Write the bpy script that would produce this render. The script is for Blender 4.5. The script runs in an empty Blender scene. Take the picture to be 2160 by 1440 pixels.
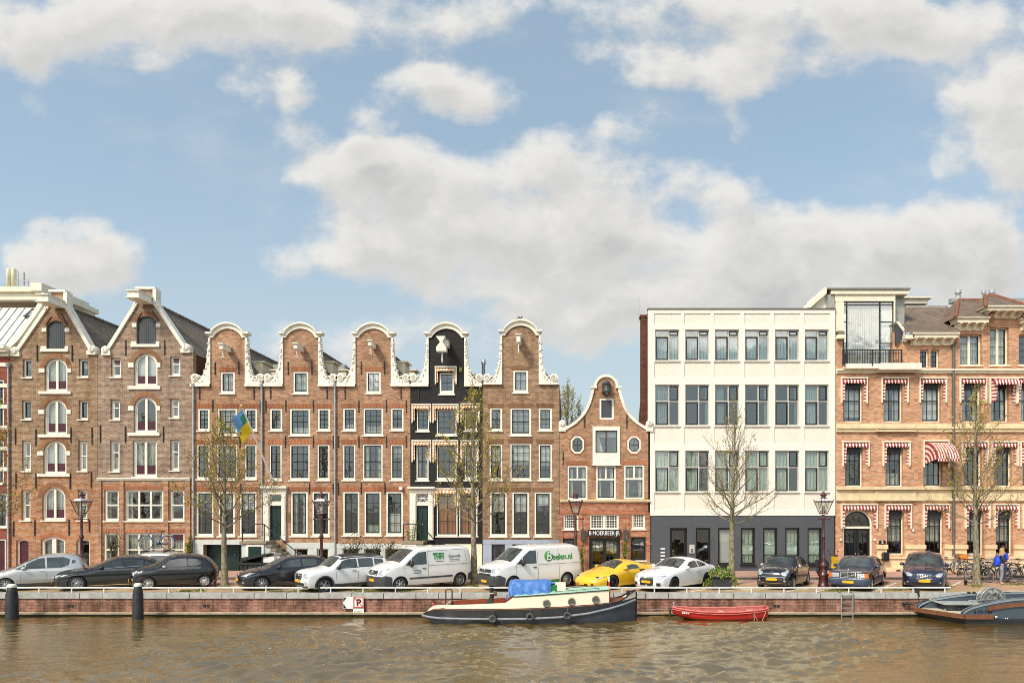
import bpy, bmesh, math, random
import numpy as np
from mathutils import Vector, Matrix
from mathutils.geometry import tessellate_polygon, delaunay_2d_cdt
S = bpy.context.scene
COL = S.collection
PI = math.pi
# the camera: level, 25 mm, 3.8 m above the street; sizes below were measured on the photo and turned into metres on the plane they lie on
F, CX, HY, H = 1500.0, 1200.0, 1069.0, 3.8
YB = 41.0            # the building line
YQ = 31.25           # the quay edge
ZW = -1.0            # the water
def X(px, Y=YB): return (px - CX) * Y / F
def Z(py, Y=YB): return H - (py - HY) * Y / F
def ground_pt(px, py):
 Y = H * F / (py - HY)
 return X(px, Y), Y
def R(d): return math.radians(d)
def wloc(o):
 v = Vector((0, 0, 0))
 while o is not None:
  v = v + o.location; o = o.parent
 return v
def tag(o, label=None, cat=None, group=None, kind=None):
 if label: o['label'] = label
 if cat: o['category'] = cat
 if group: o['group'] = group
 if kind: o['kind'] = kind
 return o
def empty(name, loc=(0, 0, 0), rz=0.0, label=None, cat=None, group=None):
 o = bpy.data.objects.new(name, None)
 COL.objects.link(o)
 o.location = loc; o.rotation_euler = (0, 0, rz)
 o.empty_display_size = .2
 return tag(o, label, cat, group)
class MB:
 """collects shapes; build() links them as one mesh object"""
 def __init__(s): s.v = []; s.f = []; s.m = []; s.s = []
 def add(s, vs, fs, mi=0, smooth=False):
  n = len(s.v)
  s.v.extend([tuple(p) for p in vs])
  for q in fs:
   s.f.append(tuple(i + n for i in q)); s.m.append(mi); s.s.append(smooth)
  return s
 def box(s, x0, x1, y0, y1, z0, z1, mi=0):
  if x0 > x1: x0, x1 = x1, x0
  if y0 > y1: y0, y1 = y1, y0
  if z0 > z1: z0, z1 = z1, z0
  return s.add([(x0,y0,z0),(x1,y0,z0),(x1,y1,z0),(x0,y1,z0),(x0,y0,z1),(x1,y0,z1),(x1,y1,z1),(x0,y1,z1)],
     [(0,3,2,1),(4,5,6,7),(0,1,5,4),(1,2,6,5),(2,3,7,6),(3,0,4,7)], mi)
 def obox(s, c, sx, sy, sz, rx=0, ry=0, rz=0, mi=0):
  M = Matrix.Translation(c) @ Matrix.Rotation(rz, 4, 'Z') @ Matrix.Rotation(ry, 4, 'Y') @ Matrix.Rotation(rx, 4, 'X')
  t = MB().box(-sx/2, sx/2, -sy/2, sy/2, -sz/2, sz/2)
  return s.add([M @ Vector(p) for p in t.v], t.f, mi)
 def quad(s, a, b, c, d, mi=0): return s.add([a, b, c, d], [(0, 1, 2, 3)], mi)
 def prism(s, poly, y0, y1, mi=0, side_mi=None):
  """polygon in x-z, extruded from y0 (front) to y1"""
  n = len(poly)
  a = sum(poly[i][0]*poly[(i+1) % n][1] - poly[(i+1) % n][0]*poly[i][1] for i in range(n))
  if a < 0: poly = poly[::-1]
  vs = [(x, y0, z) for x, z in poly] + [(x, y1, z) for x, z in poly]
  s.add(vs, [tuple(range(n)), tuple(range(2*n-1, n-1, -1))], mi)
  s.add(vs, [(i, i+n, (i+1) % n+n, (i+1) % n) for i in range(n)], mi if side_mi is None else side_mi)
  return s
 def ring(s, out, inn, y0, y1, mi=0):
  """frame between two outlines with the same number of points"""
  n = len(out)
  a = sum(out[i][0]*out[(i+1) % n][1] - out[(i+1) % n][0]*out[i][1] for i in range(n))
  if a < 0: out = out[::-1]; inn = inn[::-1]
  vs = [(x, y0, z) for x, z in out] + [(x, y0, z) for x, z in inn] + [(x, y1, z) for x, z in out] + [(x, y1, z) for x, z in inn]
  fs = []
  for i in range(n):
   j = (i+1) % n
   fs += [(i, j, j+n, i+n), (i+n, j+n, j+3*n, i+3*n), (i, i+2*n, j+2*n, j), (i+2*n, i+3*n, j+3*n, j+2*n)]
  return s.add(vs, fs, mi)
 def tube(s, pts, r, n=6, mi=0, smooth=True, cap=True):
  pts = [Vector(p) for p in pts]
  rs = r if isinstance(r, (list, tuple)) else [r]*len(pts)
  vs, fs = [], []
  up = None
  for i, p in enumerate(pts):
   d = (pts[min(i+1, len(pts)-1)] - pts[max(i-1, 0)])
   if d.length < 1e-9: d = Vector((0, 0, 1))
   d.normalize()
   if up is None:
    up = d.orthogonal().normalized()
   else:
    up = up - d*up.dot(d)
    up = up.normalized() if up.length > 1e-6 else d.orthogonal().normalized()
   w = d.cross(up)
   for k in range(n):
    a = 2*PI*k/n
    vs.append(p + (up*math.cos(a) + w*math.sin(a))*rs[i])
  for i in range(len(pts)-1):
   for k in range(n):
    fs.append((i*n+k, i*n+(k+1) % n, (i+1)*n+(k+1) % n, (i+1)*n+k))
  s.add(vs, fs, mi, smooth)
  if cap:
   s.add(vs[:n], [tuple(range(n-1, -1, -1))], mi); s.add(vs[-n:], [tuple(range(n))], mi)
  return s
 def lathe(s, prof, c=(0, 0, 0), n=16, mi=0, axis='Z', smooth=True, a0=0.0):
  vs, fs = [], []
  for r, h in prof:
   for k in range(n):
    a = a0 + 2*PI*k/n
    u, w = r*math.cos(a), r*math.sin(a)
    p = (u, w, h) if axis == 'Z' else ((u, h, w) if axis == 'Y' else (h, u, w))
    vs.append((p[0]+c[0], p[1]+c[1], p[2]+c[2]))
  for i in range(len(prof)-1):
   for k in range(n):
    q = (i*n+k, i*n+(k+1) % n, (i+1)*n+(k+1) % n, (i+1)*n+k)
    fs.append(q if axis != 'Y' else q[::-1])
  return s.add(vs, fs, mi, smooth)
 def ball(s, c, rx, ry, rz, n=8, m=6, mi=0):
  vs, fs = [], []
  for i in range(m+1):
   t = PI*i/m
   for k in range(n):
    a = 2*PI*k/n
    vs.append((c[0]+rx*math.sin(t)*math.cos(a), c[1]+ry*math.sin(t)*math.sin(a), c[2]-rz*math.cos(t)))
  for i in range(m):
   for k in range(n):
    fs.append((i*n+k, i*n+(k+1) % n, (i+1)*n+(k+1) % n, (i+1)*n+k))
  return s.add(vs, fs, mi, True)
 def loft(s, secs, mi=0, smooth=True, closed=False):
  """secs: equal-length point rows; mi may be a list, one per strip"""
  n = len(secs[0])
  vs = [p for q in secs for p in q]
  for k in range(n if closed else n-1):
   k2 = (k+1) % n
   fs = [(i*n+k, i*n+k2, (i+1)*n+k2, (i+1)*n+k) for i in range(len(secs)-1)]
   if k == 0: base = len(s.v); s.v.extend([tuple(p) for p in vs])
   for q in fs:
    s.f.append(tuple(i+base for i in q)); s.m.append(mi[k] if isinstance(mi, (list, tuple)) else mi); s.s.append(smooth)
  return s
 def xf(s, M):
  s.v = [tuple(M @ Vector(p)) for p in s.v]; return s
 def mesh(s, name, mats, off=(0, 0, 0), fix=False):
  me = bpy.data.meshes.new(name)
  ox, oy, oz = off
  me.from_pydata([(x-ox, y-oy, z-oz) for x, y, z in s.v], [], s.f)
  for m in (mats if isinstance(mats, (list, tuple)) else [mats]): me.materials.append(m)
  me.polygons.foreach_set('material_index', s.m)
  me.polygons.foreach_set('use_smooth', s.s)
  if fix:
   bm = bmesh.new(); bm.from_mesh(me)
   bmesh.ops.remove_doubles(bm, verts=bm.verts, dist=1e-5)
   bmesh.ops.recalc_face_normals(bm, faces=bm.faces); bm.to_mesh(me); bm.free()
  me.update()
  return me
 def build(s, name, mats, parent=None, local=False, loc=None, fix=False, bevel=0):
  """world coordinates (or the parent's when local) -> one linked object"""
  base = Vector((0, 0, 0)) if (parent is None or local) else wloc(parent)
  l = Vector(loc) if loc is not None else Vector((0, 0, 0))
  off = base + l if not local else l
  me = s.mesh(name, mats, off, fix)
  o = bpy.data.objects.new(name, me)
  COL.objects.link(o)
  o.parent = parent
  o.location = l
  if bevel:
   b = o.modifiers.new('edge', 'BEVEL'); b.width = bevel; b.segments = 2; b.limit_method = 'ANGLE'; b.angle_limit = R(40)
  return o
def link_mesh(name, me, parent=None, loc=(0, 0, 0)):
 o = bpy.data.objects.new(name, me); COL.objects.link(o); o.parent = parent; o.location = loc
 return o
def copy_tree(o, parent=None):
 c = o.copy(); COL.objects.link(c); c.parent = parent
 for ch in list(o.children): copy_tree(ch, c)
 return c
def text_mesh(txt, size, depth=.004, bold=0.0, align='CENTER', shear=0.0, sx=1.0):
 cu = bpy.data.curves.new('lettering', 'FONT')
 cu.body = txt; cu.size = size; cu.extrude = depth; cu.offset = bold; cu.align_x = align; cu.align_y = 'CENTER'; cu.shear = shear
 o = bpy.data.objects.new('lettering', cu); COL.objects.link(o)
 dg = bpy.context.evaluated_depsgraph_get()
 me = bpy.data.meshes.new_from_object(o.evaluated_get(dg))
 bpy.data.objects.remove(o); bpy.data.curves.remove(cu)
 vs = [(v.co.x*sx, v.co.y, v.co.z) for v in me.vertices]; fs = [tuple(p.vertices) for p in me.polygons]
 bpy.data.meshes.remove(me)
 return vs, fs
def add_text(mb, txt, size, M, mi=0, **k):
 """lettering in the x-y plane of M"""
 vs, fs = text_mesh(txt, size, **k)
 mb.add([M @ Vector(p) for p in vs], fs, mi)
FRONT = Matrix.Rotation(PI/2, 4, 'X')      # lettering on a wall that faces the canal
def on_front(x, y, z, rz=0.0): return Matrix.Translation((x, y, z)) @ Matrix.Rotation(rz, 4, 'Z') @ FRONT
def arch_poly(x0, z0, x1, z1, rise, n=12):
 """opening outline; rise = height of the arched head"""
 if rise <= 0: return [(x0, z0), (x1, z0), (x1, z1), (x0, z1)]
 w = (x1-x0)/2; cx = (x0+x1)/2; zs = z1-rise
 r = (w*w+rise*rise)/(2*rise); cz = z1-r
 a = math.atan2(zs-cz, w)
 pts = [(x0, z0), (x1, z0)]
 for i in range(n+1):
  t = a + (PI-2*a)*i/n
  pts.append((cx+r*math.cos(t), cz+r*math.sin(t)))
 return pts
def arch_top(x0, x1, z1, rise, x):
 if rise <= 0: return z1
 w = (x1-x0)/2; cx = (x0+x1)/2
 r = (w*w+rise*rise)/(2*rise)
 return z1-r+math.sqrt(max(r*r-(x-cx)**2, 0))
def wall_mesh(mb, outline, holes, y0, y1, mi=0):
 """solid wall in x-z with openings"""
 loops = [outline]+holes
 polys = [[Vector((x, z, 0)) for x, z in lp] for lp in loops]
 tris = tessellate_polygon(polys)
 flat = [p for lp in loops for p in lp]
 n = len(flat)
 vs = [(x, y0, z) for x, z in flat]+[(x, y1, z) for x, z in flat]
 fs = []
 for t in tris:
  a, b, c = (flat[i] for i in t)
  ar = (b[0]-a[0])*(c[1]-a[1])-(c[0]-a[0])*(b[1]-a[1])
  if abs(ar) < 1e-9: continue
  q = tuple(t) if ar > 0 else (t[0], t[2], t[1])
  fs.append(q); fs.append((q[0]+n, q[2]+n, q[1]+n))
 mb.add(vs, fs, mi)
 k = 0
 for li, lp in enumerate(loops):
  m = len(lp)
  a = sum(lp[i][0]*lp[(i+1) % m][1]-lp[(i+1) % m][0]*lp[i][1] for i in range(m))
  ccw = (a > 0) == (li == 0)
  qs = []
  for i in range(m):
   p, q = k+i, k+(i+1) % m
   qs.append((p, p+n, q+n, q) if ccw else (p, q, q+n, p+n))
  mb.add(vs, qs, mi)
  k += m
 return mb
def smooth_line(pts, k=6):
 """Catmull-Rom through the points"""
 P = [Vector((p[0], p[1])) for p in pts]
 out = []
 for i in range(len(P)-1):
  p0, p1, p2, p3 = P[max(i-1, 0)], P[i], P[i+1], P[min(i+2, len(P)-1)]
  for j in range(k):
   t = j/k
   q = .5*((2*p1)+(p2-p0)*t+(2*p0-5*p1+4*p2-p3)*t*t+(3*p1-p0-3*p2+p3)*t**3)
   out.append((q.x, q.y))
 out.append((P[-1].x, P[-1].y))
 return out
def interp(x, xs, ys): return float(np.interp(x, xs, ys))
# ---------------------------------------------------------------- materials
def srgb(r, g, b):
 def f(c):
  c /= 255.0
  return c/12.92 if c <= .04045 else ((c+.055)/1.055)**2.4
 return (f(r), f(g), f(b))
class NT:
 def __init__(s, mat):
  mat.use_nodes = True
  s.t = mat.node_tree; s.t.nodes.clear()
 def n(s, typ, **kw):
  nd = s.t.nodes.new(typ)
  for k, v in kw.items():
   if k.startswith('i_'):
    key = k[2:]
    key = int(key) if key.isdigit() else key.replace('_', ' ')
    s.put(nd, key, v)
   else: setattr(nd, k, v)
  return nd
 def put(s, nd, key, v):
  sock = nd.inputs[key]
  if hasattr(v, 'is_linked') or isinstance(v, bpy.types.NodeSocket): s.t.links.new(v, sock)
  elif isinstance(v, bpy.types.Node): s.t.links.new(v.outputs[0], sock)
  else:
   if isinstance(v, (tuple, list)) and len(v) == 3 and sock.type == 'RGBA': v = (*v, 1)
   sock.default_value = v
 def math(s, op, a, b=None, c=None, clamp=False):
  nd = s.n('ShaderNodeMath', operation=op, use_clamp=clamp)
  s.put(nd, 0, a)
  if b is not None: s.put(nd, 1, b)
  if c is not None: s.put(nd, 2, c)
  return nd.outputs[0]
 def mix(s, fac, a, b, mode='MIX'):
  nd = s.n('ShaderNodeMix', data_type='RGBA', blend_type=mode)
  s.put(nd, 0, fac); s.put(nd, 6, a); s.put(nd, 7, b)
  return nd.outputs[2]
 def smooth(s, x, a, b):
  nd = s.n('ShaderNodeMapRange', interpolation_type='SMOOTHSTEP')
  s.put(nd, 0, x); s.put(nd, 1, a); s.put(nd, 2, b)
  return nd.outputs[0]
 def noise(s, vec, scale, detail=3, rough=.55, out=0, dist=0.0):
  nd = s.n('ShaderNodeTexNoise')
  s.put(nd, 'Vector', vec); nd.inputs['Scale'].default_value = scale
  nd.inputs['Detail'].default_value = detail; nd.inputs['Roughness'].default_value = rough; nd.inputs['Distortion'].default_value = dist
  return nd.outputs[out]
 def pos(s): return s.n('ShaderNodeNewGeometry').outputs['Position']
 def obj(s): return s.n('ShaderNodeTexCoord').outputs['Object']
 def xyz(s, v):
  nd = s.n('ShaderNodeSeparateXYZ'); s.put(nd, 0, v); return nd.outputs
 def comb(s, x=0.0, y=0.0, z=0.0):
  nd = s.n('ShaderNodeCombineXYZ')
  s.put(nd, 0, x); s.put(nd, 1, y); s.put(nd, 2, z); return nd.outputs[0]
 def scale(s, v, k):
  nd = s.n('ShaderNodeVectorMath', operation='MULTIPLY'); s.put(nd, 0, v); s.put(nd, 1, k); return nd.outputs[0]
 def bump(s, h, strength=.3, dist=.01, nrm=None):
  nd = s.n('ShaderNodeBump'); s.put(nd, 'Height', h)
  nd.inputs['Strength'].default_value = strength; nd.inputs['Distance'].default_value = dist
  if nrm is not None: s.put(nd, 'Normal', nrm)
  return nd.outputs[0]
 def principled(s, col, rough=.6, metal=0.0, spec=.5, coat=0.0, normal=None, coat_rough=.03, **kw):
  p = s.n('ShaderNodeBsdfPrincipled')
  s.put(p, 'Base Color', col); s.put(p, 'Roughness', rough); s.put(p, 'Metallic', metal)
  p.inputs['Specular IOR Level'].default_value = spec
  p.inputs['Coat Weight'].default_value = coat; p.inputs['Coat Roughness'].default_value = coat_rough
  if normal is not None: s.put(p, 'Normal', normal)
  for k, v in kw.items(): s.put(p, k.replace('_', ' '), v)
  return p
 def out(s, sh):
  o = s.n('ShaderNodeOutputMaterial')
  s.t.links.new(sh.outputs[0] if isinstance(sh, bpy.types.Node) else sh, o.inputs[0])
MATS = {}
def plain(name, col, rough=.6, metal=0.0, spec=.5, var=.12, scale=3.0, bump=.0, bscale=40, coat=0.0, dirt=0.0, dirtcol=(.12, .1, .08)):
 """one colour with a little unevenness, optional dirt patches and grain"""
 if name in MATS: return MATS[name]
 m = bpy.data.materials.new(name); t = NT(m)
 p = t.pos()
 c = col if len(col) == 3 else col[:3]
 base = c
 if var > 0:
  f = t.noise(p, scale, 4)
  lo = tuple(x*(1-var) for x in c); hi = tuple(min(x*(1+var), .95) for x in c)
  base = t.mix(t.smooth(f, .3, .7), lo, hi)
 if dirt > 0:
  q = t.scale(p, (1.0, 1.0, .35))
  g = t.smooth(t.noise(q, 2.3, 6, .65), .5, .78)
  base = t.mix(t.math('MULTIPLY', g, dirt), base, dirtcol)
 nrm = t.bump(t.noise(p, bscale, 3), bump, .01) if bump > 0 else None
 t.out(t.principled(base, rough, metal, spec, coat, nrm))
 MATS[name] = m
 return m
def brick(name, c1, c2, mortar, dark=.45, zmix=None, bw=.21, bh=.068, mort=.011, stain=.7, wet=.46, rough=.85, patches=.6, horiz=False, algae=None):
 """brickwork in true size; zmix = (height, softness, c1, c2) for a storey of other brick"""
 m = bpy.data.materials.new(name); t = NT(m)
 p = t.pos(); x, y, z = t.xyz(p)
 v = t.comb(t.math('ADD', x, y), z, 0.0) if not horiz else t.comb(x, y, 0.0)
 def br(a, b):
  nd = t.n('ShaderNodeTexBrick', offset=.5)
  t.put(nd, 'Vector', v); t.put(nd, 'Color1', a); t.put(nd, 'Color2', b); t.put(nd, 'Mortar', mortar)
  nd.inputs['Scale'].default_value = 1.0; nd.inputs['Mortar Size'].default_value = mort; nd.inputs['Mortar Smooth'].default_value = .3
  nd.inputs['Brick Width'].default_value = bw; nd.inputs['Row Height'].default_value = bh
  return nd
 b0 = br(c1, c2)
 col = b0.outputs[0]
 if zmix:
  b1 = br(zmix[2], zmix[3])
  h = t.math('ADD', z, t.math('MULTIPLY', t.math('SUBTRACT', t.noise(p, .9, 4), .5), 2.2))
  col = t.mix(t.smooth(h, zmix[0]-zmix[1], zmix[0]+zmix[1]), b1.outputs[0], col)
 # each brick fired a little differently
 cell = t.n('ShaderNodeTexWhiteNoise', noise_dimensions='2D')
 sx = t.n('ShaderNodeVectorMath', operation='FLOOR'); t.put(sx, 0, t.scale(v, (1/bw*1.0, 1/bh, 1)))
 t.put(cell, 'Vector', sx.outputs[0])
 k = t.math('MULTIPLY_ADD', cell.outputs[0], .5, .75)
 mul = t.n('ShaderNodeVectorMath', operation='SCALE'); t.put(mul, 0, col); t.put(mul, 'Scale', k)
 col = mul.outputs[0]
 # weather: broad patches, and soot that runs downward
 a = t.smooth(t.noise(p, .55, 5, .6), .35, .75)
 col = t.mix(t.math('MULTIPLY', a, patches), col, t.mix(1.0, col, (.62, .59, .56), 'MULTIPLY'))
 run = t.smooth(t.noise(t.scale(p, (1.6, 1.6, .35)), 1.1, 6, .7), wet, wet+.3)
 col = t.mix(t.math('MULTIPLY', run, stain), col, t.mix(1.0, col, (dark, dark*.95, dark*.85), 'MULTIPLY'))
 gr = t.smooth(t.noise(p, 1.7, 5, .7), .58, .75)
 col = t.mix(t.math('MULTIPLY', gr, .25), col, t.mix(.5, col, mortar))
 if algae is not None:
  ag = t.smooth(t.math('ADD', z, t.math('MULTIPLY', t.noise(p, 2.4, 5), .35)), algae+.34, algae+.1)
  col = t.mix(t.math('MULTIPLY', ag, .8), col, (.045, .045, .022))
 hs = t.n('ShaderNodeHueSaturation', i_Saturation=.95, i_Value=1.0); t.put(hs, 'Color', col); col = hs.outputs[0]
 nrm = t.bump(b0.outputs[1], -.35, .012)
 t.out(t.principled(col, rough, spec=.25, normal=nrm))
 return m
def tiles(name, c1, c2, cw=.24, rh=.2):
 """pantiles on a roof whose rows run along y"""
 m = bpy.data.materials.new(name); t = NT(m)
 p = t.pos(); x, y, z = t.xyz(p)
 return m, t, p, x, y, z
def tile_mat(name, c1, c2, along='y', cw=.24, rh=.17):
 m, t, p, x, y, z = tiles(name, c1, c2)
 u = y if along == 'y' else x
 fu = t.math('FRACT', t.math('DIVIDE', u, cw)); fz = t.math('FRACT', t.math('DIVIDE', z, rh))
 wave = t.math('SINE', t.math('MULTIPLY', fu, 2*PI))
 hgt = t.math('ADD', t.math('MULTIPLY', wave, .5), t.math('MULTIPLY', fz, -1.2))
 cell = t.n('ShaderNodeTexWhiteNoise', noise_dimensions='2D')
 t.put(cell, 'Vector', t.comb(t.math('FLOOR', t.math('DIVIDE', u, cw)), t.math('FLOOR', t.math('DIVIDE', z, rh)), 0.0))
 col = t.mix(cell.outputs[0], c1, c2)
 edge = t.smooth(fz, .0, .22)
 col = t.mix(edge, t.mix(1.0, col, (.45, .45, .45), 'MULTIPLY'), col)
 moss = t.smooth(t.noise(p, 1.2, 5, .7), .5, .8)
 col = t.mix(t.math('MULTIPLY', moss, .5), col, (.07, .065, .05))
 t.out(t.principled(col, .8, spec=.3, normal=t.bump(hgt, .9, .05)))
 return m
def glass_mat(name, tint=(.75, .8, .78), extra=.06, wob=.004):
 """window glass: you look through it and it mirrors the bank opposite"""
 m = bpy.data.materials.new(name); t = NT(m)
 p = t.pos()
 nrm = t.bump(t.noise(p, 2.2, 1), .25, wob)
 gm = t.n('ShaderNodeNewGeometry')
 dt = t.n('ShaderNodeVectorMath', operation='DOT_PRODUCT'); t.put(dt, 0, gm.outputs['Incoming']); t.put(dt, 1, gm.outputs['Normal'])
 f1 = t.math('SUBTRACT', 1.0, t.math('ABSOLUTE', dt.outputs[1]))
 fac = t.math('MULTIPLY_ADD', t.math('POWER', f1, 5.0), .9, .04+extra, clamp=True)
 tr = t.n('ShaderNodeBsdfTransparent'); t.put(tr, 0, tint)
 gl = t.n('ShaderNodeBsdfGlossy'); gl.inputs['Roughness'].default_value = .015; t.put(gl, 'Color', (.95, .97, .97)); t.put(gl, 'Normal', nrm)
 mx = t.n('ShaderNodeMixShader'); t.put(mx, 0, fac); t.put(mx, 1, tr.outputs[0]); t.put(mx, 2, gl.outputs[0])
 t.out(mx)
 return m
def cloth_mat(name, col, folds=14.0, rough=.9, axis='x', thin=.15):
 m = bpy.data.materials.new(name); t = NT(m)
 p = t.pos(); x, y, z = t.xyz(p)
 w = t.math('SINE', t.math('MULTIPLY', t.math('ADD', x, t.math('MULTIPLY', t.noise(p, 1.5, 2), .25)), folds*2*PI/2.0))
 c = t.mix(t.noise(p, 1.3, 3), tuple(a*.8 for a in col), col)
 t.out(t.principled(c, rough, spec=.1, normal=t.bump(w, .8, .03)))
 return m
def paint(name, col, rough=.35, metal=0.0, coat=1.0, flake=0.0, dust=.12):
 m = bpy.data.materials.new(name); t = NT(m)
 o = t.obj()
 c = t.mix(t.math('MULTIPLY', t.smooth(t.noise(o, 2.2, 5, .7), .45, .8), dust), col, (.35, .33, .3))
 ox, oy, oz = t.xyz(o)
 low = t.smooth(t.math('ADD', oz, t.math('MULTIPLY', t.noise(o, 6, 4), .25)), .62, .28)
 c = t.mix(t.math('MULTIPLY', low, dust*2.2), c, (.22, .2, .17))
 t.out(t.principled(c, rough, metal, .5, coat, t.bump(t.noise(o, 1.3, 1), .06, .02), coat_rough=.04))
 return m
WHITE = plain('white_paint', srgb(238, 232, 216), .5, var=.06, dirt=.22, dirtcol=(.45, .42, .35))
CREAM = plain('cream_paint', srgb(240, 231, 206), .55, var=.06, dirt=.2, dirtcol=(.5, .42, .3))
STONE = plain('pale_stone', srgb(226, 205, 165), .75, var=.1, dirt=.3, dirtcol=(.36, .3, .2), bump=.1)
SANDSTONE = plain('sand_plaster', srgb(238, 208, 165), .8, var=.08, dirt=.22, dirtcol=(.4, .3, .2), bump=.1)
STUCCO = plain('white_carving', srgb(240, 233, 218), .7, var=.1, dirt=.65, dirtcol=(.33, .3, .25), bump=.35, bscale=14)
BLACKP = plain('black_paint', (.012, .013, .014), .35, var=.2)
IRON = plain('black_iron', (.018, .017, .017), .5, var=.2)
DKGREEN = plain('dark_green_paint', (.012, .035, .03), .35, var=.15)
BLUEGREY = plain('slate_paint', (.055, .06, .068), .5, var=.1)
OXBLOOD = plain('oxblood_paint', (.06, .014, .018), .4, var=.15)
GREYBASE = plain('pale_grey_render', srgb(205, 210, 205), .8, var=.07, dirt=.3, dirtcol=(.3, .3, .27), bump=.15)
BLUEBASE = plain('blue_grey_render', srgb(165, 175, 190), .8, var=.07, dirt=.25, dirtcol=(.25, .26, .28), bump=.15)
ZINC = plain('zinc', srgb(172, 176, 176), .55, .15, var=.15, dirt=.3)
LEAD = plain('lead_sheet', srgb(165, 165, 158), .6, .2, var=.15, dirt=.3)
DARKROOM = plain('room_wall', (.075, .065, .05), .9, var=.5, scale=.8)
CHROME = plain('chrome', (.75, .76, .77), .12, 1.0, var=.0)
STEEL = plain('galvanised_steel', (.55, .56, .56), .4, .7, var=.15, dirt=.2)
RUBBER = plain('rubber', (.018, .018, .018), .75, var=.2)
BLACKPL = plain('black_plastic', (.022, .022, .023), .5, var=.2)
GREYPL = plain('grey_plastic', (.055, .057, .06), .55, var=.15)
ALLOY = plain('alloy', (.42, .43, .44), .35, .8, var=.06)
BLACKALLOY = plain('black_alloy', (.02, .02, .022), .3, .3, var=.1)
YELLOWPLATE = plain('yellow_plate', srgb(245, 180, 20), .45, var=.05)
WHITEPL = plain('white_plastic', srgb(235, 235, 230), .4, var=.03)
AMBER = plain('amber_lens', (.85, .2, .02), .2, var=.05)
REDLENS = plain('red_lens', (.45, .01, .012), .15, var=.05, coat=1)
LAMPGLASS = plain('headlamp_glass', (.62, .64, .65), .08, .5, var=.1, scale=20, coat=1)
CARGLASS = plain('car_glass', (.055, .065, .063), .04, spec=.9, var=.5, scale=1.3)
GLASS = glass_mat('window_glass', (.85, .88, .86), .2, .016)
GLASSB = glass_mat('coated_window_glass', (.6, .72, .74), .2)
LAMPPANE = glass_mat('lantern_glass', (.86, .86, .82), .06, .003)
NETC = cloth_mat('net_curtain', srgb(215, 215, 200), 12)
GREENC = cloth_mat('pale_green_curtain', srgb(188, 205, 185), 9)
GREYC = cloth_mat('grey_drape', srgb(190, 185, 178), 16)
BLINDW = plain('white_blind', srgb(226, 226, 218), .8, var=.05)
BLINDG = plain('grey_blind', srgb(175, 178, 175), .8, var=.05)
BLINDD = plain('dark_blind', (.035, .037, .04), .7, var=.1)
PANELRED = plain('dark_red_panel', (.065, .012, .022), .45, var=.15)
BARK = None
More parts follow.
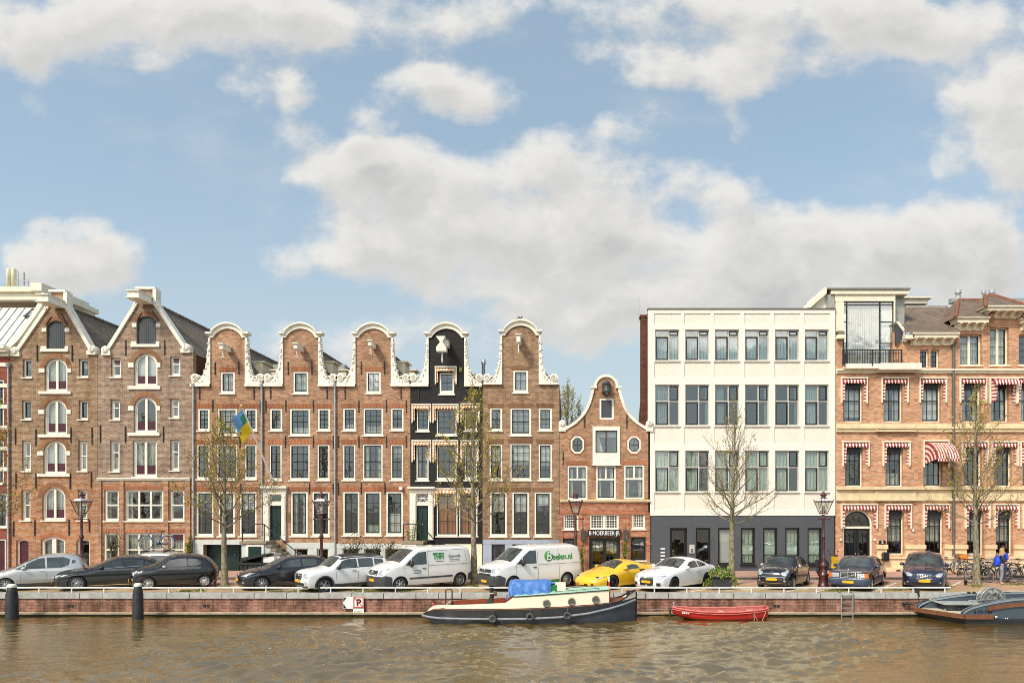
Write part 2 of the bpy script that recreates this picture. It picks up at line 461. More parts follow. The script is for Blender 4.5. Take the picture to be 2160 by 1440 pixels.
# ---------------------------------------------------------------- houses
WIN_CACHE = {}
HOUSE_GROUP = 'houses in the row along the quay'
def rect(x0, z0, x1, z1): return [(x0, z0), (x1, z0), (x1, z1), (x0, z1)]
def make_window(parent, px0, py0, px1, py1, yb=YB, frame=WHITE, ft=.09, fb=None, sash=BLACKP, st=.045, cols=2, rows=2, rail=None,
    mull=None, mt=.05, rise=0, rec=.05, cur=None, sill=True, sillmat=None, glass=None, curfrac=1.0, transom=None, panel=None, tt=.05,
    label=None, top_panel=None, name='window', curtop=True, fdep=.1, valance=None):
 """one window: casing > sash, pane, sill, curtain.  All sizes in metres; rows/cols = glazing bars"""
 x0, x1, z0, z1 = X(px0, yb), X(px1, yb), Z(py1, yb), Z(py0, yb)
 w, h = x1-x0, z1-z0
 fb = ft if fb is None else fb
 o = empty_mesh = None
 cx = (x0+x1)/2
 fr = MB()
 a = arch_poly(-w/2, 0, w/2, h, rise)
 ir = max(rise-ft*.4, .0) if rise > 0 else 0
 iw0, iw1, iz0, iz1 = -w/2+ft, w/2-ft, fb, h-ft
 b = arch_poly(iw0, iz0, iw1, iz1, ir)
 y0 = rec
 fr.ring(a, b, y0, y0+fdep)
 if mull:                       # heavy posts that belong to the casing
  for fx in (mull if isinstance(mull, (list, tuple)) else [mull]):
   xm = iw0+(iw1-iw0)*fx
   fr.box(xm-mt, xm+mt, y0+.004, y0+fdep-.004, iz0, arch_top(iw0, iw1, iz1, ir, xm)-.002)
 if transom:
  for fz in (transom if isinstance(transom, (list, tuple)) else [transom]):
   zm = iz0+(iz1-iz0)*fz
   fr.box(iw0, iw1, y0+.008, y0+fdep-.008, zm-tt, zm+tt)
 win = fr.build(name, frame, parent, local=True)
 base = wloc(parent)
 win.location = Vector((cx, yb, z0))-base
 if label: win['label'] = label
 # sash with glazing bars
 sm = MB()
 ys = y0+.035
 c = arch_poly(iw0+st, iz0+st, iw1-st, iz1-st, max(ir-st*.4, 0))
 sm.ring(b, c, ys, ys+.05)
 bt = .013
 for i in range(1, cols):
  xm = iw0+(iw1-iw0)*i/cols
  sm.box(xm-bt, xm+bt, ys+.006, ys+.044, iz0+st, arch_top(iw0, iw1, iz1, ir, xm)-.01)
 for j in range(1, rows):
  zm = iz0+(iz1-iz0)*j/rows
  sm.box(iw0+st, iw1-st, ys+.009, ys+.041, zm-bt, zm+bt)
 if rail:
  zm = iz0+(iz1-iz0)*rail
  sm.box(iw0+st*.5, iw1-st*.5, ys-.012, ys+.05, zm-.03, zm+.03)
 sm.build('sash', sash, win, local=True)
 g = MB()
 lo = 0
 if panel:                      # solid lower part
  zp = iz0+(iz1-iz0)*panel[0]
  pm = MB().box(iw0+st, iw1-st, ys+.02, ys+.045, iz0+st, zp)
  pm.build('lower_panel', panel[1], win, local=True)
  lo = zp
 if top_panel:
  zp = iz0+(iz1-iz0)*(1-top_panel[0])
  MB().box(iw0+st*.5, iw1-st*.5, ys-.02, ys+.02, zp, iz1-.01).build('roller_blind', top_panel[1], win, local=True)
 g.add([(x, ys+.03, z) for x, z in c], [tuple(range(len(c)))])
 g.build('pane', glass or GLASS, win, local=True)
 if cur:
  cm = MB()
  yc = ys+.12
  if cur[0] == 'drapes':     # a curtain at each side
   k = (iw1-iw0)*cur[2]
   for sx in (0, 1):
    xa, xb = (iw0, iw0+k) if sx == 0 else (iw1-k, iw1)
    cm.add([(xa+(xb-xa)*i/8, yc+.03*math.sin(i*2.4), z) for z in (iz0, iz1) for i in range(9)], [(i, i+1, i+10, i+9) for i in range(8)], 0, True)
   cm.build('curtain', cur[1], win, local=True)
  else:
   za = iz1-(iz1-iz0)*cur[2]; zb = iz1
   if cur[0] == 'low': za, zb = iz0, iz0+(iz1-iz0)*cur[2]
   if cur[0] == 'part': za, zb = iz0+(iz1-iz0)*cur[2], iz0+(iz1-iz0)*cur[3]
   n = 18
   amp = .02 if cur[1] not in (BLINDW, BLINDG, BLINDD) else 0
   cm.add([(iw0+(iw1-iw0)*i/n, yc+amp*math.sin(i*2.2), z) for z in (za, zb) for i in range(n+1)], [(i, i+1, i+n+2, i+n+1) for i in range(n)], 0, True)
   cm.build('curtain' if amp else 'blind', cur[1], win, local=True)
 if valance:
  vz = iz1-(iz1-iz0)*valance
  n = 7; vm = MB(); pts = [(iw0, iz1-.005), (iw1, iz1-.005)]
  for i in range(n, -1, -1):
   pts.append((iw0+(iw1-iw0)*i/n, vz+.02))
   if i: pts.append((iw0+(iw1-iw0)*(i-.5)/n, vz-.06))
  vm.prism(pts[::-1], ys-.09, ys-.07)
  vm.build('valance', BLINDD, win, local=True)
 if sill:
  sh = .07
  MB().box(-w/2-.06, w/2+.06, -.07, y0+.02, -sh, -.002).build('sill', sillmat or frame, win, local=True)
 return win, arch_poly(x0, z0, x1, z1, rise)
class House:
 def __init__(s, label, px0, px1, yb=YB, name='canal_house'):
  s.yb = yb; s.x0, s.x1 = X(px0, yb), X(px1, yb)
  s.root = empty(name, ((s.x0+s.x1)/2, yb, 0), 0, label, 'house', HOUSE_GROUP)
  s.holes = []
 def P(s, px, py): return (X(px, s.yb), Z(py, s.yb))
 def win(s, px0, py0, px1, py1, **k):
  w, hole = make_window(s.root, px0, py0, px1, py1, yb=s.yb, **k)
  s.holes.append(hole); return w
 def hole(s, px0, py0, px1, py1, rise=0):
  x0, z1 = s.P(px0, py0); x1, z0 = s.P(px1, py1)
  h = arch_poly(x0, max(z0, -.05), x1, z1, rise); s.holes.append(h); return h
 def wall(s, pxpoly, mat, t=.34, dy=0.0, name='wall', holes=None):
  mb = MB()
  wall_mesh(mb, [s.P(*p) for p in pxpoly], s.holes if holes is None else holes, s.yb+dy, s.yb+dy+t)
  return mb.build(name, mat, s.root)
 def part(s, name, mb, mat, **k): return mb.build(name, mat, s.root, **k)
 def pbox(s, name, px0, py0, px1, py1, mat, out=.1, back=.02, label=None, bevel=0):
  x0, z1 = s.P(px0, py0); x1, z0 = s.P(px1, py1)
  o = MB().box(x0, x1, s.yb-out, s.yb+back, z0, z1).build(name, mat, s.root, bevel=bevel)
  if label: o['label'] = label
  return o
 def cornice(s, px0, px1, py0, py1, mat, steps=((0, .35, .16), (.35, .7, .1), (.7, 1, .05)), name='cornice', extra=0):
  x0, z1 = s.P(px0, py0); x1, z0 = s.P(px1, py1)
  mb = MB(); h = z1-z0
  for a, b, o in steps:
   mb.box(x0, x1, s.yb-o-extra, s.yb+.02, z1-h*b, z1-h*a)
  return mb.build(name, mat, s.root)
 def shell(s, pz_top, mat, depth=11.0, inner=2.2, side=True, top=True):
  """side and back walls, the floor of the attic and the wall behind the front rooms"""
  zt = Z(pz_top, s.yb); y0 = s.yb+.34; mb = MB()
  for xx in (s.x0, s.x1-.2): mb.box(xx+.003, xx+.197, y0+.003, y0+depth, 0, zt)
  mb.box(s.x0+.2, s.x1-.2, y0+depth-.2, y0+depth, 0, zt)
  mb.build('side_wall', mat, s.root)
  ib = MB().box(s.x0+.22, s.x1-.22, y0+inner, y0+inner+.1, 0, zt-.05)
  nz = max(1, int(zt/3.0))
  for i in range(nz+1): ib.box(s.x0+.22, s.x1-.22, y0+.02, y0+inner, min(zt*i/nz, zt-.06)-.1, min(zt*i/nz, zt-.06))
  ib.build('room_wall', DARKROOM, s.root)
 def gable_roof(s, py_eave, py_ridge, mat, pxc=None, depth=11.0, over=0.0, y_off=.3):
  ze, zr = Z(py_eave, s.yb), Z(py_ridge, s.yb)
  xc = (s.x0+s.x1)/2 if pxc is None else X(pxc, s.yb)
  y0 = s.yb+y_off; y1 = y0+depth
  mb = MB(); t = .12
  for xa, sg in ((s.x0-over, -1), (s.x1+over, 1)):
   q = [(xa, ze), (xc, zr), (xc, zr-t*1.6), (xa-sg*t, ze)]
   mb.prism(q, y0, y1)
  # the ridge tiles
  n = int(depth/.4)
  for i in range(n):
   ya = y0+i*depth/n
   mb.tube([(xc, ya, zr), (xc, ya+depth/n*1.02, zr+.03)], .11, 8)
  mb.prism([(s.x0+.25, ze-.02), (s.x1-.25, ze-.02), (xc, zr-.25)], y1-.15, y1-.02)
  return mb.build('roof', mat, s.root)
 def anchors(s, items):
  for px, a, b in items:
   x, z1 = s.P(px, a); z0 = Z(b, s.yb)
   mb = MB().box(x-.022, x+.022, s.yb-.05, s.yb-.01, z0, z1)
   zc = (z0+z1)/2
   mb.box(x-.05, x+.05, s.yb-.045, s.yb+.02, zc-.03, zc+.03)
   mb.ball((x, s.yb-.03, z1), .035, .03, .05, 6, 4); mb.ball((x, s.yb-.03, z0), .035, .03, .05, 6, 4)
   mb.build('wall_anchor', IRON, s.root)
 def downpipe(s, px, py0, py1, mat=ZINC, r=.055):
  x, z1 = s.P(px, py0); z0 = max(Z(py1, s.yb), .1)
  mb = MB().tube([(x, s.yb-.1, z1), (x, s.yb-.1, z0)], r, 8)
  z = z0+.4
  while z < z1: mb.lathe([(r+.012, z-.03), (r+.012, z+.03)], (x, s.yb-.1, 0), 8); mb.box(x-.015, x+.015, s.yb-.06, s.yb+.01, z-.02, z+.02); z += 1.9
  mb.lathe([(r*1.4, z1), (r*2.4, z1+.12), (r*2.4, z1+.25)], (x, s.yb-.1, 0), 8)
  return mb.build('downpipe', mat, s.root)
 def lintel(s, px0, px1, py, mat, h=.2, name='brick_lintel'):
  """flat arch of bricks on edge above an opening"""
  x0, z = s.P(px0, py); x1, _ = s.P(px1, py)
  n = max(4, int((x1-x0+.2)/.075)); mb = MB()
  for i in range(n):
   xa = x0-.1+(x1-x0+.2)*i/n; xb = x0-.1+(x1-x0+.2)*(i+.84)/n
   k = (i/n-.5)*.1
   mb.prism([(xa, z+.01), (xb, z+.01), (xb+k, z+h), (xa+k, z+h)], s.yb-.012, s.yb+.03)
  return mb.build(name, mat, s.root)
 def arch_band(s, px0, py0, px1, py1, rise, mat, t=.2, name='brick_arch'):
  x0, z1 = s.P(px0, py0); x1, z0 = s.P(px1, py1)
  w = (x1-x0)/2; cx = (x0+x1)/2; zs = z1-rise
  r = (w*w+rise*rise)/(2*rise); cz = z1-r; a = math.atan2(zs-cz, w)
  n = int((PI-2*a)*r/.085); mb = MB()
  for i in range(n):
   t0 = a+(PI-2*a)*i/n; t1 = a+(PI-2*a)*(i+.86)/n
   q = [(cx+rr*math.cos(t), cz+rr*math.sin(t)) for rr, t in ((r+.01, t0), (r+t_, t0), (r+t_, t1), (r+.01, t1))] if False else \
    [(cx+(r+.01)*math.cos(t0), cz+(r+.01)*math.sin(t0)), (cx+(r+t)*math.cos(t0), cz+(r+t)*math.sin(t0)), (cx+(r+t)*math.cos(t1), cz+(r+t)*math.sin(t1)), (cx+(r+.01)*math.cos(t1), cz+(r+.01)*math.sin(t1))]
   mb.prism(q, s.yb-.012, s.yb+.03)
  return mb.build(name, mat, s.root)
def hoist(h, pxw, pyw, ln=1.1, w=.22, hh=.3, mat=WHITE, box=False, hook=True):
 """hoisting beam that juts out of the gable over the street"""
 x, z = h.P(pxw, pyw); y = h.yb
 mb = MB().box(x-w/2, x+w/2, y-ln, y+.05, z-hh/2, z+hh/2)
 mb.box(x-w/2-.05, x+w/2+.05, y-ln-.08, y+.06, z+hh/2, z+hh/2+.06)
 if box:
  mb.box(x-w/2-.06, x+w/2+.06, y-ln-.1, y-.1, z-hh/2-.05, z-hh/2)
  mb.box(x-w/2-.02, x+w/2+.02, y-ln+.02, y-ln+.05, z-hh/2, z+hh/2)
 o = mb.build('hoist_beam', mat, h.root)
 if hook:
  hb = MB().tube([(x, y-ln+.2, z-hh/2-.03), (x, y-ln+.2, z-hh/2-.25), (x+.08, y-ln+.2, z-hh/2-.36), (x+.02, y-ln+.2, z-hh/2-.46), (x-.08, y-ln+.2, z-hh/2-.38)], .03, 6)
  hb.build('hook', WHITE, o, loc=(0, 0, 0))
 return o
def claw(h, pn, sg, py_top=712, py_bot=815, rnd=None, sc=1.0):
 """carved claw piece beside the neck of a gable; sg=-1 on the neck's left"""
 pts = [(0, py_top), (4.2, py_top), (4.6, 728), (6, 746), (7.5, 762), (10.5, 777), (14.5, 789), (20, 798), (26, 801)]
 c = (32, 797); r = 9.0
 scroll = [(c[0]-r*math.cos(t)*1.0, c[1]-r*math.sin(t)) for t in [PI*k/9-.35 for k in range(11)]]
 pts = pts+scroll+[(39*sc, 808), (42*sc, 809), (42*sc, py_bot), (0, py_bot)]
 poly = [h.P(pn+sg*a, b) for a, b in pts]
 mb = MB().prism(poly, h.yb-.08, h.yb+.28)
 rnd = rnd or random.Random(int(pn))
 y = h.yb-.08
 # carved relief: scroll, leaves up the edge, drops at the rim
 cx, cz = h.P(pn+sg*c[0], c[1])
 sp = [(cx+sg*(.02+.19*k/22)*math.cos(k*.55), y-.03, cz+(.02+.19*k/22)*math.sin(k*.55)) for k in range(23)]
 mb.tube(sp, .033, 6)
 for a, b in zip([2.4, 3, 4, 5.4, 8, 12, 17, 23], [724, 738, 752, 766, 779, 790, 800, 805]):
  for q in range(2):
   xx, zz = h.P(pn+sg*(a+rnd.uniform(-1.5, 1.5)), b+rnd.uniform(-4, 4))
   mb.ball((xx, y, zz), rnd.uniform(.04, .075), .06, rnd.uniform(.05, .1), 6, 4)
 for a, b in ((5.5, 724), (6, 737), (7.4, 752), (9.5, 768), (14, 782), (21, 794)):
  xx, zz = h.P(pn+sg*a, b); mb.ball((xx, h.yb+.02, zz), .075, .1, .06, 6, 5)
 xa, xb = sorted((h.P(pn, 0)[0], h.P(pn+sg*42*sc, 0)[0]))
 mb.box(xa, xb, h.yb-.16, h.yb+.25, h.P(0, py_bot)[1]-.01, h.P(0, 810)[1])
 return mb.build('claw_piece', STUCCO, h.root)
def neck_top(h, n0, n1, c0, c1, apex=682, spring=712.5, mat=WHITE, sh=703):
 """arched cornice that closes the neck"""
 m = (n0+n1)/2
 ia = arch_poly(*h.P(n0+6, spring), *h.P(n1-6, apex+11.5), h.P(0, apex+11.5)[1]-h.P(0, spring)[1], 16)[2:]
 oa = arch_poly(*h.P(n0+2, sh-2), *h.P(n1-2, apex), h.P(0, apex)[1]-h.P(0, sh-2)[1], 16)[2:]
 band = [h.P(n0-1, spring)] + ia[::-1] + [h.P(n1+1, spring), h.P(n1+2, sh)] + oa + [h.P(n0-2, sh)]
 mb = MB()
 mb.prism(band, h.yb-.1, h.yb+.3)
 oa2 = arch_poly(*h.P(n0+1, sh-1), *h.P(n1-1, apex-1.5), h.P(0, apex-1.5)[1]-h.P(0, sh-1)[1], 16)[2:]
 oa3 = arch_poly(*h.P(n0+4, sh-1), *h.P(n1-4, apex+2.5), h.P(0, apex+2.5)[1]-h.P(0, sh-1)[1], 16)[2:]
 mb.prism(oa2+oa3[::-1], h.yb-.22, h.yb+.34)
 for a, b in ((c0, n0+5), (n1-5, c1)):
  mb.box(h.P(a, 0)[0], h.P(b, 0)[0], h.yb-.22, h.yb+.34, h.P(0, sh+2)[1], h.P(0, sh-2)[1])
  mb.box(h.P(a, 0)[0]+.06, h.P(b, 0)[0]-.06, h.yb-.15, h.yb+.3, h.P(0, sh+4.5)[1], h.P(0, sh+2)[1])
 return mb.build('gable_cornice', mat, h.root)
def neck_outline(xl, xr, n0, n1, eave=814, spring=712, apex=693, bot=1215):
 pts = [(xl, bot), (xr, bot), (xr, eave), (n1, eave), (n1, spring)]
 m = (n0+n1)/2
 w = (n1-n0)/2-6
 k = 14
 rise = spring-apex; r = (w*w+rise*rise)/(2*rise)
 a = math.atan2(r-rise, w)
 for i in range(k+1):
  t = a+(PI-2*a)*i/k
  pts.append((m+r*math.cos(t), apex+r-r*math.sin(t)))
 return pts+[(n0, spring), (n0, eave), (xl, eave)]
def awning(h, px0, py0, px1, py1, ca, cb, edge=WHITE, stripe=5.0, drop=11, topproj=.28, leg=5.5):
 """retracted sun awning: timber surround with the striped cloth gathered under it and down both sides"""
 x0, z1 = h.P(px0, py0); x1, z0 = h.P(px1, py1); y = h.yb
 fr = MB(); t = .07; d = .16
 fr.box(x0, x1, y-d, y+.01, z1-t, z1)
 fr.box(x0, x0+t, y-d*.8, y+.01, z0, z1-t); fr.box(x1-t, x1, y-d*.8, y+.01, z0, z1-t)
 for xx in (x0+t/2, x1-t/2): fr.ball((xx, y-d*.5, z0-.03), .05, .06, .07, 6, 4)
 o = fr.build('awning', edge, h.root)
 cl = MB(); s = stripe/1500*h.yb
 n = max(4, int(round((x1-x0-2*t)/s))); dz = drop/1500*h.yb
 a, b = x0+t+.004, x1-t-.004
 for i in range(n):
  xa, xb = a+(b-a)*i/n, a+(b-a)*(i+1)/n; mi = i % 2
  q = [(0, z1-t-.01), (-topproj*.75, z1-t-.09), (-topproj, z1-t-dz*.75)]
  rows = [[(xx, y+yy-.02, zz) for yy, zz in q] for xx in (xa, xb)]
  cl.loft(rows, mi, False)
  zb = z1-t-dz*.75
  cl.add([(xa, y-topproj-.02, zb), (xb, y-topproj-.02, zb), (xb-.02, y-topproj-.02, zb-.09), ((xa+xb)/2, y-topproj-.02, zb-.12), (xa+.02, y-topproj-.02, zb-.09)], [(0, 1, 2, 3, 4)], 1-mi if False else mi)
 lw = leg/1500*h.yb
 nz = max(3, int((z1-t-z0-.1)/s))
 for sx in (0, 1):
  for j in range(nz):
   za = z1-t-.05-(z1-t-z0-.1)*j/nz; zb = z1-t-.05-(z1-t-z0-.1)*(j+1)/nz
   fa, fb = 1-.8*j/nz, 1-.8*(j+1)/nz
   xi = a if sx == 0 else b; sg = 1 if sx == 0 else -1
   cl.add([(xi, y-.02, za), (xi+sg*lw, y-.02-topproj*fa*.9, za), (xi+sg*lw, y-.02-topproj*fb*.9, zb), (xi, y-.02, zb)], [(0, 1, 2, 3)], (j+sx) % 2)
 cl.build('awning_cloth', [ca, cb], o)
 return o
def open_awning(h, px0, py0, px1, py1, ca, cb, proj=1.15, n=17, drop=1.35):
 """lowered quarter-round awning"""
 x0, z1 = h.P(px0, py0); x1, z0 = h.P(px1, py1); y = h.yb
 fr = MB().box(x0-.1, x0-.03, y-.14, y+.01, z1-1.45, z1+.04).box(x1+.03, x1+.1, y-.14, y+.01, z1-1.45, z1+.04).box(x0-.1, x1+.1, y-.16, y+.01, z1+.04, z1+.11)
 o = fr.build('awning', CREAM, h.root, )
 cl = MB(); K = 9
 arc = [(-proj*math.sin(PI/2*k/K*.92), z1-drop*(1-math.cos(PI/2*k/K))*.82-.03) for k in range(K+1)]
 for i in range(n):
  xa, xb = x0+(x1-x0)*i/n, x0+(x1-x0)*(i+1)/n
  cl.loft([[(xx, y+a, z) for a, z in arc] for xx in (xa, xb)], i % 2, False)
  a, z = arc[-1]
  cl.add([(xa, y+a, z), (xb, y+a, z), (xb, y+a, z-.12), ((xa+xb)/2, y+a, z-.16), (xa, y+a, z-.12)], [(0, 1, 2, 3, 4)], 1-i % 2)
 pz = z1-drop*1.02
 for xx in (x0, x1):            # striped cheeks
  m = 9
  for j in range(m):
   for k in range(K):
    q = []
    for f, kk in ((j/m, k), (j/m, k+1), ((j+1)/m, k+1), ((j+1)/m, k)):
     a, z = arc[kk]; q.append((xx, y-.01+a*(1-f), pz+(z-pz)*(1-f)))
    cl.add(q, [(0, 1, 2, 3)], j % 2)
 cl.build('awning_cloth', [ca, cb], o)
 return o
# ---------------------------------------------------------------- the row of houses, from the warehouses to the mansion
B_WARE = brick('warehouse_brick', srgb(164, 128, 92), srgb(138, 104, 78), srgb(180, 160, 134), zmix=(5.4, .5, srgb(188, 124, 76), srgb(166, 106, 64)))
B_WARE2 = brick('warehouse_brick_grey', srgb(160, 130, 104), srgb(136, 108, 90), srgb(184, 166, 146), zmix=(5.3, .05, srgb(190, 132, 86), srgb(168, 112, 70)))
B_RED = brick('red_brick', srgb(188, 142, 108), srgb(158, 112, 84), srgb(182, 152, 122))
B_RED2 = brick('red_brick_warm', srgb(192, 146, 114), srgb(164, 118, 88), srgb(184, 154, 126))
B_BROWN = brick('brown_brick', srgb(168, 132, 102), srgb(140, 106, 82), srgb(176, 150, 120))
B_SMALL = brick('small_house_brick', srgb(192, 144, 110), srgb(162, 114, 84), srgb(180, 152, 120), zmix=(4.1, .06, srgb(184, 108, 78), srgb(158, 86, 62)))
B_BLACK = brick('black_painted_brick', (.020, .018, .017), (.026, .023, .021), (.016, .015, .014), dark=.7, patches=.2, stain=.15, rough=.6)
B_MANS = brick('mansion_brick', srgb(212, 154, 118), srgb(190, 130, 98), srgb(200, 170, 134), stain=.3, patches=.22)
B_SIDE = brick('side_brick', srgb(118, 62, 42), srgb(98, 50, 36), srgb(110, 80, 62), patches=.5)
B_FAR = brick('far_red_brick', srgb(160, 70, 44), srgb(130, 54, 36), srgb(150, 110, 90))
LINT = brick('lintel_brick', srgb(190, 122, 80), srgb(166, 102, 66), srgb(180, 140, 100), bw=3.0, bh=3.0, mort=.0)
LINTD = brick('lintel_brick_brown', srgb(160, 114, 78), srgb(140, 98, 68), srgb(180, 140, 100), bw=3.0, bh=3.0, mort=.0)
TILE_DK = tile_mat('dark_pantiles', (.24, .185, .135), (.15, .12, .09))
TILE_BR = tile_mat('brown_pantiles', (.25, .175, .125), (.165, .125, .095), along='x', cw=.26, rh=.2)
TILE_BRY = tile_mat('brown_pantiles_side', (.27, .17, .115), (.18, .125, .09), along='y', cw=.26, rh=.2)
STRIPE_R = plain('red_awning_stripe', srgb(172, 58, 64), .8, var=.12)
STRIPE_W = plain('white_awning_stripe', srgb(240, 228, 212), .8, var=.06, dirt=.2)
STRIPE_O = plain('orange_awning_stripe', srgb(230, 158, 92), .8, var=.12)
RED_TRIM = plain('deep_green_sash', (.014, .03, .026), .35)
rh_ = random.Random(7)
# ---- two warehouses with pointed gables
def warehouse(label, px0, px1, mat, eave, rakeL, rakeR, blk, attic, beam, cols, roof_r):
 h = House(label, px0, px1)
 return h
W1 = House('old brown brick warehouse with white coped pointed gable, beside the lead grey curved roof', 22, 205.5)
for a, r in (((94, 755, 142, 825), .62), ((93, 842, 141, 916), .62), ((91, 929, 140, 999), .62), ((89, 1027, 138, 1097), .62)):
 W1.win(*a, rise=r, ft=.1, mull=.5, mt=.07, cols=2, rows=1, sash=WHITE, st=.05, panel=(.3, PANELRED), cur=('full', NETC, 1.0), rec=.1)
 W1.arch_band(a[0]-1, a[1]-1, a[2]+1, a[3], r, LINTD, .24)
 if a[1] < 1000:
  zs = a[1]+22
  for q in ((a[0]-11, zs, a[0]+.5, zs+9), (a[2]-.5, zs, a[2]+9, zs+9)): W1.pbox('stone_block', *q, WHITE, .05)
  W1.pbox('stone_sill', a[0]-11, a[3], a[2]+9, a[3]+6, WHITE, .09)
sm = [(48, 757, 67, 796), (46, 844, 66, 884), (46, 929, 65, 993), (45, 1033, 64, 1097), (166, 757, 186, 795), (166, 844, 185, 884), (165, 929, 184, 993), (164, 1033, 184, 1097)]
for i, a in enumerate(sm):
 tall = a[3]-a[1] > 50
 W1.win(*a, ft=.1, cols=1, rows=1, sash=WHITE if tall else BLACKP, st=.05, rec=.12, transom=.5 if tall else None, tt=.035, cur=[('full', NETC, .5), None, ('low', NETC, .5), ('full', NETC, 1.)][i % 4])
W1.win(86, 1131, 137, 1213, rise=.22, ft=.1, mull=.5, mt=.12, cols=1, rows=1, sash=WHITE, rec=.1, cur=('full', BLINDG, 1.), sill=False)
W1.arch_band(85, 1130, 138, 1200, .22, LINT, .2)
for q in ((34, 1136, 61, 1208), (161, 1136, 189, 1208)):
 W1.win(*q, rise=.12, ft=.1, fb=.02, cols=1, rows=1, sash=PANELRED if q[0] < 100 else BLACKP, st=.05, panel=(.99 if q[0] < 100 else .35, PANELRED if q[0] < 100 else BLACKP), sill=False, name='door', rec=.12)
W1.hole(98, 676, 138, 736, .35)
W1.wall([(22, 1215), (205.5, 1215), (205.5, 748), (198, 744), (137, 640), (137, 616), (108, 616), (108, 640), (97, 652), (31, 748), (22, 748)], B_WARE)
def attic_shutter(h, px0, py0, px1, py1, rise):
 x0, z1 = h.P(px0, py0); x1, z0 = h.P(px1, py1)
 mb = MB().prism(arch_poly(x0, z0, x1, z1, rise), h.yb+.12, h.yb+.18)
 n = 9
 for i in range(n):
  xm = x0+(x1-x0)*(i+.5)/n; w = (x1-x0)/n*.44
  mb.box(xm-w, xm+w, h.yb+.1, h.yb+.125, z0+.02, min(arch_top(x0, x1, z1, rise, xm-w), arch_top(x0, x1, z1, rise, xm+w))-.02)
 mb.build('shutter', BLUEGREY, h.root)
 h.arch_band(px0-1, py0-1, px1+1, py1, rise, LINTD, .22)
 for q in ((px0-9, py0+16, px0+.5, py0+24), (px1-.5, py0+16, px1+9, py0+24)): h.pbox('stone_block', *q, WHITE, .05)
 h.pbox('stone_sill', px0-11, py1, px1+7, py1+6, WHITE, .09)
 for q in ((px0-11, py1-6, px0+.5, py1), (px1-.5, py1-6, px1+7, py1)): h.pbox('stone_block', *q, WHITE, .05)
attic_shutter(W1, 98, 676, 138, 736, .35)
hoist(W1, 126, 643, 1.35, .62, .34, box=True)
def coping(h, L, Rr, w=.2, proud=.1, foot=True):
 """white coping up both rakes: L, Rr are pixel polylines"""
 for pts, sg in ((L, -1), (Rr, 1)):
  mb = MB(); P = [h.P(*p) for p in pts]
  for (xa, za), (xb, zb) in zip(P, P[1:]):
   dx, dz = xb-xa, zb-za; l = math.hypot(dx, dz); nx, nz = -dz/l*sg, dx/l*sg
   if nz < -1e-6 or (abs(nz) < 1e-6 and nx*sg < 0): nx, nz = -nx, -nz
   e = .02
   mb.prism([(xa-nx*w*.55, za-nz*w*.55), (xb-nx*w*.55, zb-nz*w*.55), (xb+nx*w*.45, zb+nz*w*.45), (xa+nx*w*.45, za+nz*w*.45)], h.yb-proud-e*0, h.yb+.42)
  x, z = P[0]
  if foot:
   mb.box(x-.22 if sg < 0 else x-.3, x+.3 if sg < 0 else x+.22, h.yb-proud-.03, h.yb+.3, z-.18, z+.06)
   mb.lathe([(0, -.16), (.2, -.16), (.24, -.1), (.24, .3), (0, .3)], (x-sg*.0, h.yb, z+.12), 12, axis='Y')
   mb.tube([(x+(.02+.15*k/14)*math.cos(k*.6), h.yb-.17, z+.12+(.02+.15*k/14)*math.sin(k*.6)) for k in range(15)], .025, 5)
  mb.build('coping', STUCCO, h.root)
coping(W1, [(33, 745), (97, 652), (108, 636)], [(196, 742), (140, 645), (140, 616)])
W1.pbox('gable_cap', 105, 612, 140, 616.5, WHITE, .12, .36)
W1.anchors([(79, 729, 760), (152.5, 729, 760), (33, 904, 936), (76, 906, 938), (150, 902, 932), (194.5, 902, 935), (34, 998, 1028), (76, 999, 1029), (148.5, 998, 1030), (193, 996, 1028), (29, 1100, 1130), (74, 1097, 1128), (146, 1096, 1128), (189, 1096, 1120)])
for a, b in (((109, 668), (98, 685)), ((131, 662), (141, 684))):
 (xa, za), (xb, zb) = W1.P(*a), W1.P(*b)
 MB().tube([(xa, YB-.03, za), (xb, YB-.03, zb)], .025, 5).build('wall_anchor', IRON, W1.root)
W1.gable_roof(748, 640, TILE_DK, 122)
W1.shell(750, B_SIDE)
W1.downpipe(20, 775, 1210)
W2 = House('grey brown brick warehouse with pointed white coped gable and large ground floor windows', 206, 407.5)
for a, r in (((282, 745, 332, 814), .62), ((282, 836, 331, 912), .62), ((280, 928, 331, 1005), 0)):
 W2.win(*a, rise=r, ft=.1, mull=.5, mt=.07, cols=1, rows=1, sash=WHITE, st=.05, panel=(.3, PANELRED), cur=('full', NETC, 1.) if r == 0 else ('full', BLINDW, .9) if a[1] < 800 else None, rec=.1)
 if r:
  W2.arch_band(a[0]-1, a[1]-1, a[2]+1, a[3], r, LINTD, .24)
  for q in ((a[0]-11, a[1]+20, a[0]+.5, a[1]+30), (a[2]-.5, a[1]+20, a[2]+7, a[1]+30)): W2.pbox('stone_block', *q, WHITE, .05)
  W2.pbox('stone_sill', a[0]-11, a[3], a[2]+7, a[3]+7, WHITE, .09)
for i, a in enumerate([(234, 755, 255, 795), (233, 843, 253, 885), (232, 928, 252, 994), (359, 751, 380, 792), (359, 841, 378, 881), (359, 927, 378, 992)]):
 W2.win(*a, ft=.1, cols=1, rows=1, sash=WHITE, st=.05, rec=.12, transom=.62, tt=.03, top_panel=(.2, PANELRED) if i in (0, 3) else None, cur=[None, None, ('low', NETC, .45), ('low', NETC, .6), ('full', BLINDG, .9), ('low', NETC, .5)][i])
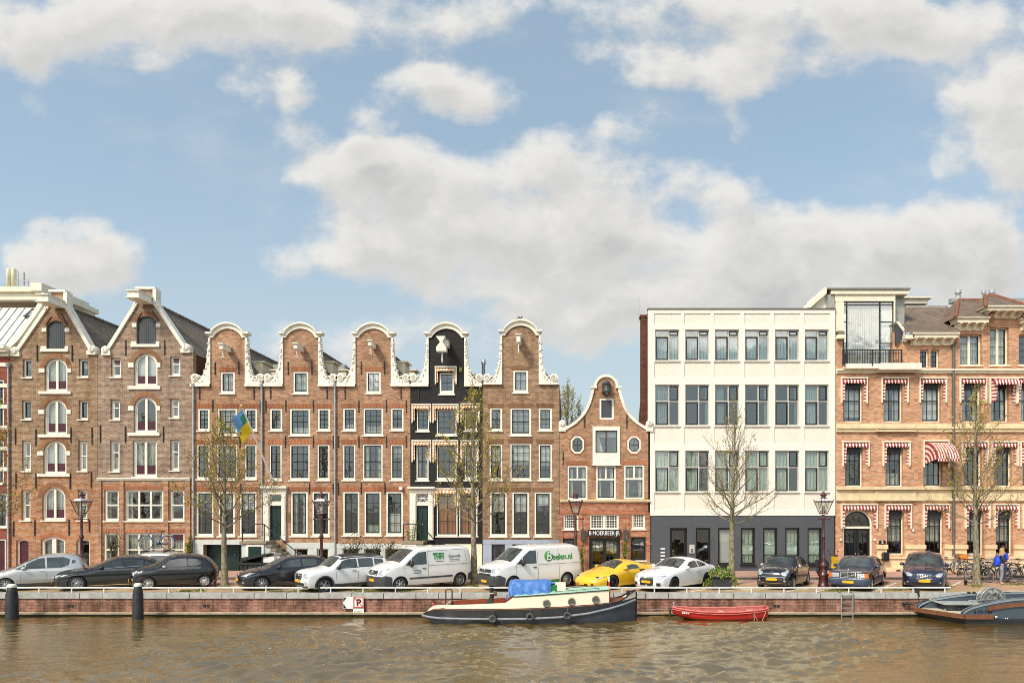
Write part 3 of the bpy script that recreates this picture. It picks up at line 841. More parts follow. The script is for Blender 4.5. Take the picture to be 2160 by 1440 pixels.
for a, k in (((220, 1032, 251, 1098), dict(transom=.5, cur=('drapes', NETC, .25))), ((263, 1032, 345, 1098), dict(transom=.5, mull=[1/3, 2/3], mt=.05, cur=('drapes', NETC, .12))), ((358, 1032, 389, 1098), dict(transom=.5)),
   ((218, 1123, 251, 1190), dict(transom=.45, cur=('drapes', GREENC, .3))), ((263, 1123, 345, 1190), dict(transom=.45, mull=[1/3, 2/3], mt=.05, cur=('full', NETC, 1.))), ((358, 1123, 389, 1190), dict(transom=.45, cur=('full', NETC, 1.), top_panel=(.2, PANELRED)))):
 W2.win(*a, ft=.1, cols=1, rows=1, sash=WHITE, st=.04, rec=.08, tt=.045, **k)
 W2.lintel(a[0], a[2], a[1], LINT, .2)
W2.hole(288, 666, 330, 726, .35)
W2.wall([(206, 1215), (407.5, 1215), (407.5, 744), (394, 740), (325, 640), (325, 610), (290.5, 610), (290.5, 640), (282, 650), (226, 746), (206, 746)], B_WARE2)
attic_shutter(W2, 288, 666, 330, 726, .35)
hoist(W2, 311, 635, 1.35, .62, .34, box=True)
coping(W2, [(224, 743), (282, 650), (290, 634)], [(394, 738), (328, 640), (328, 610)])
W2.pbox('gable_cap', 287, 606, 329, 610.5, WHITE, .12, .36)
W2.cornice(206.5, 402, 1007, 1013, WHITE, ((0, .5, .12), (.5, 1, .06)))
for p in (210, 257, 351, 397): W2.pbox('pilaster', p-5, 1014, p+5, 1213, B_WARE2, .07)
W2.anchors([(212, 898, 932), (265, 900, 932), (265.5, 718, 749), (347.5, 718, 747), (345, 900, 931)])
for a, b in (((299, 660), (290, 676)), ((322, 656), (334, 676))):
 (xa, za), (xb, zb) = W2.P(*a), W2.P(*b)
 MB().tube([(xa, YB-.03, za), (xb, YB-.03, zb)], .025, 5).build('wall_anchor', IRON, W2.root)
W2.gable_roof(746, 632, TILE_DK, 307, depth=13)
W2.shell(748, B_SIDE)
# ---- far left: end of a striped red house with a lead mansard behind it
FH = House('red brick house with white stone bands and a leaded attic, cut by the photo edge', -110, 21)
FH.win(-60, 800, -25, 900, cols=2, rows=3); FH.win(-60, 930, -25, 1030, cols=2, rows=3)
FH.win(-12, 1040, 14, 1112, cols=2, rows=3); FH.win(-14, 1136, 12, 1208, cols=1, rows=1, panel=(.99, PANELRED), sill=False, name='door')
FH.win(-10, 800, 8, 900, cols=2, rows=3, sill=True); FH.win(-10, 930, 8, 1020, cols=2, rows=3)
FH.wall([(-110, 1215), (21, 1215), (21, 742), (-110, 742)], B_FAR)
for k in range(6): FH.pbox('stone_band', -109, 765+k*44, 20.6, 773+k*44, CREAM, .025)
FH.cornice(-110, 22, 732, 752, WHITE, ((0, .3, .5), (.3, .6, .4), (.6, 1, .15)))
FH.pbox('stone_band', -109, 1108, 20.8, 1112, WHITE, .1)
def fh_roof():
 h = FH
 xa, xb = X(-110), X(60)
 # cheek wall with a sweeping white coping, facing the canal a little behind the front
 arc = smooth_line([(21, 738), (32, 715), (52, 684), (70, 655), (84, 630), (90, 610)], 5)
 body = [h.P(*p) for p in [(-110, 738)]+[(p[0]-2, p[1]) for p in arc]+[(90, 606), (-110, 606)]]
 y0 = YB+.45
 MB().prism([h.P(*p) for p in ((-24, 748), (112, 748), (100, 612), (82, 612), (70, 640), (50, 668), (32, 695), (8, 722), (-24, 741))], y0+.25, y0+.45).build('attic_wall', LEAD, h.root)
 mb = MB()
 P = [h.P(p[0]-6, p[1]) for p in smooth_line([(-26, 745), (-6, 738), (18, 718), (40, 690), (60, 662), (76, 636), (84, 612)], 5)]
 for (x0, z0), (x1, z1) in zip(P, P[1:]):
  mb.prism([(x0-.08, z0), (x1-.08, z1), (x1+.2, z1-.05), (x0+.2, z0-.05)], y0-.02, y0+.5)
 mb.build('coping', WHITE, h.root)
 # slanted pane of the studio roof
 g = MB()
 q = [h.P(-110, 722), h.P(12, 722), h.P(78, 628), h.P(-110, 628)]
 g.add([(q[0][0], y0+.1, q[0][1]), (q[1][0], y0+.1, q[1][1]), (q[2][0], y0+1.6, q[2][1]), (q[3][0], y0+1.6, q[3][1])], [(0, 1, 2, 3)])
 g.build('roof_slope', plain('white_roof_sheet', srgb(226, 224, 214), .35, var=.08, scale=1.2), h.root)
 sm_ = MB()
 for k in range(9):
  a = -90+k*17; sm_.tube([(h.P(a, 0)[0], y0+.08, q[0][1]), (h.P(a+18, 0)[0], y0+1.58, q[2][1])], .03, 4)
 sm_.build('roof_seam', LEAD, h.root)
 s = MB()
 for (a, b, c, d) in (((8, 653), (36, 653), (26, 634), (0, 634)), ((-30, 656), (0, 655), (-4, 636), (-30, 636))):
  pass
 fr = MB()
 c = [(7, 652), (33, 652), (42, 634), (17, 634)]
 ys = [y0+1.2, y0+1.2, y0+1.48, y0+1.48]
 pts = [(*[h.P(*p)[0]], y-.12, h.P(*p)[1]) for p, y in zip(c, ys)]
 for i in range(4): fr.tube([pts[i], pts[(i+1) % 4]], .05, 4, smooth=False)
 o = fr.build('skylight', BLACKP, h.root)
 MB().add(pts, [(0, 1, 2, 3)]).build('pane', GLASSB, o)
 yc = y0+1.3; x0, z1, x1, z0 = X(-110, yc), Z(606, yc), X(90, yc), Z(632, yc)
 k = MB().box(x0, x1, yc, y0+6, z0, z1-.3).box(x0, x1+.15, yc-.2, y0+6.2, z1-.3, z1)
 k.box(x1-.35, x1+.3, yc-.5, y0+5, z1-.35, z1+.12)
 k.build('attic_cornice', CREAM, h.root)
fh_roof()
FH.shell(742, B_FAR)
def mast():
 r = empty('antenna_mast', (X(28, 43), 43.5, Z(600, 43)), 0, 'pale telecom antenna panels on a mast above the far leaded roof', 'antenna')
 y = 43.5
 for a, b in ((14, 23), (24, 34)):
  x0, x1 = X(a, y), X(b, y)
  MB().lathe([(0, Z(607, y)), ((x1-x0)/2, Z(607, y)), ((x1-x0)/2, Z(569, y)), ((x1-x0)/2*.8, Z(567, y)), (0, Z(567, y))], ((x0+x1)/2, y, 0), 14).build('antenna_panel', plain('antenna_cream', srgb(214, 208, 180), .5), r)
 p = MB()
 for a, t in ((38, 572), (50, 575), (59, 590)): p.tube([(X(a, y), y, Z(612, y)), (X(a, y), y, Z(t, y))], .06 if a == 50 else .03, 6)
 p.tube([(X(36, y), y, Z(587, y)), (X(60, y), y, Z(596, y))], .03, 5)
 p.build('pole', ZINC, r)
mast()
# ---- the three red neck gables, the black one and the brown one
def neck_house(label, x0, x1, n0, n1, mat, apex=682, eave=814, roofmat=TILE_DK, roof_ridge=716):
 h = House(label, x0, x1)
 return h
def rcur():
 q = rh_.random()
 return ('drapes', rh_.choice([NETC, GREENC, GREYC]), rh_.uniform(.14, .3)) if q < .36 else ('low', NETC, rh_.uniform(.2, .5)) if q < .5 else ('full', rh_.choice([BLINDW, BLINDG, NETC]), rh_.uniform(.2, .55)) if q < .68 else None
def std_rows(h, r3, r2, r1, mat=LINT, sash=BLACKP, cur3=None, cur2=None, cur1=None, r1kw=None):
 for i, a in enumerate(r3):
  wide = a[2]-a[0] > 33
  h.win(*a, ft=.1, fb=.12, cols=3 if wide else 2, rows=4 if wide else 4, rail=.5, sash=sash, st=.04, rec=.03, cur=(cur3[i] if cur3 else None) or rcur())
  h.lintel(a[0], a[2], a[1], mat, .26)
 for i, a in enumerate(r2):
  wide = a[2]-a[0] > 33
  h.win(*a, ft=.08, fb=.12, cols=3 if wide else 2, rows=4, rail=.5, sash=sash, st=.05, rec=.03, cur=(cur2[i] if cur2 else None) or rcur())
  h.lintel(a[0], a[2], a[1], mat, .28)
 for i, a in enumerate(r1):
  h.win(*a, ft=.1, fb=.14, cols=2, rows=4, rail=None, sash=RED_TRIM, st=.07, rec=.03, cur=(cur1[i] if cur1 else None) or rcur(), **(r1kw or {}))
  h.lintel(a[0], a[2], a[1], mat, .26)
def claws(h, n0, n1, l=True, r=True, scl=1.0, scr=1.0):
 claw(h, n0, -1, sc=scl); claw(h, n1, 1, sc=scr)
def dormer(h, y, z, w=.9, hh=.9):
 """white cheeked dormer on the east slope"""
def low_windows(h, items):
 for a in items: h.win(*a, ft=.06, cols=1, rows=1, sash=BLACKP, st=.05, rec=.06, sill=False)
A = House('red brick neck gable house with a dark garage mouth and a tree in front', 408, 555.5)
A.win(465, 784, 495, 829, ft=.1, fb=.13, cols=2, rows=2, st=.04, rec=.03, cur=('part', NETC, .12, 1.)); A.lintel(465, 495, 784, LINT, .26)
std_rows(A, [(417, 861, 442, 908), (459, 861, 500, 918), (516, 861, 542, 908)], [(415, 937, 442, 1010), (457, 937, 500, 1011), (516, 937, 541, 1010)],
  [(414, 1036, 450, 1130), (460, 1036, 495, 1130), (505, 1036, 541, 1130)], cur3=[('full', NETC, .5), ('full', NETC, 1.), None])
gar = A.hole(430, 1148, 528, 1230)
A.wall(neck_outline(408, 555.5, 444.4, 517.5), B_RED)
neck_top(A, 444.4, 517.5, 436, 526); claws(A, 444.4, 517.5, scl=.98, scr=.9)
hoist(A, 484, 739, 1.0, .2, .26)
A.anchors([(421, 812, 840), (449, 845, 866), (454, 765, 788), (504, 764, 788), (536, 811, 840), (549, 845, 868), (449, 920, 940), (506, 920, 942), (508, 1020, 1040), (549, 1020, 1040)])
A.gable_roof(814, 716, TILE_DK, 481, depth=9); A.shell(815, B_SIDE)
A.downpipe(409.5, 818, 1208); A.downpipe(553.5, 818, 1140)
for q in ((408.5, 1139, 429.5, 1213), (528.5, 1139, 548, 1213)): A.pbox('base_panel', *q, GREYBASE, .05)
A.pbox('base_panel', 408.5, 1138, 555, 1148, GREYBASE, .06)
def garage(h, px0, px1, py, door, n=3):
 x0, z1 = h.P(px0, py); x1, _ = h.P(px1, py); y = h.yb+.5
 mb = MB().box(x0, x1, y, y+.06, .0, z1)
 for i in range(n+1):
  xm = x0+(x1-x0)*i/n; mb.box(xm-.05, xm+.05, y-.05, y, 0, z1)
 o = mb.build('garage_door', door, h.root)
 for i in range(n): MB().ball((x0+(x1-x0)*(i+.75)/n, y-.05, 1.0), .04, .05, .04).build('handle', CHROME, o)
garage(A, 430, 528, 1148, DKGREEN)
Bh = House('red brick neck gable house with grey stoop, green door and white door surround', 556, 707.5)
Bh.win(618, 783, 650, 830, ft=.1, fb=.13, cols=2, rows=2, st=.04, rec=.03, cur=('part', NETC, .12, 1.)); Bh.lintel(618, 650, 783, LINT, .26)
std_rows(Bh, [(569, 861, 595, 908), (611, 861, 654, 918), (670, 861, 696, 908)], [(568, 937, 594, 1012), (611, 937, 653, 1012), (669, 937, 695, 1012)],
  [(613, 1036, 649, 1130), (658, 1036, 695, 1130)], cur3=[None, ('low', BLINDW, .25), None], cur2=[('full', BLINDD, .25), ('full', BLINDD, .22), None], cur1=[('drapes', NETC, .3), None])
low_windows(Bh, [(623, 1156, 650, 1182), (669, 1156, 693, 1190)])
def door_case(h, px0, px1, dx0, dx1, ptop, pbot, dtop, ttop, tbot, door=DKGREEN, cross=False):
 """white timber surround: pilasters, frieze and cornice round a panelled door with a toplight"""
 x0, _ = h.P(px0, 0); x1, _ = h.P(px1, 0); za, zb = h.P(0, ptop)[1], h.P(0, pbot)[1]
 a, b = h.P(dx0, 0)[0], h.P(dx1, 0)[0]; zd, zt0, zt1 = h.P(0, dtop)[1], h.P(0, tbot)[1], h.P(0, ttop)[1]
 y = h.yb; mb = MB()
 mb.box(x0, a, y-.12, y+.05, zb, zt1); mb.box(b, x1, y-.12, y+.05, zb, zt1)
 for u, v in ((x0, a), (b, x1)):
  mb.box(u+.04, v-.04, y-.16, y-.12, zb+.3, zt1-.1); mb.box(u-.01, v+.01, y-.17, y-.12, zb, zb+.25)
 mb.box(a, b, y-.08, y+.05, zd, zt0)
 mb.box(x0-.02, x1+.02, y-.14, y+.05, zt1, za-.12); mb.box(x0-.1, x1+.1, y-.32, y+.05, za-.12, za)
 n = 16
 for i in range(n): xm = x0+(x1-x0)*(i+.5)/n; mb.box(xm-.03, xm+.03, y-.2, y-.14, za-.2, za-.12)
 s = mb.build('door_surround', WHITE, h.root)
 h.holes.append(rect(a, zb, b, zd)); h.holes.append(rect(a, zt0, b, zt1))
 d = MB().box(a, b, y+.08, y+.14, zb, zd)
 w = (b-a)
 for u, v, p, q in ((.12, .46, .08, .42), (.54, .88, .08, .42), (.12, .46, .48, .92), (.54, .88, .48, .92)):
  d.box(a+w*u, a+w*v, y+.06, y+.081, zb+(zd-zb)*p, zb+(zd-zb)*q)
 o = d.build('door', door, h.root)
 MB().ball((a+w*.5, y+.04, zb+(zd-zb)*.45), .04, .05, .04).build('handle', plain('brass', (.6, .42, .14), .3, 1.0, var=.05), o)
 t = MB().ring(rect(a, zt0, b, zt1), rect(a+.06, zt0+.06, b-.06, zt1-.06), y+.03, y+.09)
 if cross:
  for p, q in (((a, zt0), (b, zt1)), ((a, zt1), (b, zt0)), ((a, (zt0+zt1)/2), (b, (zt0+zt1)/2))): t.tube([(p[0], y+.06, p[1]), (q[0], y+.06, q[1])], .025, 5)
 tl = t.build('toplight', WHITE, h.root)
 MB().quad((a+.05, y+.08, zt0+.05), (b-.05, y+.08, zt0+.05), (b-.05, y+.08, zt1-.05), (a+.05, y+.08, zt1-.05)).build('pane', GLASS, tl)
 return s
door_case(Bh, 557, 604, 570, 595, 1025, 1139, 1066, 1042, 1059)
Bh.wall(neck_outline(556, 707.5, 597.5, 672), B_RED2)
neck_top(Bh, 597.5, 672, 590, 681.5); claws(Bh, 597.5, 672, scl=.98, scr=.84)
hoist(Bh, 637, 738, 1.0, .2, .26)
Bh.anchors([(571, 811, 840), (603, 845, 866), (608, 764, 788), (658, 764, 788), (690, 812, 840), (661, 845, 868), (561, 845, 868), (602, 920, 942), (661, 920, 942), (703, 920, 944), (653, 1020, 1040), (703, 1020, 1040)])
Bh.gable_roof(814, 716, TILE_DK, 634, depth=9); Bh.shell(815, B_SIDE)
Bh.downpipe(707.5, 818, 1190)
Bh.pbox('base_panel', 605.5, 1145, 622, 1213, GREYBASE, .05); Bh.pbox('base_panel', 650.5, 1145, 668.5, 1213, GREYBASE, .05); Bh.pbox('base_panel', 693.5, 1145, 707, 1213, GREYBASE, .05)
Bh.pbox('base_panel', 605.5, 1144, 707, 1156, GREYBASE, .06)
for a, b in ((622, 650), (668.5, 693.5)): Bh.pbox('base_panel', a, 1182 if a < 640 else 1190, b, 1213, GREYBASE, .05)
Bh.pbox('name_plate', 603.5, 1082, 612, 1100, plain('bronze_plate', (.25, .17, .07), .4, .6), .03)
def stoop(label, px_l, px_r, top_py, steps, yfront, px_end, mat_side, door_rect=None, group=None, yb=YB, stepmat=None, ntread=7):
 """stone landing in front of a raised door with a flight of steps going down to the right"""
 x0, x1 = X(px_l), X(px_r); zt = Z(top_py); y0 = yb-1.15; y1 = yb-.01
 r = empty('stoop', ((x0+x1)/2, yb-.6, .12), 0, label, 'stoop')
 MB().box(x0, x1, y0+.05, y1, .0, zt-.16).build('plinth', mat_side, r)
 MB().box(x0-.08, x1+.06, y0-.06, y1, zt-.16, zt).build('landing', stepmat, r, bevel=.02)
 xe = X(px_end); st = MB(); n = ntread
 for i in range(n):
  xa = x1+.0+(xe-x1)*i/n; xb = x1+(xe-x1)*(i+1)/n+.06; za = zt-(zt-.12)*(i+1)/(n+1)
  st.box(xa, xb, y0, y1, za-.1, za)
  st.box(xa, xb-.08, y0+.06, y1-.002, .0, za-.1, 1)
 st.build('flight', [stepmat, mat_side], r)
 rl = MB(); ry = y0+.06
 top = [(x0+.05, ry, zt+.95), (x1-.1, ry, zt+.95), (xe+.05, ry, .12+1.0)]
 rl.tube(top, .03, 6); rl.tube([(p[0], p[1], p[2]-.42) for p in top], .015, 5)
 for p in (top[0], top[1]): rl.tube([p, (p[0], p[1], zt)], .035, 6)
 rl.tube([top[2], (top[2][0], ry, .12)], .035, 6); rl.ball((top[2][0], ry, 1.16), .06, .06, .08)
 rl.build('railing', IRON, r)
 if door_rect:
  a, b, c = door_rect
  xa, xb, zc = X(a), X(b), Z(c)
  dm = MB().box(xa, xb, y0+.0, y0+.048, .0, zc)
  dd = dm.build('cellar_door', DKGREEN, r)
  fr = MB().box(xa-.12, xa-.002, y0-.02, y0+.048, .0, zc+.12).box(xb+.002, xb+.12, y0-.02, y0+.048, .0, zc+.12).box(xa, xb, y0-.02, y0+.048, zc, zc+.12)
  fr.build('frame', WHITE, dd)
 return r
STEP = plain('bluestone_step', srgb(150, 138, 118), .75, var=.15, dirt=.35, bump=.15)
stoop('grey stoop with brown stone steps below the green door in the white surround', 528, 578, 1139, 7, 40, 646, GREYBASE, (543, 570, 1150), stepmat=STEP)
Cc = House('red brick neck gable house between two downpipes, tall green sashes and shrubs below', 708, 865.5)
Cc.win(772, 783, 803, 829, ft=.1, fb=.13, cols=2, rows=2, st=.04, rec=.03, cur=('part', NETC, .12, 1.)); Cc.lintel(772, 803, 783, LINT, .26)
std_rows(Cc, [(723, 860, 750, 908), (766, 860, 808, 918), (824, 860, 851, 907)], [(723, 937, 749, 1012), (765, 936, 807, 1012), (824, 937, 850, 1012)],
  [(723, 1036, 758, 1129), (768, 1036, 804, 1129), (814, 1036, 850, 1129)], cur3=[('low', BLINDW, .25), ('low', NETC, .3), None], cur1=[None, ('low', GREENC, .2), ('low', BLINDW, .5)])
low_windows(Cc, [(723, 1156, 758, 1182), (768, 1156, 804, 1182), (812, 1156, 846, 1182)])
Cc.wall(neck_outline(708, 865.5, 750.5, 825), B_RED)
neck_top(Cc, 750.5, 825, 743, 834); claws(Cc, 750.5, 825, scl=1.0, scr=.96)
hoist(Cc, 790, 732, 1.0, .2, .26)
Cc.anchors([(728, 811, 840), (757, 845, 868), (762, 764, 788), (811, 764, 788), (846, 812, 840), (815, 845, 868), (857, 845, 868), (757, 920, 942), (815, 920, 942), (714, 920, 942), (857, 920, 942), (762, 1018, 1040), (812, 1018, 1040), (714, 1018, 1042)])
Cc.gable_roof(814, 716, TILE_DK, 788, depth=9); Cc.shell(815, B_SIDE)
Cc.pbox('base_panel', 709.5, 1146, 864, 1156, GREYBASE, .06)
for a, b in ((709.5, 723), (758, 768), (804, 812), (846, 864)): Cc.pbox('base_panel', a, 1156, b, 1213, GREYBASE, .05)
for a, b in ((723, 758), (768, 804), (812, 846)): Cc.pbox('base_panel', a, 1182, b, 1213, GREYBASE, .05)
o_ = MB().box(*sorted((X(844), X(850))), YB-.3, YB, Z(1033), Z(1027)).build('security_camera', WHITEPL, Cc.root)
D = House('black painted neck gable house with white carved gable and orange striped awnings', 866, 1017.5)
D.win(927, 786, 958, 831, ft=.1, fb=.2, cols=2, rows=2, st=.04, rec=.03)
for a, w in (((879, 864, 905, 909), 2), ((921, 864, 963, 918), 3), ((980, 864, 1006, 908), 2)): D.win(*a, ft=.07, fb=.12, cols=w, rows=4, st=.04, rec=.03)
for a, w in (((878, 937, 904, 1013), 2), ((921, 937, 963, 1013), 3), ((980, 937, 1006, 1012), 2)): D.win(*a, ft=.07, fb=.18, cols=w, rows=4, rail=.5, st=.04, rec=.03, cur=('drapes', NETC, .25) if w == 2 else None)
WARMC = cloth_mat('warm_curtain', srgb(196, 120, 62), 8)
for a in ((921, 1042, 965, 1130), (968, 1042, 1007, 1130)): D.win(*a, ft=.07, fb=.1, cols=2, rows=3, st=.05, rec=.03, cur=('full', WARMC, 1.))
door_case(D, 865, 915, 879, 904, 1026, 1138, 1066, 1040, 1060, door=DKGREEN, cross=True)
D.wall(neck_outline(866, 1017.5, 904.5, 979.5), B_BLACK)
neck_top(D, 904.5, 979.5, 895, 988); claws(D, 904.5, 979.5, scl=.9, scr=.9)
x, z = D.P(938, 733)
hb = MB().prism([(x-.32, z+.42), (x+.2, z+.42), (x+.05, z+.1), (x+.26, z-.2), (x+.26, z-.42), (x-.3, z-.42), (x-.3, z-.2), (x-.08, z+.1)], YB-1.05, YB-.6)
hb.box(x+.02, x+.3, YB-.6, YB+.05, z-.05, z+.3); hb.tube([(x, YB-.8, z-.42), (x, YB-.8, z-.95), (x+.01, YB-.8, z-1.05)], [.05, .05, .01], 6)
hb.build('hoist_beam', WHITE, D.root)
for q in ((918, 773, 964, 808), (869, 852, 910, 889), (913, 852, 968, 889), (972, 851, 1012, 887), (869, 928, 910, 972), (913, 928, 967, 972), (972, 928, 1010, 972)):
 awning(D, *q, STRIPE_O, STRIPE_W, stripe=3.2, drop=7, topproj=.2, leg=4)
awning(D, 916, 1029, 963, 1065, STRIPE_O, STRIPE_W, stripe=3.4, drop=8, topproj=.25, leg=4); awning(D, 965, 1029, 1010, 1065, STRIPE_O, STRIPE_W, stripe=3.4, drop=8, topproj=.25, leg=4)
D.anchors([(883, 820, 842)])
D.gable_roof(814, 722, TILE_DK, 942, depth=9); D.shell(815, B_SIDE)
D.pbox('base_panel', 939, 1147, 1017, 1213, CREAM, .05); D.pbox('base_panel', 916, 1147, 938.9, 1213, BLACKP, .04)
D.pbox('wall_plaque', 969, 775, 974, 784, plain('moss_green', (.2, .25, .03), .7), .06)
stoop('white edged stoop with iron railing below the black house door', 858, 900, 1139, 6, 40, 948, CREAM, (864, 882, 1149), stepmat=STEP)
E = House('brown brick neck gable house with blue grey ground floor, pigeon on its top', 1018, 1180)
E.win(1082, 780, 1114, 828, ft=.11, fb=.16, cols=2, rows=2, st=.04, rec=.03, cur=('full', BLINDG, 1.)); E.lintel(1082, 1114, 780, LINTD, .2)
std_rows(E, [(1033, 860, 1059, 908), (1076, 860, 1120, 918), (1136, 860, 1164, 908)], [(1032, 936, 1059, 1012), (1076, 935, 1120, 1012), (1136, 936, 1164, 1012)],
  [(1033, 1037, 1069, 1131), (1080, 1037, 1116, 1131), (1127, 1037, 1163, 1131)], mat=LINTD, cur3=[('full', BLINDG, 1.), ('full', BLINDG, .9), ('full', BLINDG, 1.)], cur2=[('full', BLINDW, .62), ('full', BLINDW, .6), ('full', BLINDW, .62)],
  cur1=[('full', BLINDW, .45), ('full', BLINDW, .45), ('full', BLINDW, .3)])
E.hole(1037, 1147, 1065, 1230); E.hole(1081, 1147, 1176, 1230)
E.wall(neck_outline(1018, 1180, 1059.5, 1136.5, eave=810, spring=708, apex=688), B_BROWN)
neck_top(E, 1059.5, 1136.5, 1052, 1143, apex=675.5, spring=708, sh=698)
claw(E, 1059.5, -1, py_top=708, py_bot=811, sc=.97); claw(E, 1136.5, 1, py_top=708, py_bot=811, sc=1.0)
hoist(E, 1096, 722, 1.0, .22, .4, hook=False)
x, z = E.P(1096, 722); MB().tube([(x, YB-.85, z-.2), (x, YB-.85, z-.8)], .045, 6).build('hook', WHITE, E.root)
E.gable_roof(811, 735, TILE_DK, 1098, depth=7); E.shell(811, B_SIDE)
E.pbox('base_panel', 1018.5, 1138, 1179.5, 1147, BLUEBASE, .06)
for a, b in ((1018.5, 1037), (1065, 1081), (1176, 1179.5)): E.pbox('base_panel', a, 1147, b, 1213, BLUEBASE, .05)
garage(E, 1081, 1176, 1147, BLACKP, 4)
x0, z1 = E.P(1037, 1147); x1, _ = E.P(1065, 1147)
dd = MB().box(x0, x1, YB+.1, YB+.16, 0, z1).build('door', BLUEGREY, E.root)
MB().quad((x0+.2, YB+.09, .9), (x1-.2, YB+.09, .9), (x1-.2, YB+.09, z1-.2), (x0+.2, YB+.09, z1-.2)).build('pane', GLASS, dd)
# ---- the low bell gable house
Fh = House('low orange brick bell gable house with octagonal windows and white loft surround', 1180.5, 1371)
Fh.win(1264, 839, 1295, 885, ft=.12, fb=.12, cols=1, rows=1, rec=.03, panel=(.99, BLUEGREY), sash=BLUEGREY, sill=False)
def loft(h):
 x0, z1 = h.P(1250, 899); x1, z0 = h.P(1308, 980); a, b = h.P(1256, 0)[0], h.P(1302, 0)[0]; zt, zb = h.P(0, 908)[1], h.P(0, 955)[1]
 h.holes.append(rect(a, zb, b, zt)); y = h.yb
 mb = MB().box(x0, a, y-.06, y+.1, z0, z1).box(b, x1, y-.06, y+.1, z0, z1).box(a, b, y-.06, y+.1, zt, z1).box(a, b, y-.06, y-.005, z0, zb).box(x0-.04, x1+.04, y-.14, y+.02, z0-.05, z0-.002)
 o = mb.build('loft_surround', WHITE, h.root)
 m = (a+b)/2
 s = MB().ring(rect(a, zb, b, zt), rect(a+.06, zb+.06, b-.06, zt-.06), y+.03, y+.09).box(m-.05, m+.05, y+.025, y+.085, zb+.06, zt-.06)
 s.build('sash', BLUEGREY, o)
 MB().quad((a+.03, y+.07, zb+.03), (b-.03, y+.07, zb+.03), (b-.03, y+.07, zt-.03), (a+.03, y+.07, zt-.03)).build('pane', GLASS, o)
 c = MB(); n = 20; zc = zt-(zt-zb)*.27
 c.add([(a+(b-a)*i/n, y+.16+.02*math.sin(i*2), zz) for zz in (zc, zt) for i in range(n+1)], [(i, i+1, i+n+2, i+n+1) for i in range(n)], 0, True)
 c.build('curtain', BLINDG, o)
 MB().add([(a+.0, y+.2, zb), (a+.5, y+.2, zb), (a+.2, y+.2, zc), (a, y+.2, zc)], [(0, 1, 2, 3)]).build('curtain', NETC, o)
loft(Fh)
def octagon(h, pcx, pcy):
 cx, cz = h.P(pcx, pcy); y = h.yb
 def oc(w, hh, c=.42): return [(cx-w*c, cz-hh), (cx+w*c, cz-hh), (cx+w, cz-hh*.5), (cx+w, cz+hh*.5), (cx+w*c, cz+hh), (cx-w*c, cz+hh), (cx-w, cz+hh*.5), (cx-w, cz-hh*.5)]
 o, i = oc(.385, .5), oc(.29, .4)
 h.holes.append(o)
 w = MB().ring(o, i, y-.03, y+.1).build('window', WHITE, h.root)
 MB().ring(oc(.288, .398), oc(.25, .355), y+.02, y+.06).box(cx-.013, cx+.013, y+.02, y+.06, cz-.36, cz+.36).box(cx-.25, cx+.25, y+.024, y+.056, cz-.013, cz+.013).build('sash', BLACKP, w)
 MB().add([(a, y+.05, b) for a, b in i], [tuple(range(8))]).build('pane', GLASS, w)
 MB().ring(oc(.46, .58), oc(.387, .502), y-.012, y+.03).build('brick_surround', LINT, w)
octagon(Fh, 1218, 938); octagon(Fh, 1337.5, 938)
for a in ((1197, 981, 1239, 1053), (1257, 981, 1299, 1053), (1316, 980, 1359, 1052)):
 Fh.win(*a, ft=.1, fb=.1, cols=1, rows=1, sash=BLACKP, st=.05, transom=.6, mull=None, rec=.03, cur=('drapes', NETC, .22), sill=False)
 x, z1 = Fh.P((a[0]+a[2])/2, a[1]); zm = Fh.P(0, a[1]+29)[1]
 MB().box(x-.045, x+.045, YB+.03, YB+.12, zm, z1-.08).build('mullion', WHITE, Fh.root)
 Fh.lintel(a[0], a[2], a[1], LINT, .25)
for a, m in (((1188, 1083, 1220, 1116), None), ((1244, 1083, 1305, 1116), .5), ((1333, 1081, 1361, 1115), None)):
 Fh.win(*a, ft=.08, cols=10 if m else 6, rows=5, sash=WHITE, st=.03, mull=m, mt=.08, rec=.04)
Fh.win(1331, 1132, 1362, 1181, ft=.06, cols=1, rows=1, sash=BLACKP, frame=BLACKP, sillmat=WHITE, rec=.1)
Fh.win(1187, 1135, 1213, 1210, ft=.06, fb=.02, cols=1, rows=1, sash=BLACKP, frame=BLACKP, panel=(.5, BLACKP), rec=.15, sill=False, name='door')
Fh.win(1243, 1134, 1308, 1209, ft=.08, fb=.02, frame=BLACKP, sash=DKGREEN, cols=6, rows=4, mull=.5, mt=.1, st=.12, panel=(.24, DKGREEN), rec=.15, sill=False, name='door', cur=('full', NETC, .35))
bell = smooth_line([(1193, 905), (1215, 891), (1233, 872), (1244, 850), (1251, 825)], 6)
bell_r = [(2*1278.5-a, b) for a, b in bell]
Ff_poly = [(1180.5, 1215), (1371, 1215), (1371, 908), (1366, 906)]+[p for p in bell_r]+[(1306, 817), (1300, 817)]
th = [(1278.5+22*math.cos(t), 817-23*math.sin(t)) for t in [PI*k/12 for k in range(0, 13)]]
Ff_poly += th[0:]+[(1256, 817), (1251, 817)]+bell[::-1]+[(1185, 908), (1180.5, 908)]
Fh.wall(Ff_poly, B_SMALL)
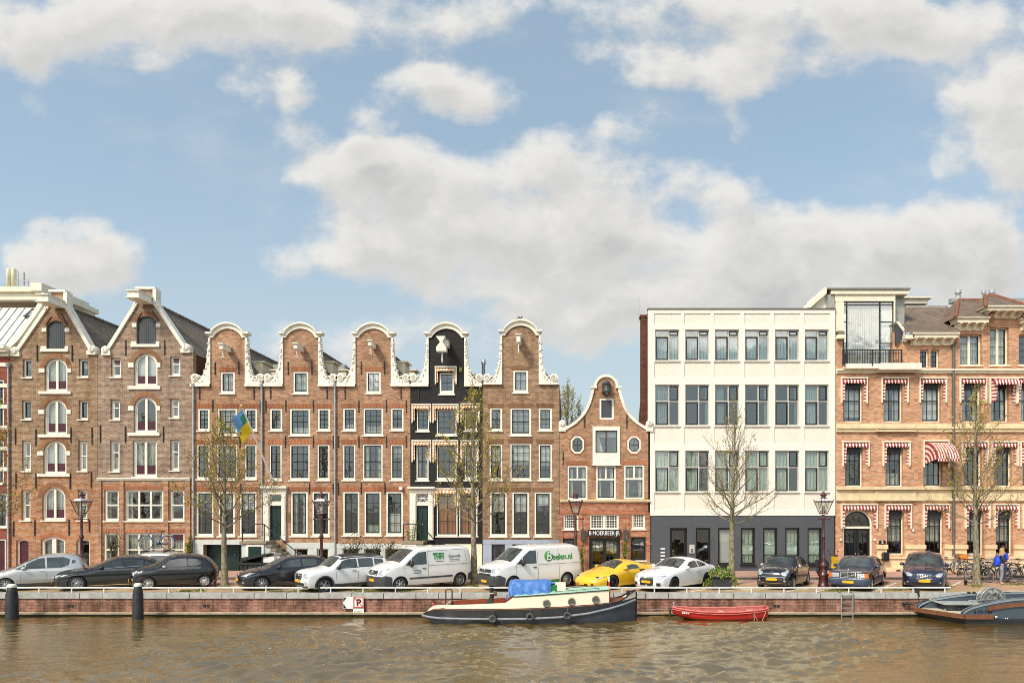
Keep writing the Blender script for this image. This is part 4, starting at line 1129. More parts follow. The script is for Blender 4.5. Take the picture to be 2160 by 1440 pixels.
def bell_cop(h):
 for sg in (-1, 1):
  mb = MB()
  ln = [(a if sg < 0 else 2*1278.5-a, b) for a, b in smooth_line([(1186, 909), (1193, 905), (1215, 891), (1233, 872), (1244, 850), (1251, 825), (1252, 815)], 6)]
  P = [h.P(*p) for p in ln]
  for (xa, za), (xb, zb) in zip(P, P[1:]):
   d = Vector((xb-xa, zb-za)).normalized(); nx, nz = (-d.y, d.x) if sg < 0 else (d.y, -d.x)
   mb.prism([(xa-nx*.05, za-nz*.05), (xb-nx*.05, zb-nz*.05), (xb+nx*.11, zb+nz*.11), (xa+nx*.11, za+nz*.11)], h.yb-.08, h.yb+.38)
  x, z = h.P(1186 if sg < 0 else 2*1278.5-1187, 905)
  mb.box(x-.2, x+.2, h.yb-.1, h.yb+.3, z-.12, z+.28); mb.lathe([(0, -.14), (.18, -.14), (.2, -.1), (.2, .3), (0, .3)], (x, h.yb, z+.33), 12, axis='Y')
  mb.tube([(x+(.02+.12*k/14)*math.cos(k*.6), h.yb-.15, z+.3+(.02+.12*k/14)*math.sin(k*.6)) for k in range(15)], .022, 5)
  mb.build('coping', STUCCO, h.root)
 mb = MB(); P = [h.P(*p) for p in th]; c = h.P(1278.5, 817)
 for (xa, za), (xb, zb) in zip(P, P[1:]):
  f = lambda x, z, k: (c[0]+(x-c[0])*k, c[1]+(z-c[1])*k)
  mb.prism([f(xa, za, .95), f(xb, zb, .95), f(xb, zb, 1.2), f(xa, za, 1.2)], h.yb-.08, h.yb+.38)
 for sg in (-1, 1):
  x, z = h.P(1278.5+sg*26, 817); mb.box(x-.18, x+.18, h.yb-.13, h.yb+.38, z-.05, z+.07)
 mb.build('gable_cornice', STUCCO, h.root)
bell_cop(Fh)
x, z = Fh.P(1279, 817)
hb = MB().lathe([(.0, .36), (.16, .3), (.22, .2), (.22, .16), (.17, .12), (.15, -.02), (.24, -.22), (.27, -.3), (.2, -.34), (0, -.36)], (x, YB-.3, z), 8)
hb.box(x-.09, x+.09, YB-.5, YB+.05, z-.46, z-.3); hb.box(x-.24, x+.24, YB-.14, YB+.04, z-.3, z+.2)
hb.build('hoist_beam', BLUEGREY, Fh.root)
Fh.cornice(1181, 1370.5, 1053, 1059, STONE, ((0, .6, .14), (.6, 1, .07)))
Fh.cornice(1181, 1370.5, 1080, 1084, LINT, ((0, 1, .05),), name='brick_course')
for p in (1183.5, 1225, 1324, 1367): Fh.pbox('pilaster', p-3.5, 1085, p+3.5, 1212, B_SMALL, .06)
for p, a in ((1183.5, 1145), (1225, 1145), (1324, 1145), (1367, 1145)): Fh.pbox('brick_course', p-5, a, p+5, a+3, LINT, .09)
sgx0, sgz1 = Fh.P(1240, 1116); sgx1, sgz0 = Fh.P(1309, 1131)
sgn = MB().box(sgx0, sgx1, YB-.16, YB-.1, sgz0, sgz1).build('name_board', BLACKP, Fh.root)
tb = MB(); add_text(tb, 'B·MOERBEEK·JR', .34, on_front((sgx0+sgx1)/2, YB-.165, (sgz0+sgz1)/2-.01), bold=.002, sx=.76)
tb.build('lettering', WHITEPL, sgn)
for p in (1230, 1320):
 x, z = Fh.P(p, 1128); m = MB()
 m.box(x-.13, x+.13, YB-.22, YB-.2, z-.26, z+.26).box(x-.13, x+.13, YB-.2, YB, z-.3, z-.26).box(x-.13, x+.13, YB-.2, YB, z+.26, z+.3).box(x-.13, x-.11, YB-.2, YB, z-.26, z+.26).box(x+.11, x+.13, YB-.2, YB, z-.26, z+.26)
 m.tube([(x, YB-.02, z+.3), (x, YB-.02, z+.42)], .02, 5); m.build('wall_lantern', plain('aged_copper', (.1, .09, .07), .5, .5), Fh.root)
Fh.anchors([(1233, 876, 900), (1322, 876, 902), (1188, 955, 978), (1369, 955, 978)])
Fh.gable_roof(930, 835, TILE_DK, 1278.5, depth=8); Fh.shell(925, B_SIDE, depth=9)
# ---- white modern block
Gh = House('white modern office block with recessed lattice panels over a dark slate ground floor', 1367.5, 1762, name='office_building')
PANEL_W = None
def lattice():
 m = bpy.data.materials.new('lattice_panel'); t = NT(m); p = t.pos(); x, y, z = t.xyz(p)
 a = t.math('SINE', t.math('MULTIPLY', t.math('ADD', x, t.math('MULTIPLY', z, 1.9)), 20.0)); b = t.math('SINE', t.math('MULTIPLY', t.math('SUBTRACT', x, t.math('MULTIPLY', z, 1.9)), 20.0))
 hh = t.math('MAXIMUM', t.math('ABSOLUTE', a), t.math('ABSOLUTE', b))
 hh = t.math('MINIMUM', t.math('ABSOLUTE', a), t.math('ABSOLUTE', b))
 c = t.mix(t.noise(p, 1.1, 4), srgb(238, 230, 212), srgb(246, 240, 224))
 t.out(t.principled(c, .7, normal=t.bump(t.smooth(hh, 0, .45), .6, .014))); return m
PANEL_W = lattice()
GWALL = plain('white_concrete', srgb(239, 233, 221), .7, var=.04, dirt=.12, dirtcol=(.5, .45, .38), bump=.06)
ALU = plain('pale_aluminium', srgb(196, 192, 180), .45, .1, var=.05)
colx = [(1382, 1433), (1445.5, 1496), (1508, 1559), (1571.5, 1622), (1635, 1685.5), (1698, 1748)]
def office_window(h, a, row, i):
 x0, z1 = h.P(a[0], a[1]); x1, z0 = h.P(a[2], a[3]); w, hh = x1-x0, z1-z0; y = h.yb
 h.holes.append(rect(x0, z0, x1, z1))
 ft = .06; fr = MB().ring(rect(x0, z0, x1, z1), rect(x0+ft, z0+ft, x1-ft, z1-ft), y+.1, y+.2)
 xm = x0+w*.57; zt = z0+hh*(.8 if row == 0 else .6)
 fr.box(xm-.04, xm+.04, y+.105, y+.19, z0+ft, z1-ft); fr.box(x0+ft, x1-ft, y+.11, y+.185, zt-.04, zt+.04)
 o = fr.build('window', ALU, h.root)
 s = MB()
 for q in ((x0+ft, z0+ft, xm-.04, zt-.04), (xm+.04, zt+.04, x1-ft, z1-ft)): s.ring(rect(*q), rect(q[0]+.05, q[1]+.05, q[2]-.05, q[3]-.05), y+.08, y+.15)
 s.build('sash', BLACKP, o)
 MB().quad((x0+ft*.5, y+.16, z0+ft*.5), (x1-ft*.5, y+.16, z0+ft*.5), (x1-ft*.5, y+.16, z1-ft*.5), (x0+ft*.5, y+.16, z1-ft*.5)).build('pane', GLASSB if row < 2 else GLASS, o)
 MB().box(x0-.05, x1+.05, y-.05, y+.12, z0-.05, z0-.002).build('sill', GWALL, o)
 n = 22; c = MB(); mt = [GREYC, NETC][i % 2] if row == 1 else (NETC if row == 0 else GREENC)
 spans = [(0, 1)] if row == 0 or (row == 2 and i not in (1, 4)) else [(0, .62 if i in (0, 5) else .4)] if row == 1 and i in (0, 2, 5) else [(0, .55)] if row == 2 else [(.85, 1)]
 for a0, b0 in spans:
  c.add([(x0+w*(a0+(b0-a0)*k/n), y+.22+.025*math.sin(k*2.1), zz) for zz in (z0, z1) for k in range(n+1)], [(k, k+1, k+n+2, k+n+1) for k in range(n)], 0, True)
 c.build('curtain', mt, o)
for i, (a, b) in enumerate(colx):
 for row, (t, bb) in enumerate(((695, 760), (811, 897), (950, 1037))): office_window(Gh, (a, t, b, bb), row, i)
pan = [(661, 684), (764, 797), (901, 936), (1040, 1076)]
for a, b in colx:
 for t, bb in pan: Gh.hole(a-2, t, b+3, bb)
Gh.wall([(1367.5, 1087), (1762, 1087), (1762, 652), (1367.5, 652)], GWALL)
for a, b in colx:
 for t, bb in pan:
  x0, z1 = Gh.P(a-2, t); x1, z0 = Gh.P(b+3, bb)
  MB().box(x0, x1, YB+.045, YB+.1, z0, z1).build('lattice_panel', PANEL_W, Gh.root)
xa, xb = Gh.P(1366, 0)[0], Gh.P(1763, 0)[0]
MB().box(xa, xb, YB-.06, YB+.4, Z(652), Z(650)).build('roof_edge', plain('grey_edge', srgb(120, 118, 110), .5), Gh.root)
Gh.holes = []
SLATE = None
def slate():
 m = bpy.data.materials.new('slate_cladding'); t = NT(m); p = t.pos(); x, y, z = t.xyz(p)
 b = t.n('ShaderNodeTexBrick', offset=.5); t.put(b, 'Vector', t.comb(x, z, 0.0)); t.put(b, 'Color1', (.075, .081, .092)); t.put(b, 'Color2', (.085, .091, .102)); t.put(b, 'Mortar', (.045, .048, .055))
 b.inputs['Scale'].default_value = 1; b.inputs['Brick Width'].default_value = 1.3; b.inputs['Row Height'].default_value = .68; b.inputs['Mortar Size'].default_value = .006
 c = t.mix(t.math('MULTIPLY', t.smooth(t.noise(t.scale(p, (2, 2, .5)), 1.5, 6, .7), .45, .8), .3), b.outputs[0], (.12, .12, .12))
 t.out(t.principled(c, .5)); return m
SLATE = slate()
gl = [(1468, 1499), (1515, 1545), (1563, 1593), (1610, 1640), (1657, 1687), (1704, 1734)]
for i, (a, b) in enumerate(gl):
 Gh.win(a, 1113, b, 1190, ft=.06, cols=1, rows=1, frame=BLACKP, sash=BLACKP, st=.04, rec=.14, sillmat=BLACKP, cur=[None, ('full', BLINDW, 1.), ('full', GREENC, 1.), ('full', GREENC, 1.), ('full', GREENC, .85), ('full', GREENC, 1.)][i])
 if i >= 2:
  x0, z1 = Gh.P(a+2, 1150); x1, z0 = Gh.P(b-2, 1169)
  MB().quad((x0, YB+.235, z0), (x1, YB+.235, z0), (x1, YB+.235, z1), (x0, YB+.235, z1)).build('frosted_strip', plain('frosted_film', srgb(205, 222, 205), .6), Gh.root)
Gh.win(1413, 1113, 1450, 1209, ft=.08, fb=.03, cols=1, rows=1, frame=BLACKP, sash=BLACKP, st=.08, rec=.2, sill=False, name='door')
Gh.wall([(1367.5, 1215), (1760, 1215), (1760, 1087.5), (1367.5, 1087.5)], SLATE, t=.3, dy=.04)
x0, z1 = Gh.P(1454, 1148); x1, z0 = Gh.P(1465, 1166)
ic = MB().box(x0, x1, YB-.02, YB+.04, z0, z1).build('intercom', plain('brushed_plate', (.6, .58, .55), .4, .3), Gh.root)
for dz in (.28, .4): MB().box((x0+x1)/2-.04, (x0+x1)/2+.04, YB-.03, YB-.02, z1-dz-.04, z1-dz+.04).build('button', BLACKP, ic)
for k in range(4): Gh.pbox('name_plate', 1393.5, 1155.5+k*7.4, 1403, 1158.5+k*7.4, WHITEPL, .0, .045)
Gh.x1 -= .01
def office_body():
 y0 = YB+.34; x0, x1 = Gh.x0, Gh.x1
 # brick side wall with a raking top, seen above the low house
 def side(pts, xa, xb, name, m):
  vs = [(xa, y, z) for y, z in pts]+[(xb, y, z) for y, z in pts]; n = len(pts)
  MB().add(vs, [tuple(range(n)), tuple(range(2*n-1, n-1, -1))]+[(i, i+n, (i+1) % n+n, (i+1) % n) for i in range(n)]).build(name, m, Gh.root, fix=True)
 zt = Z(655)
 prof = [(YB+.36, 0), (YB+6, 0), (YB+6, 6.2), (YB+6, 9.2), (YB+2.2, 13.2), (YB+1.3, zt), (YB+.36, zt)]
 side(prof, x0, x0+.25, 'side_wall', B_SIDE)
 side(prof, x1-.25, x1-.002, 'side_wall', B_SIDE)
 MB().box(x0+.26, x1-.26, YB+1.0, YB+6, zt-.1, zt-.02).build('roof', LEAD, Gh.root)
 MB().box(x0+.26, x1-.26, YB+5.8, YB+6, 0, 9).build('side_wall', B_SIDE, Gh.root)
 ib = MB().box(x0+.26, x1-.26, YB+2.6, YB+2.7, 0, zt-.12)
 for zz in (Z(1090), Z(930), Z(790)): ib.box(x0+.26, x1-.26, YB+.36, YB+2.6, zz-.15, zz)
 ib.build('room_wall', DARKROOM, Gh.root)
 MB().box(x0-.35, x0-.001, YB+.7, YB+1.2, 8, Z(662)).box(x0-.4, x0+.05, YB+.66, YB+1.24, Z(662), Z(657)).build('chimney', B_SIDE, Gh.root)
 MB().tube([(x0-.45, YB+.9, Z(670)), (x0-.45, YB+.9, Z(617))], .02, 5).build('antenna', STEEL, Gh.root)
 MB().box(x0-.03, x0-.002, YB+2.3, YB+2.9, 10.1, 11.2).build('window', WHITE, Gh.root)
office_body()
# ---- the mansion with red striped awnings
Hh = House('orange brick mansion with a glazed studio dormer and arched black front door', 1763, 2009.5, name='mansion')
Ih = House('orange brick mansion wing with hipped pavilion roofs on white bracketed eaves', 2010.5, 2300, name='mansion')
def mwin(h, a, rise=0, **k):
 k.setdefault('valance', .2)
 h.win(*a, rise=rise, ft=.07, fb=.08, frame=CREAM, cols=3, rows=4, rail=.5 if not rise else .62, st=.06, rec=.2, sill=False, fdep=.12, **k)
for i, a in enumerate(((1779, 800, 1820, 890), (1864, 800, 1904, 890), (1945, 800, 1985, 890))): mwin(Hh, a, cur=('full', BLINDW, .95) if i == 2 else ('full', BLINDG, .9) if i == 0 else ('drapes', BLINDG, .4))
for i, a in enumerate(((1783, 936, 1820, 1026), (1868, 936, 1905, 1026), (1948, 936, 1988, 1026))): mwin(Hh, a, rise=.3, cur=[None, ('low', NETC, .3), ('drapes', NETC, .25)][i])
for i, a in enumerate(((1871, 1072, 1907, 1170), (1951, 1072, 1990, 1170))): mwin(Hh, a, rise=.3, cur=('part', NETC, .28, .8))
for a in ((1941, 737, 1959, 776), (1963, 737, 1981, 776)): Hh.win(*a, ft=.07, cols=2, rows=3, frame=CREAM, rec=.15, sill=False)
# front door under its fanlight
def front_door(h):
 x0, z1 = h.P(1778, 1074); x1, _ = h.P(1840, 0); y = h.yb; w = x1-x0
 rise = w/2-.02
 h.holes.append(arch_poly(x0, -.05, x1, z1, rise, 16)); t = .09
 zt = h.P(0, 1112)[1]; a, b = x0+t, x1-t
 f = MB().ring(arch_poly(x0, 0, x1, z1, rise, 16), arch_poly(a, .12, b, z1-t, rise-t, 16), y+.1, y+.25).box(a, b, y+.09, y+.24, zt-.06, zt+.06)
 s = f.build('door_surround', CREAM, h.root)
 c = (a+b)/2; fl = MB()
 g = arch_poly(a, zt+.05, b, z1-t, (b-a)/2-.02, 16)
 fl.ring(g, [(c+(p-c)*.9, zt+.06+(q-zt-.06)*.9) for p, q in g], y+.15, y+.2)
 gi = arch_poly(c-(b-a)*.23, zt+.05, c+(b-a)*.23, zt+.06+(b-a)*.22, (b-a)*.2, 12)
 fl.tube([(p, y+.17, q) for p, q in gi[2:]], .02, 5)
 for k in range(1, 5): t_ = PI*k/5; fl.tube([(c+.35*math.cos(t_), y+.17, zt+.06+.33*math.sin(t_)), (c+.72*math.cos(t_), y+.17, zt+.06+.66*math.sin(t_))], .015, 5)
 o = fl.build('fanlight', BLACKP, h.root)
 MB().add([(p, y+.19, q) for p, q in g], [tuple(range(len(g)))]).build('pane', GLASS, o)
 for lx0, lx1 in ((a, c-.005), (c+.005, b)):
  d = MB(); m = (lx0+lx1)/2; q = .13
  d.box(lx0, lx0+q, y+.16, y+.22, .12, zt-.06).box(lx1-q, lx1, y+.16, y+.22, .12, zt-.06).box(lx0+q, lx1-q, y+.16, y+.22, .12, .4).box(lx0+q, lx1-q, y+.16, y+.22, zt-.2, zt-.06)
  ins = (lx1-lx0)/2-q
  for zz in (.4+ins, .4+ins*.0+.62): d.lathe([(ins*.52, -.02), (ins*.62, 0), (ins*.52, .02)], (m, y+.19, .62 if zz > .6 else .62), 12, axis='Y')
  for k in (-1, 1): d.lathe([(ins*.38, -.02), (ins*.5, 0), (ins*.38, .02)], (m+k*ins*.5, y+.19, .68), 10, axis='Y'); d.lathe([(ins*.38, -.02), (ins*.5, 0), (ins*.38, .02)], (m+k*ins*.5, y+.19, zt-.45), 10, axis='Y')
  d.tube([(m-ins, y+.19, zt-.7)]+[(m+ins*math.cos(PI-PI*k/8), y+.19, zt-.7+ins*1.1*math.sin(PI*k/8)) for k in range(9)]+[(m+ins, y+.19, zt-.7)], .025, 5)
  d.box(m-.015, m+.015, y+.175, y+.205, .9, zt-.3)
  dd = d.build('door', BLACKP, h.root)
  MB().quad((lx0+q, y+.21, .4), (lx1-q, y+.21, .4), (lx1-q, y+.21, zt-.2), (lx0+q, y+.21, zt-.2)).build('pane', GLASS, dd)
  MB().ball((c+(-.08 if lx0 < c-.1 else .08), y+.12, 1.1), .04, .05, .04).build('handle', CHROME, dd)
front_door(Hh)
# glazed studio opening
Hh.hole(1778, 636, 1884, 771)
Hh.wall([(1763, 1215), (2009.5, 1215), (2009.5, 720), (1900, 720), (1900, 700), (1884.5, 700), (1884.5, 771), (1777.5, 771), (1777.5, 716), (1763, 716)], B_MANS, holes=[q for q in Hh.holes[:-1]])
for x0, x1, t in ((1945, 2010, 0),): pass
def studio(h):
 y = YB+.2
 x0, x1 = X(1779, y), X(1884, y); zb, zt = Z(771, y), Z(636, y)
 fr = MB()
 for p in (1779, 1786, 1856, 1884): fr.box(X(p, y)-.03, X(p, y)+.03, y-.03, y+.04, zb, zt)
 for a, b, q in ((1779, 1786, 679), (1856, 1884, 679), (1779, 1786, 724), (1856, 1884, 724), (1779, 1884, 643)): fr.box(X(a, y), X(b, y), y-.025, y+.035, Z(q, y)-.025, Z(q, y)+.025)
 fr.box(x0, x1, y-.04, y+.05, zt-.05, zt)
 o = fr.build('studio_window', BLACKP, h.root)
 MB().quad((x0, y+.02, zb), (x1, y+.02, zb), (x1, y+.02, zt), (x0, y+.02, zt)).build('pane', GLASS, o)
 c = MB(); n = 60; a, b = X(1787, y), X(1856, y)
 c.add([(a+(b-a)*i/n, y+.13+.04*math.sin(i*1.9), z) for z in (zb, Z(645, y)) for i in range(n+1)], [(i, i+1, i+n+2, i+n+1) for i in range(n)], 0, True)
 c.build('drape', cloth_mat('studio_drape', srgb(222, 216, 204), 16), o)
 for a, b in ((1763, 1779), (1857, 1884)):
  MB().box(X(a, y), X(b, y), y+.16, y+.18, zb, zt).build('blind', BLINDW, o)
 d = MB().box(X(1762, y), x0, y-.08, y+2.5, Z(700, y), zt)
 d.build('dormer_cheek', CREAM, h.root)
 MB().box(x1, X(1887, y), y-.1, y+.3, zb, zt).build('dormer_post', CREAM, h.root)
 MB().box(X(1887, y)+.002, X(1913, y), y+.3, y+2.5, Z(683, y), Z(622, y)).build('dormer_panel', LEAD, h.root)
 f = MB().box(X(1760, y), X(1887, y), y-.1, y+2.6, zt, Z(622, y)).box(X(1750, y), X(1913, y), y-.2, y+3, Z(622, y), Z(613, y)).box(X(1735, y), X(1916, y), y-.28, y+3.1, Z(613, y), Z(610, y), 1)
 f.prism([(X(1700, y), Z(652, y)), (X(1706, y), Z(652, y)), (X(1740, y), Z(622, y)), (X(1740, y), Z(610, y)), (X(1735, y), Z(610, y))], y-.3, y+2.5)
 f.prism([(X(1708, y), Z(652, y)), (X(1762, y), Z(652, y)), (X(1762, y), Z(621, y)), (X(1742, y), Z(621, y))], y+.0, y+2.4)
 f.build('dormer_roof', [CREAM, plain('grey_edge', (.2, .2, .18), .5)], h.root)
 s = MB().box(X(1742, y), X(1759, y), y-.1, y-.02, Z(650, y), Z(622, y)).build('dormer_panel', LEAD, h.root)
 sc = MB().prism([(X(1884, y), Z(686, y)), (X(1900, y), Z(706, y)), (X(1900, y), Z(711, y)), (X(1886, y), Z(730, y)), (X(1884, y), Z(730, y))], y-.35, y-.05).build('dormer_shutter', BLUEGREY, h.root)
 sb = MB(); P = [(X(a, y), Z(b, y)) for a, b in ((1882, 682), (1888, 682), (1904, 702), (1904, 712), (1899, 712), (1899, 704))]
 sb.prism(P, y-.45, y+.4).build('dormer_coping', CREAM, h.root)
 bl = MB().box(X(1776, y), X(1845, y), YB-.45, YB+.2, Z(781, y), Z(771, y)).box(X(1845, y), X(1930, y), YB-.6, YB+.2, Z(784, y), Z(771, y))
 b = bl.build('balcony', WHITE, h.root)
 rl = MB(); ry = YB-.42
 xa, xb = X(1778, ry), X(1902, ry); za, zz = Z(772, ry)+.0, Z(737, ry)
 rl.box(xa, xb, ry-.03, ry+.03, zz-.05, zz).box(xa, xb, ry-.02, ry+.02, zz-.24, zz-.2).box(xa, xb, ry-.02, ry+.02, za+.02, za+.06)
 for i in range(37):
  xx = xa+(xb-xa)*i/36; rl.box(xx-.012, xx+.012, ry-.012, ry+.012, za, zz-.03)
 for k in (0, .5, .8, 1): xx = xa+(xb-xa)*k; rl.box(xx-.03, xx+.03, ry-.03, ry+.03, za, zz)
 rl.build('railing', IRON, b)
studio(Hh)
def bracket_eave(h, px0, px1, py0, py1, n, out=.75, name='eave', ret=0):
 x0, z1 = h.P(px0, py0); x1, z0 = h.P(px1, py1); y = h.yb; hh = z1-z0
 mb = MB().box(x0-.1, x1+.1, y-out, y+.3, z1-hh*.42, z1).box(x0-.16, x1+.16, y-out-.08, y+.3, z1-.08, z1+.02).box(x0, x1, y-.08, y+.1, z0, z1-hh*.42)
 for i in range(n):
  xm = x0+.12+(x1-x0-.24)*i/(n-1)
  q = [(0, z1-hh*.42), (-out*.85, z1-hh*.42), (-out*.8, z1-hh*.52), (-out*.45, z1-hh*.68), (-.1, z0+.03), (0, z0+.03)]
  mb.add([(xm-.07, y-.08+a, z) for a, z in q]+[(xm+.07, y-.08+a, z) for a, z in q], [tuple(range(6)), tuple(range(11, 5, -1))]+[(i_, i_+6, (i_+1) % 6+6, (i_+1) % 6) for i_ in range(6)])
 return mb.build(name, CREAM, h.root, fix=True)
bracket_eave(Hh, 1921, 2008, 706, 729, 5, out=.5); Hh.pbox('eave', 1901, 709, 1920, 718, CREAM, .5)
def lean_roof(h, px0, px1, py0, py1, name='roof', out=.6, dep=3.0, mat=TILE_BR, rake0=0, rake1=0):
 x0, z0 = h.P(px0, py0); x1, z1 = h.P(px1, py1); y0 = h.yb-out
 # true height: the ridge stands farther away
 z1 = Z(py1, h.yb+dep)
 mb = MB().add([(x0, y0, z0), (x1, y0, z0), (X(px1-rake1, h.yb+dep), h.yb+dep, z1), (X(px0+rake0, h.yb+dep), h.yb+dep, z1)], [(0, 1, 2, 3)])
 return mb.build(name, mat, h.root)
lean_roof(Hh, 1898, 2010, 706, 648)
lean_roof(Hh, 1763, 1778, 707, 680, dep=1.2, out=.3); Hh.pbox('eave', 1763, 708, 1779, 716, CREAM, .35)
MB().box(X(1912, 44), X(2000, 44), 44, 44.3, Z(655, 44), Z(644, 44)).build('ridge', LEAD, Hh.root)
q = MB().box(X(1910, 47), X(1958, 47), 47, 49, Z(640, 47), Z(630, 47)).box(X(1905, 47), X(1964, 47), 46.8, 49, Z(630, 47), Z(627, 47)); q.build('rooflight', CREAM, Hh.root)
for a in ((2025, 705, 2071, 770), (2088, 690, 2128, 770)): Ih.win(*a, ft=.08, frame=CREAM, cols=2, rows=4, mull=.5, mt=.07, rec=.2, fb=.1, cur=('full', NETC, 1.))
Ih.win(2149, 705, 2195, 770, ft=.08, frame=CREAM, cols=2, rows=4, mull=.5, mt=.07, rec=.2, fb=.1)
for a in ((2029, 800, 2069, 890), (2090, 800, 2128, 890), (2153, 800, 2193, 890)): mwin(Ih, a, cur=('drapes', NETC, .3))
for a in ((2033, 936, 2071, 1026), (2096, 936, 2134, 1026), (2157, 936, 2195, 1026)): mwin(Ih, a, rise=.3)
for a in ((2040, 1072, 2075, 1170), (2101, 1072, 2136, 1170), (2162, 1072, 2198, 1170)): mwin(Ih, a, rise=.3, cur=('part', NETC, .28, .8))
Ih.wall([(2010.5, 1215), (2300, 1215), (2300, 690), (2154, 690), (2154, 665), (2062, 665), (2062, 690), (2010.5, 690)], B_MANS)
for h, a, b in ((Hh, 1763.3, 2009.2), (Ih, 2010.8, 2300)):
 h.cornice(a, b, 779, 787, CREAM, ((0, .4, .22), (.4, 1, .12)))
 h.cornice(a, b, 893, 911, STONE, ((0, .4, .06), (.4, .65, .18), (.65, 1, .12)))
 h.cornice(a, b, 1026, 1056, STONE, ((0, .22, .2), (.22, .85, .05), (.85, 1, .12)))
for a, b in ((1846, 1930),):
 Hh.cornice(a, b, 779, 787, CREAM, ((0, .4, .22), (.4, 1, .12)), extra=.1); Hh.cornice(a, b, 893, 911, STONE, ((0, .4, .06), (.4, .65, .18), (.65, 1, .12)), extra=.1); Hh.cornice(a, b, 1026, 1056, STONE, ((0, .22, .2), (.22, .85, .05), (.85, 1, .12)), extra=.08)
def plinths(h, segs):
 for a, b in segs:
  h.cornice(a, b, 1148, 1157, SANDSTONE, ((0, 1, .16),)); h.pbox('plinth', a+1.5, 1157, b-1.5, 1178, SANDSTONE, .08)
plinths(Hh, [(1848, 1871), (1908, 1951), (1990.5, 2009)]); plinths(Ih, [(2011, 2039.5), (2075.5, 2100.5), (2136.5, 2161.5), (2198.5, 2300)])
for h, a, b in ((Hh, 1850, 2009.2), (Ih, 2010.8, 2300)):
 h.pbox('plinth', a, 1173, b, 1177.5, SANDSTONE, .2); h.pbox('plinth', a+.5, 1178, b-.3, 1196, SANDSTONE, .12); h.pbox('plinth', a, 1196, b-.1, 1213, STONE, .16)
MB().box(X(1888), X(1897), YB-.17, YB-.15, Z(1206), Z(1200)).build('air_vent', IRON, Hh.root)
ml = MB(); x0, z1 = Hh.P(1857, 1163); x1, z0 = Hh.P(1869, 1182)
ml.prism(arch_poly(x0, z0, x1, z1, .12, 8), YB-.42, YB-.13); mbx = ml.build('mailbox', BLACKP, Hh.root)
Hh.pbox('house_number', 1854, 1139, 1867, 1147, BLACKP, .06)
tb = MB(); xx, zz = Hh.P(1860.5, 1143); add_text(tb, 'a', .3, on_front(xx, YB-.065, zz+.03)); tb.build('lettering', WHITEPL, Hh.root)
for p, q in ((1773, 1137), (1844, 1137), (1925, 1117)): Hh.pbox('wall_light', p-1.5, q-2, p+1.5, q+3, WHITEPL, .1)
for q in ((1773, 796, 1829, 848), (1858, 796, 1915, 847), (1938, 796, 1996, 847), (1776, 930, 1833, 981), (1861, 930, 1919, 981), (1773, 1062, 1850, 1112), (1865, 1062, 1922, 1112), (1946, 1062, 2002, 1112)):
 awning(Hh, *q, STRIPE_R, STRIPE_W, edge=CREAM, stripe=3.4, drop=9, topproj=.14, leg=5.5)
open_awning(Hh, 1950, 932, 1997, 985, STRIPE_R, STRIPE_W, proj=1.5, drop=1.25)
for q in ((2023, 796, 2080, 847), (2144, 796, 2202, 847), (2027, 930, 2083, 981), (2090, 930, 2146, 981), (2150, 930, 2206, 981), (2034, 1062, 2087, 1112), (2095, 1062, 2148, 1112), (2156, 1062, 2210, 1112)):
 awning(Ih, *q, STRIPE_R, STRIPE_W, edge=CREAM, stripe=3.4, drop=9, topproj=.14, leg=5.5)
awning(Ih, 2086, 796, 2144, 849, STRIPE_R, STRIPE_W, edge=CREAM, stripe=3.4, drop=15, topproj=.42, leg=10)
Ih.downpipe(2009.5, 730, 1200, mat=plain('grey_pipe', srgb(110, 108, 100), .5, .3), r=.075)
bracket_eave(Ih, 2014, 2072, 674, 698, 4, out=.5); bracket_eave(Ih, 2072, 2150, 652, 672, 5, out=.65); bracket_eave(Ih, 2152, 2230, 674, 698, 5, out=.5)
def hip(h, px0, px1, py0, pyr, pr0, pr1, out, dep, name='pavilion_roof'):
 x0, z0 = h.P(px0, py0); x1, _ = h.P(px1, py0); y0 = h.yb-out; ym = h.yb+dep; zr = Z(pyr, ym)
 a, b = X(pr0, ym), X(pr1, ym); yb_ = ym+dep+1
 mb = MB().add([(x0, y0, z0), (x1, y0, z0), (b, ym, zr), (a, ym, zr), (x0, yb_, z0), (x1, yb_, z0)], [(0, 1, 2, 3), (5, 4, 3, 2)], 0)
 mb.add([(x0, y0, z0), (a, ym, zr), (x0, yb_, z0), (x1, y0, z0), (b, ym, zr), (x1, yb_, z0)], [(0, 1, 2), (3, 5, 4)], 1)
 r = mb.build(name, [TILE_BR, TILE_BRY], h.root)
 rid = MB(); hm = plain('ridge_tile', (.24, .09, .05), .7, var=.25)
 for p, q in (((x0, y0, z0), (a, ym, zr)), ((x1, y0, z0), (b, ym, zr)), ((a, ym, zr), (b, ym, zr))):
  p, q = Vector(p), Vector(q); n = max(2, int((q-p).length/.3))
  for i in range(n): rid.tube([p.lerp(q, i/n), p.lerp(q, min((i+1.15)/n, 1))], [.09, .12], 7)
 rid.build('ridge_tiles', hm, r)
 return (a, b, ym, zr)
MB().add([(X(2011), YB+.36, Z(688)), (X(2300), YB+.36, Z(688)), (X(2300, 45), 45, Z(634, 45)), (X(2011, 45), 45, Z(634, 45))], [(0, 1, 2, 3)]).build('roof', TILE_BR, Ih.root)
hp1 = hip(Ih, 2003, 2080, 675, 633, 2022, 2066, .62, 2.2); hp2 = hip(Ih, 2064, 2156, 654, 624, 2078, 2100, .75, 2.2); hp3 = hip(Ih, 2146, 2240, 675, 633, 2170, 2215, .62, 2.2)
MB().box(X(2004, 44.5), X(2300, 44.5), 44.4, 44.7, Z(640, 44.5), Z(630, 44.5)).build('ridge', LEAD, Ih.root)
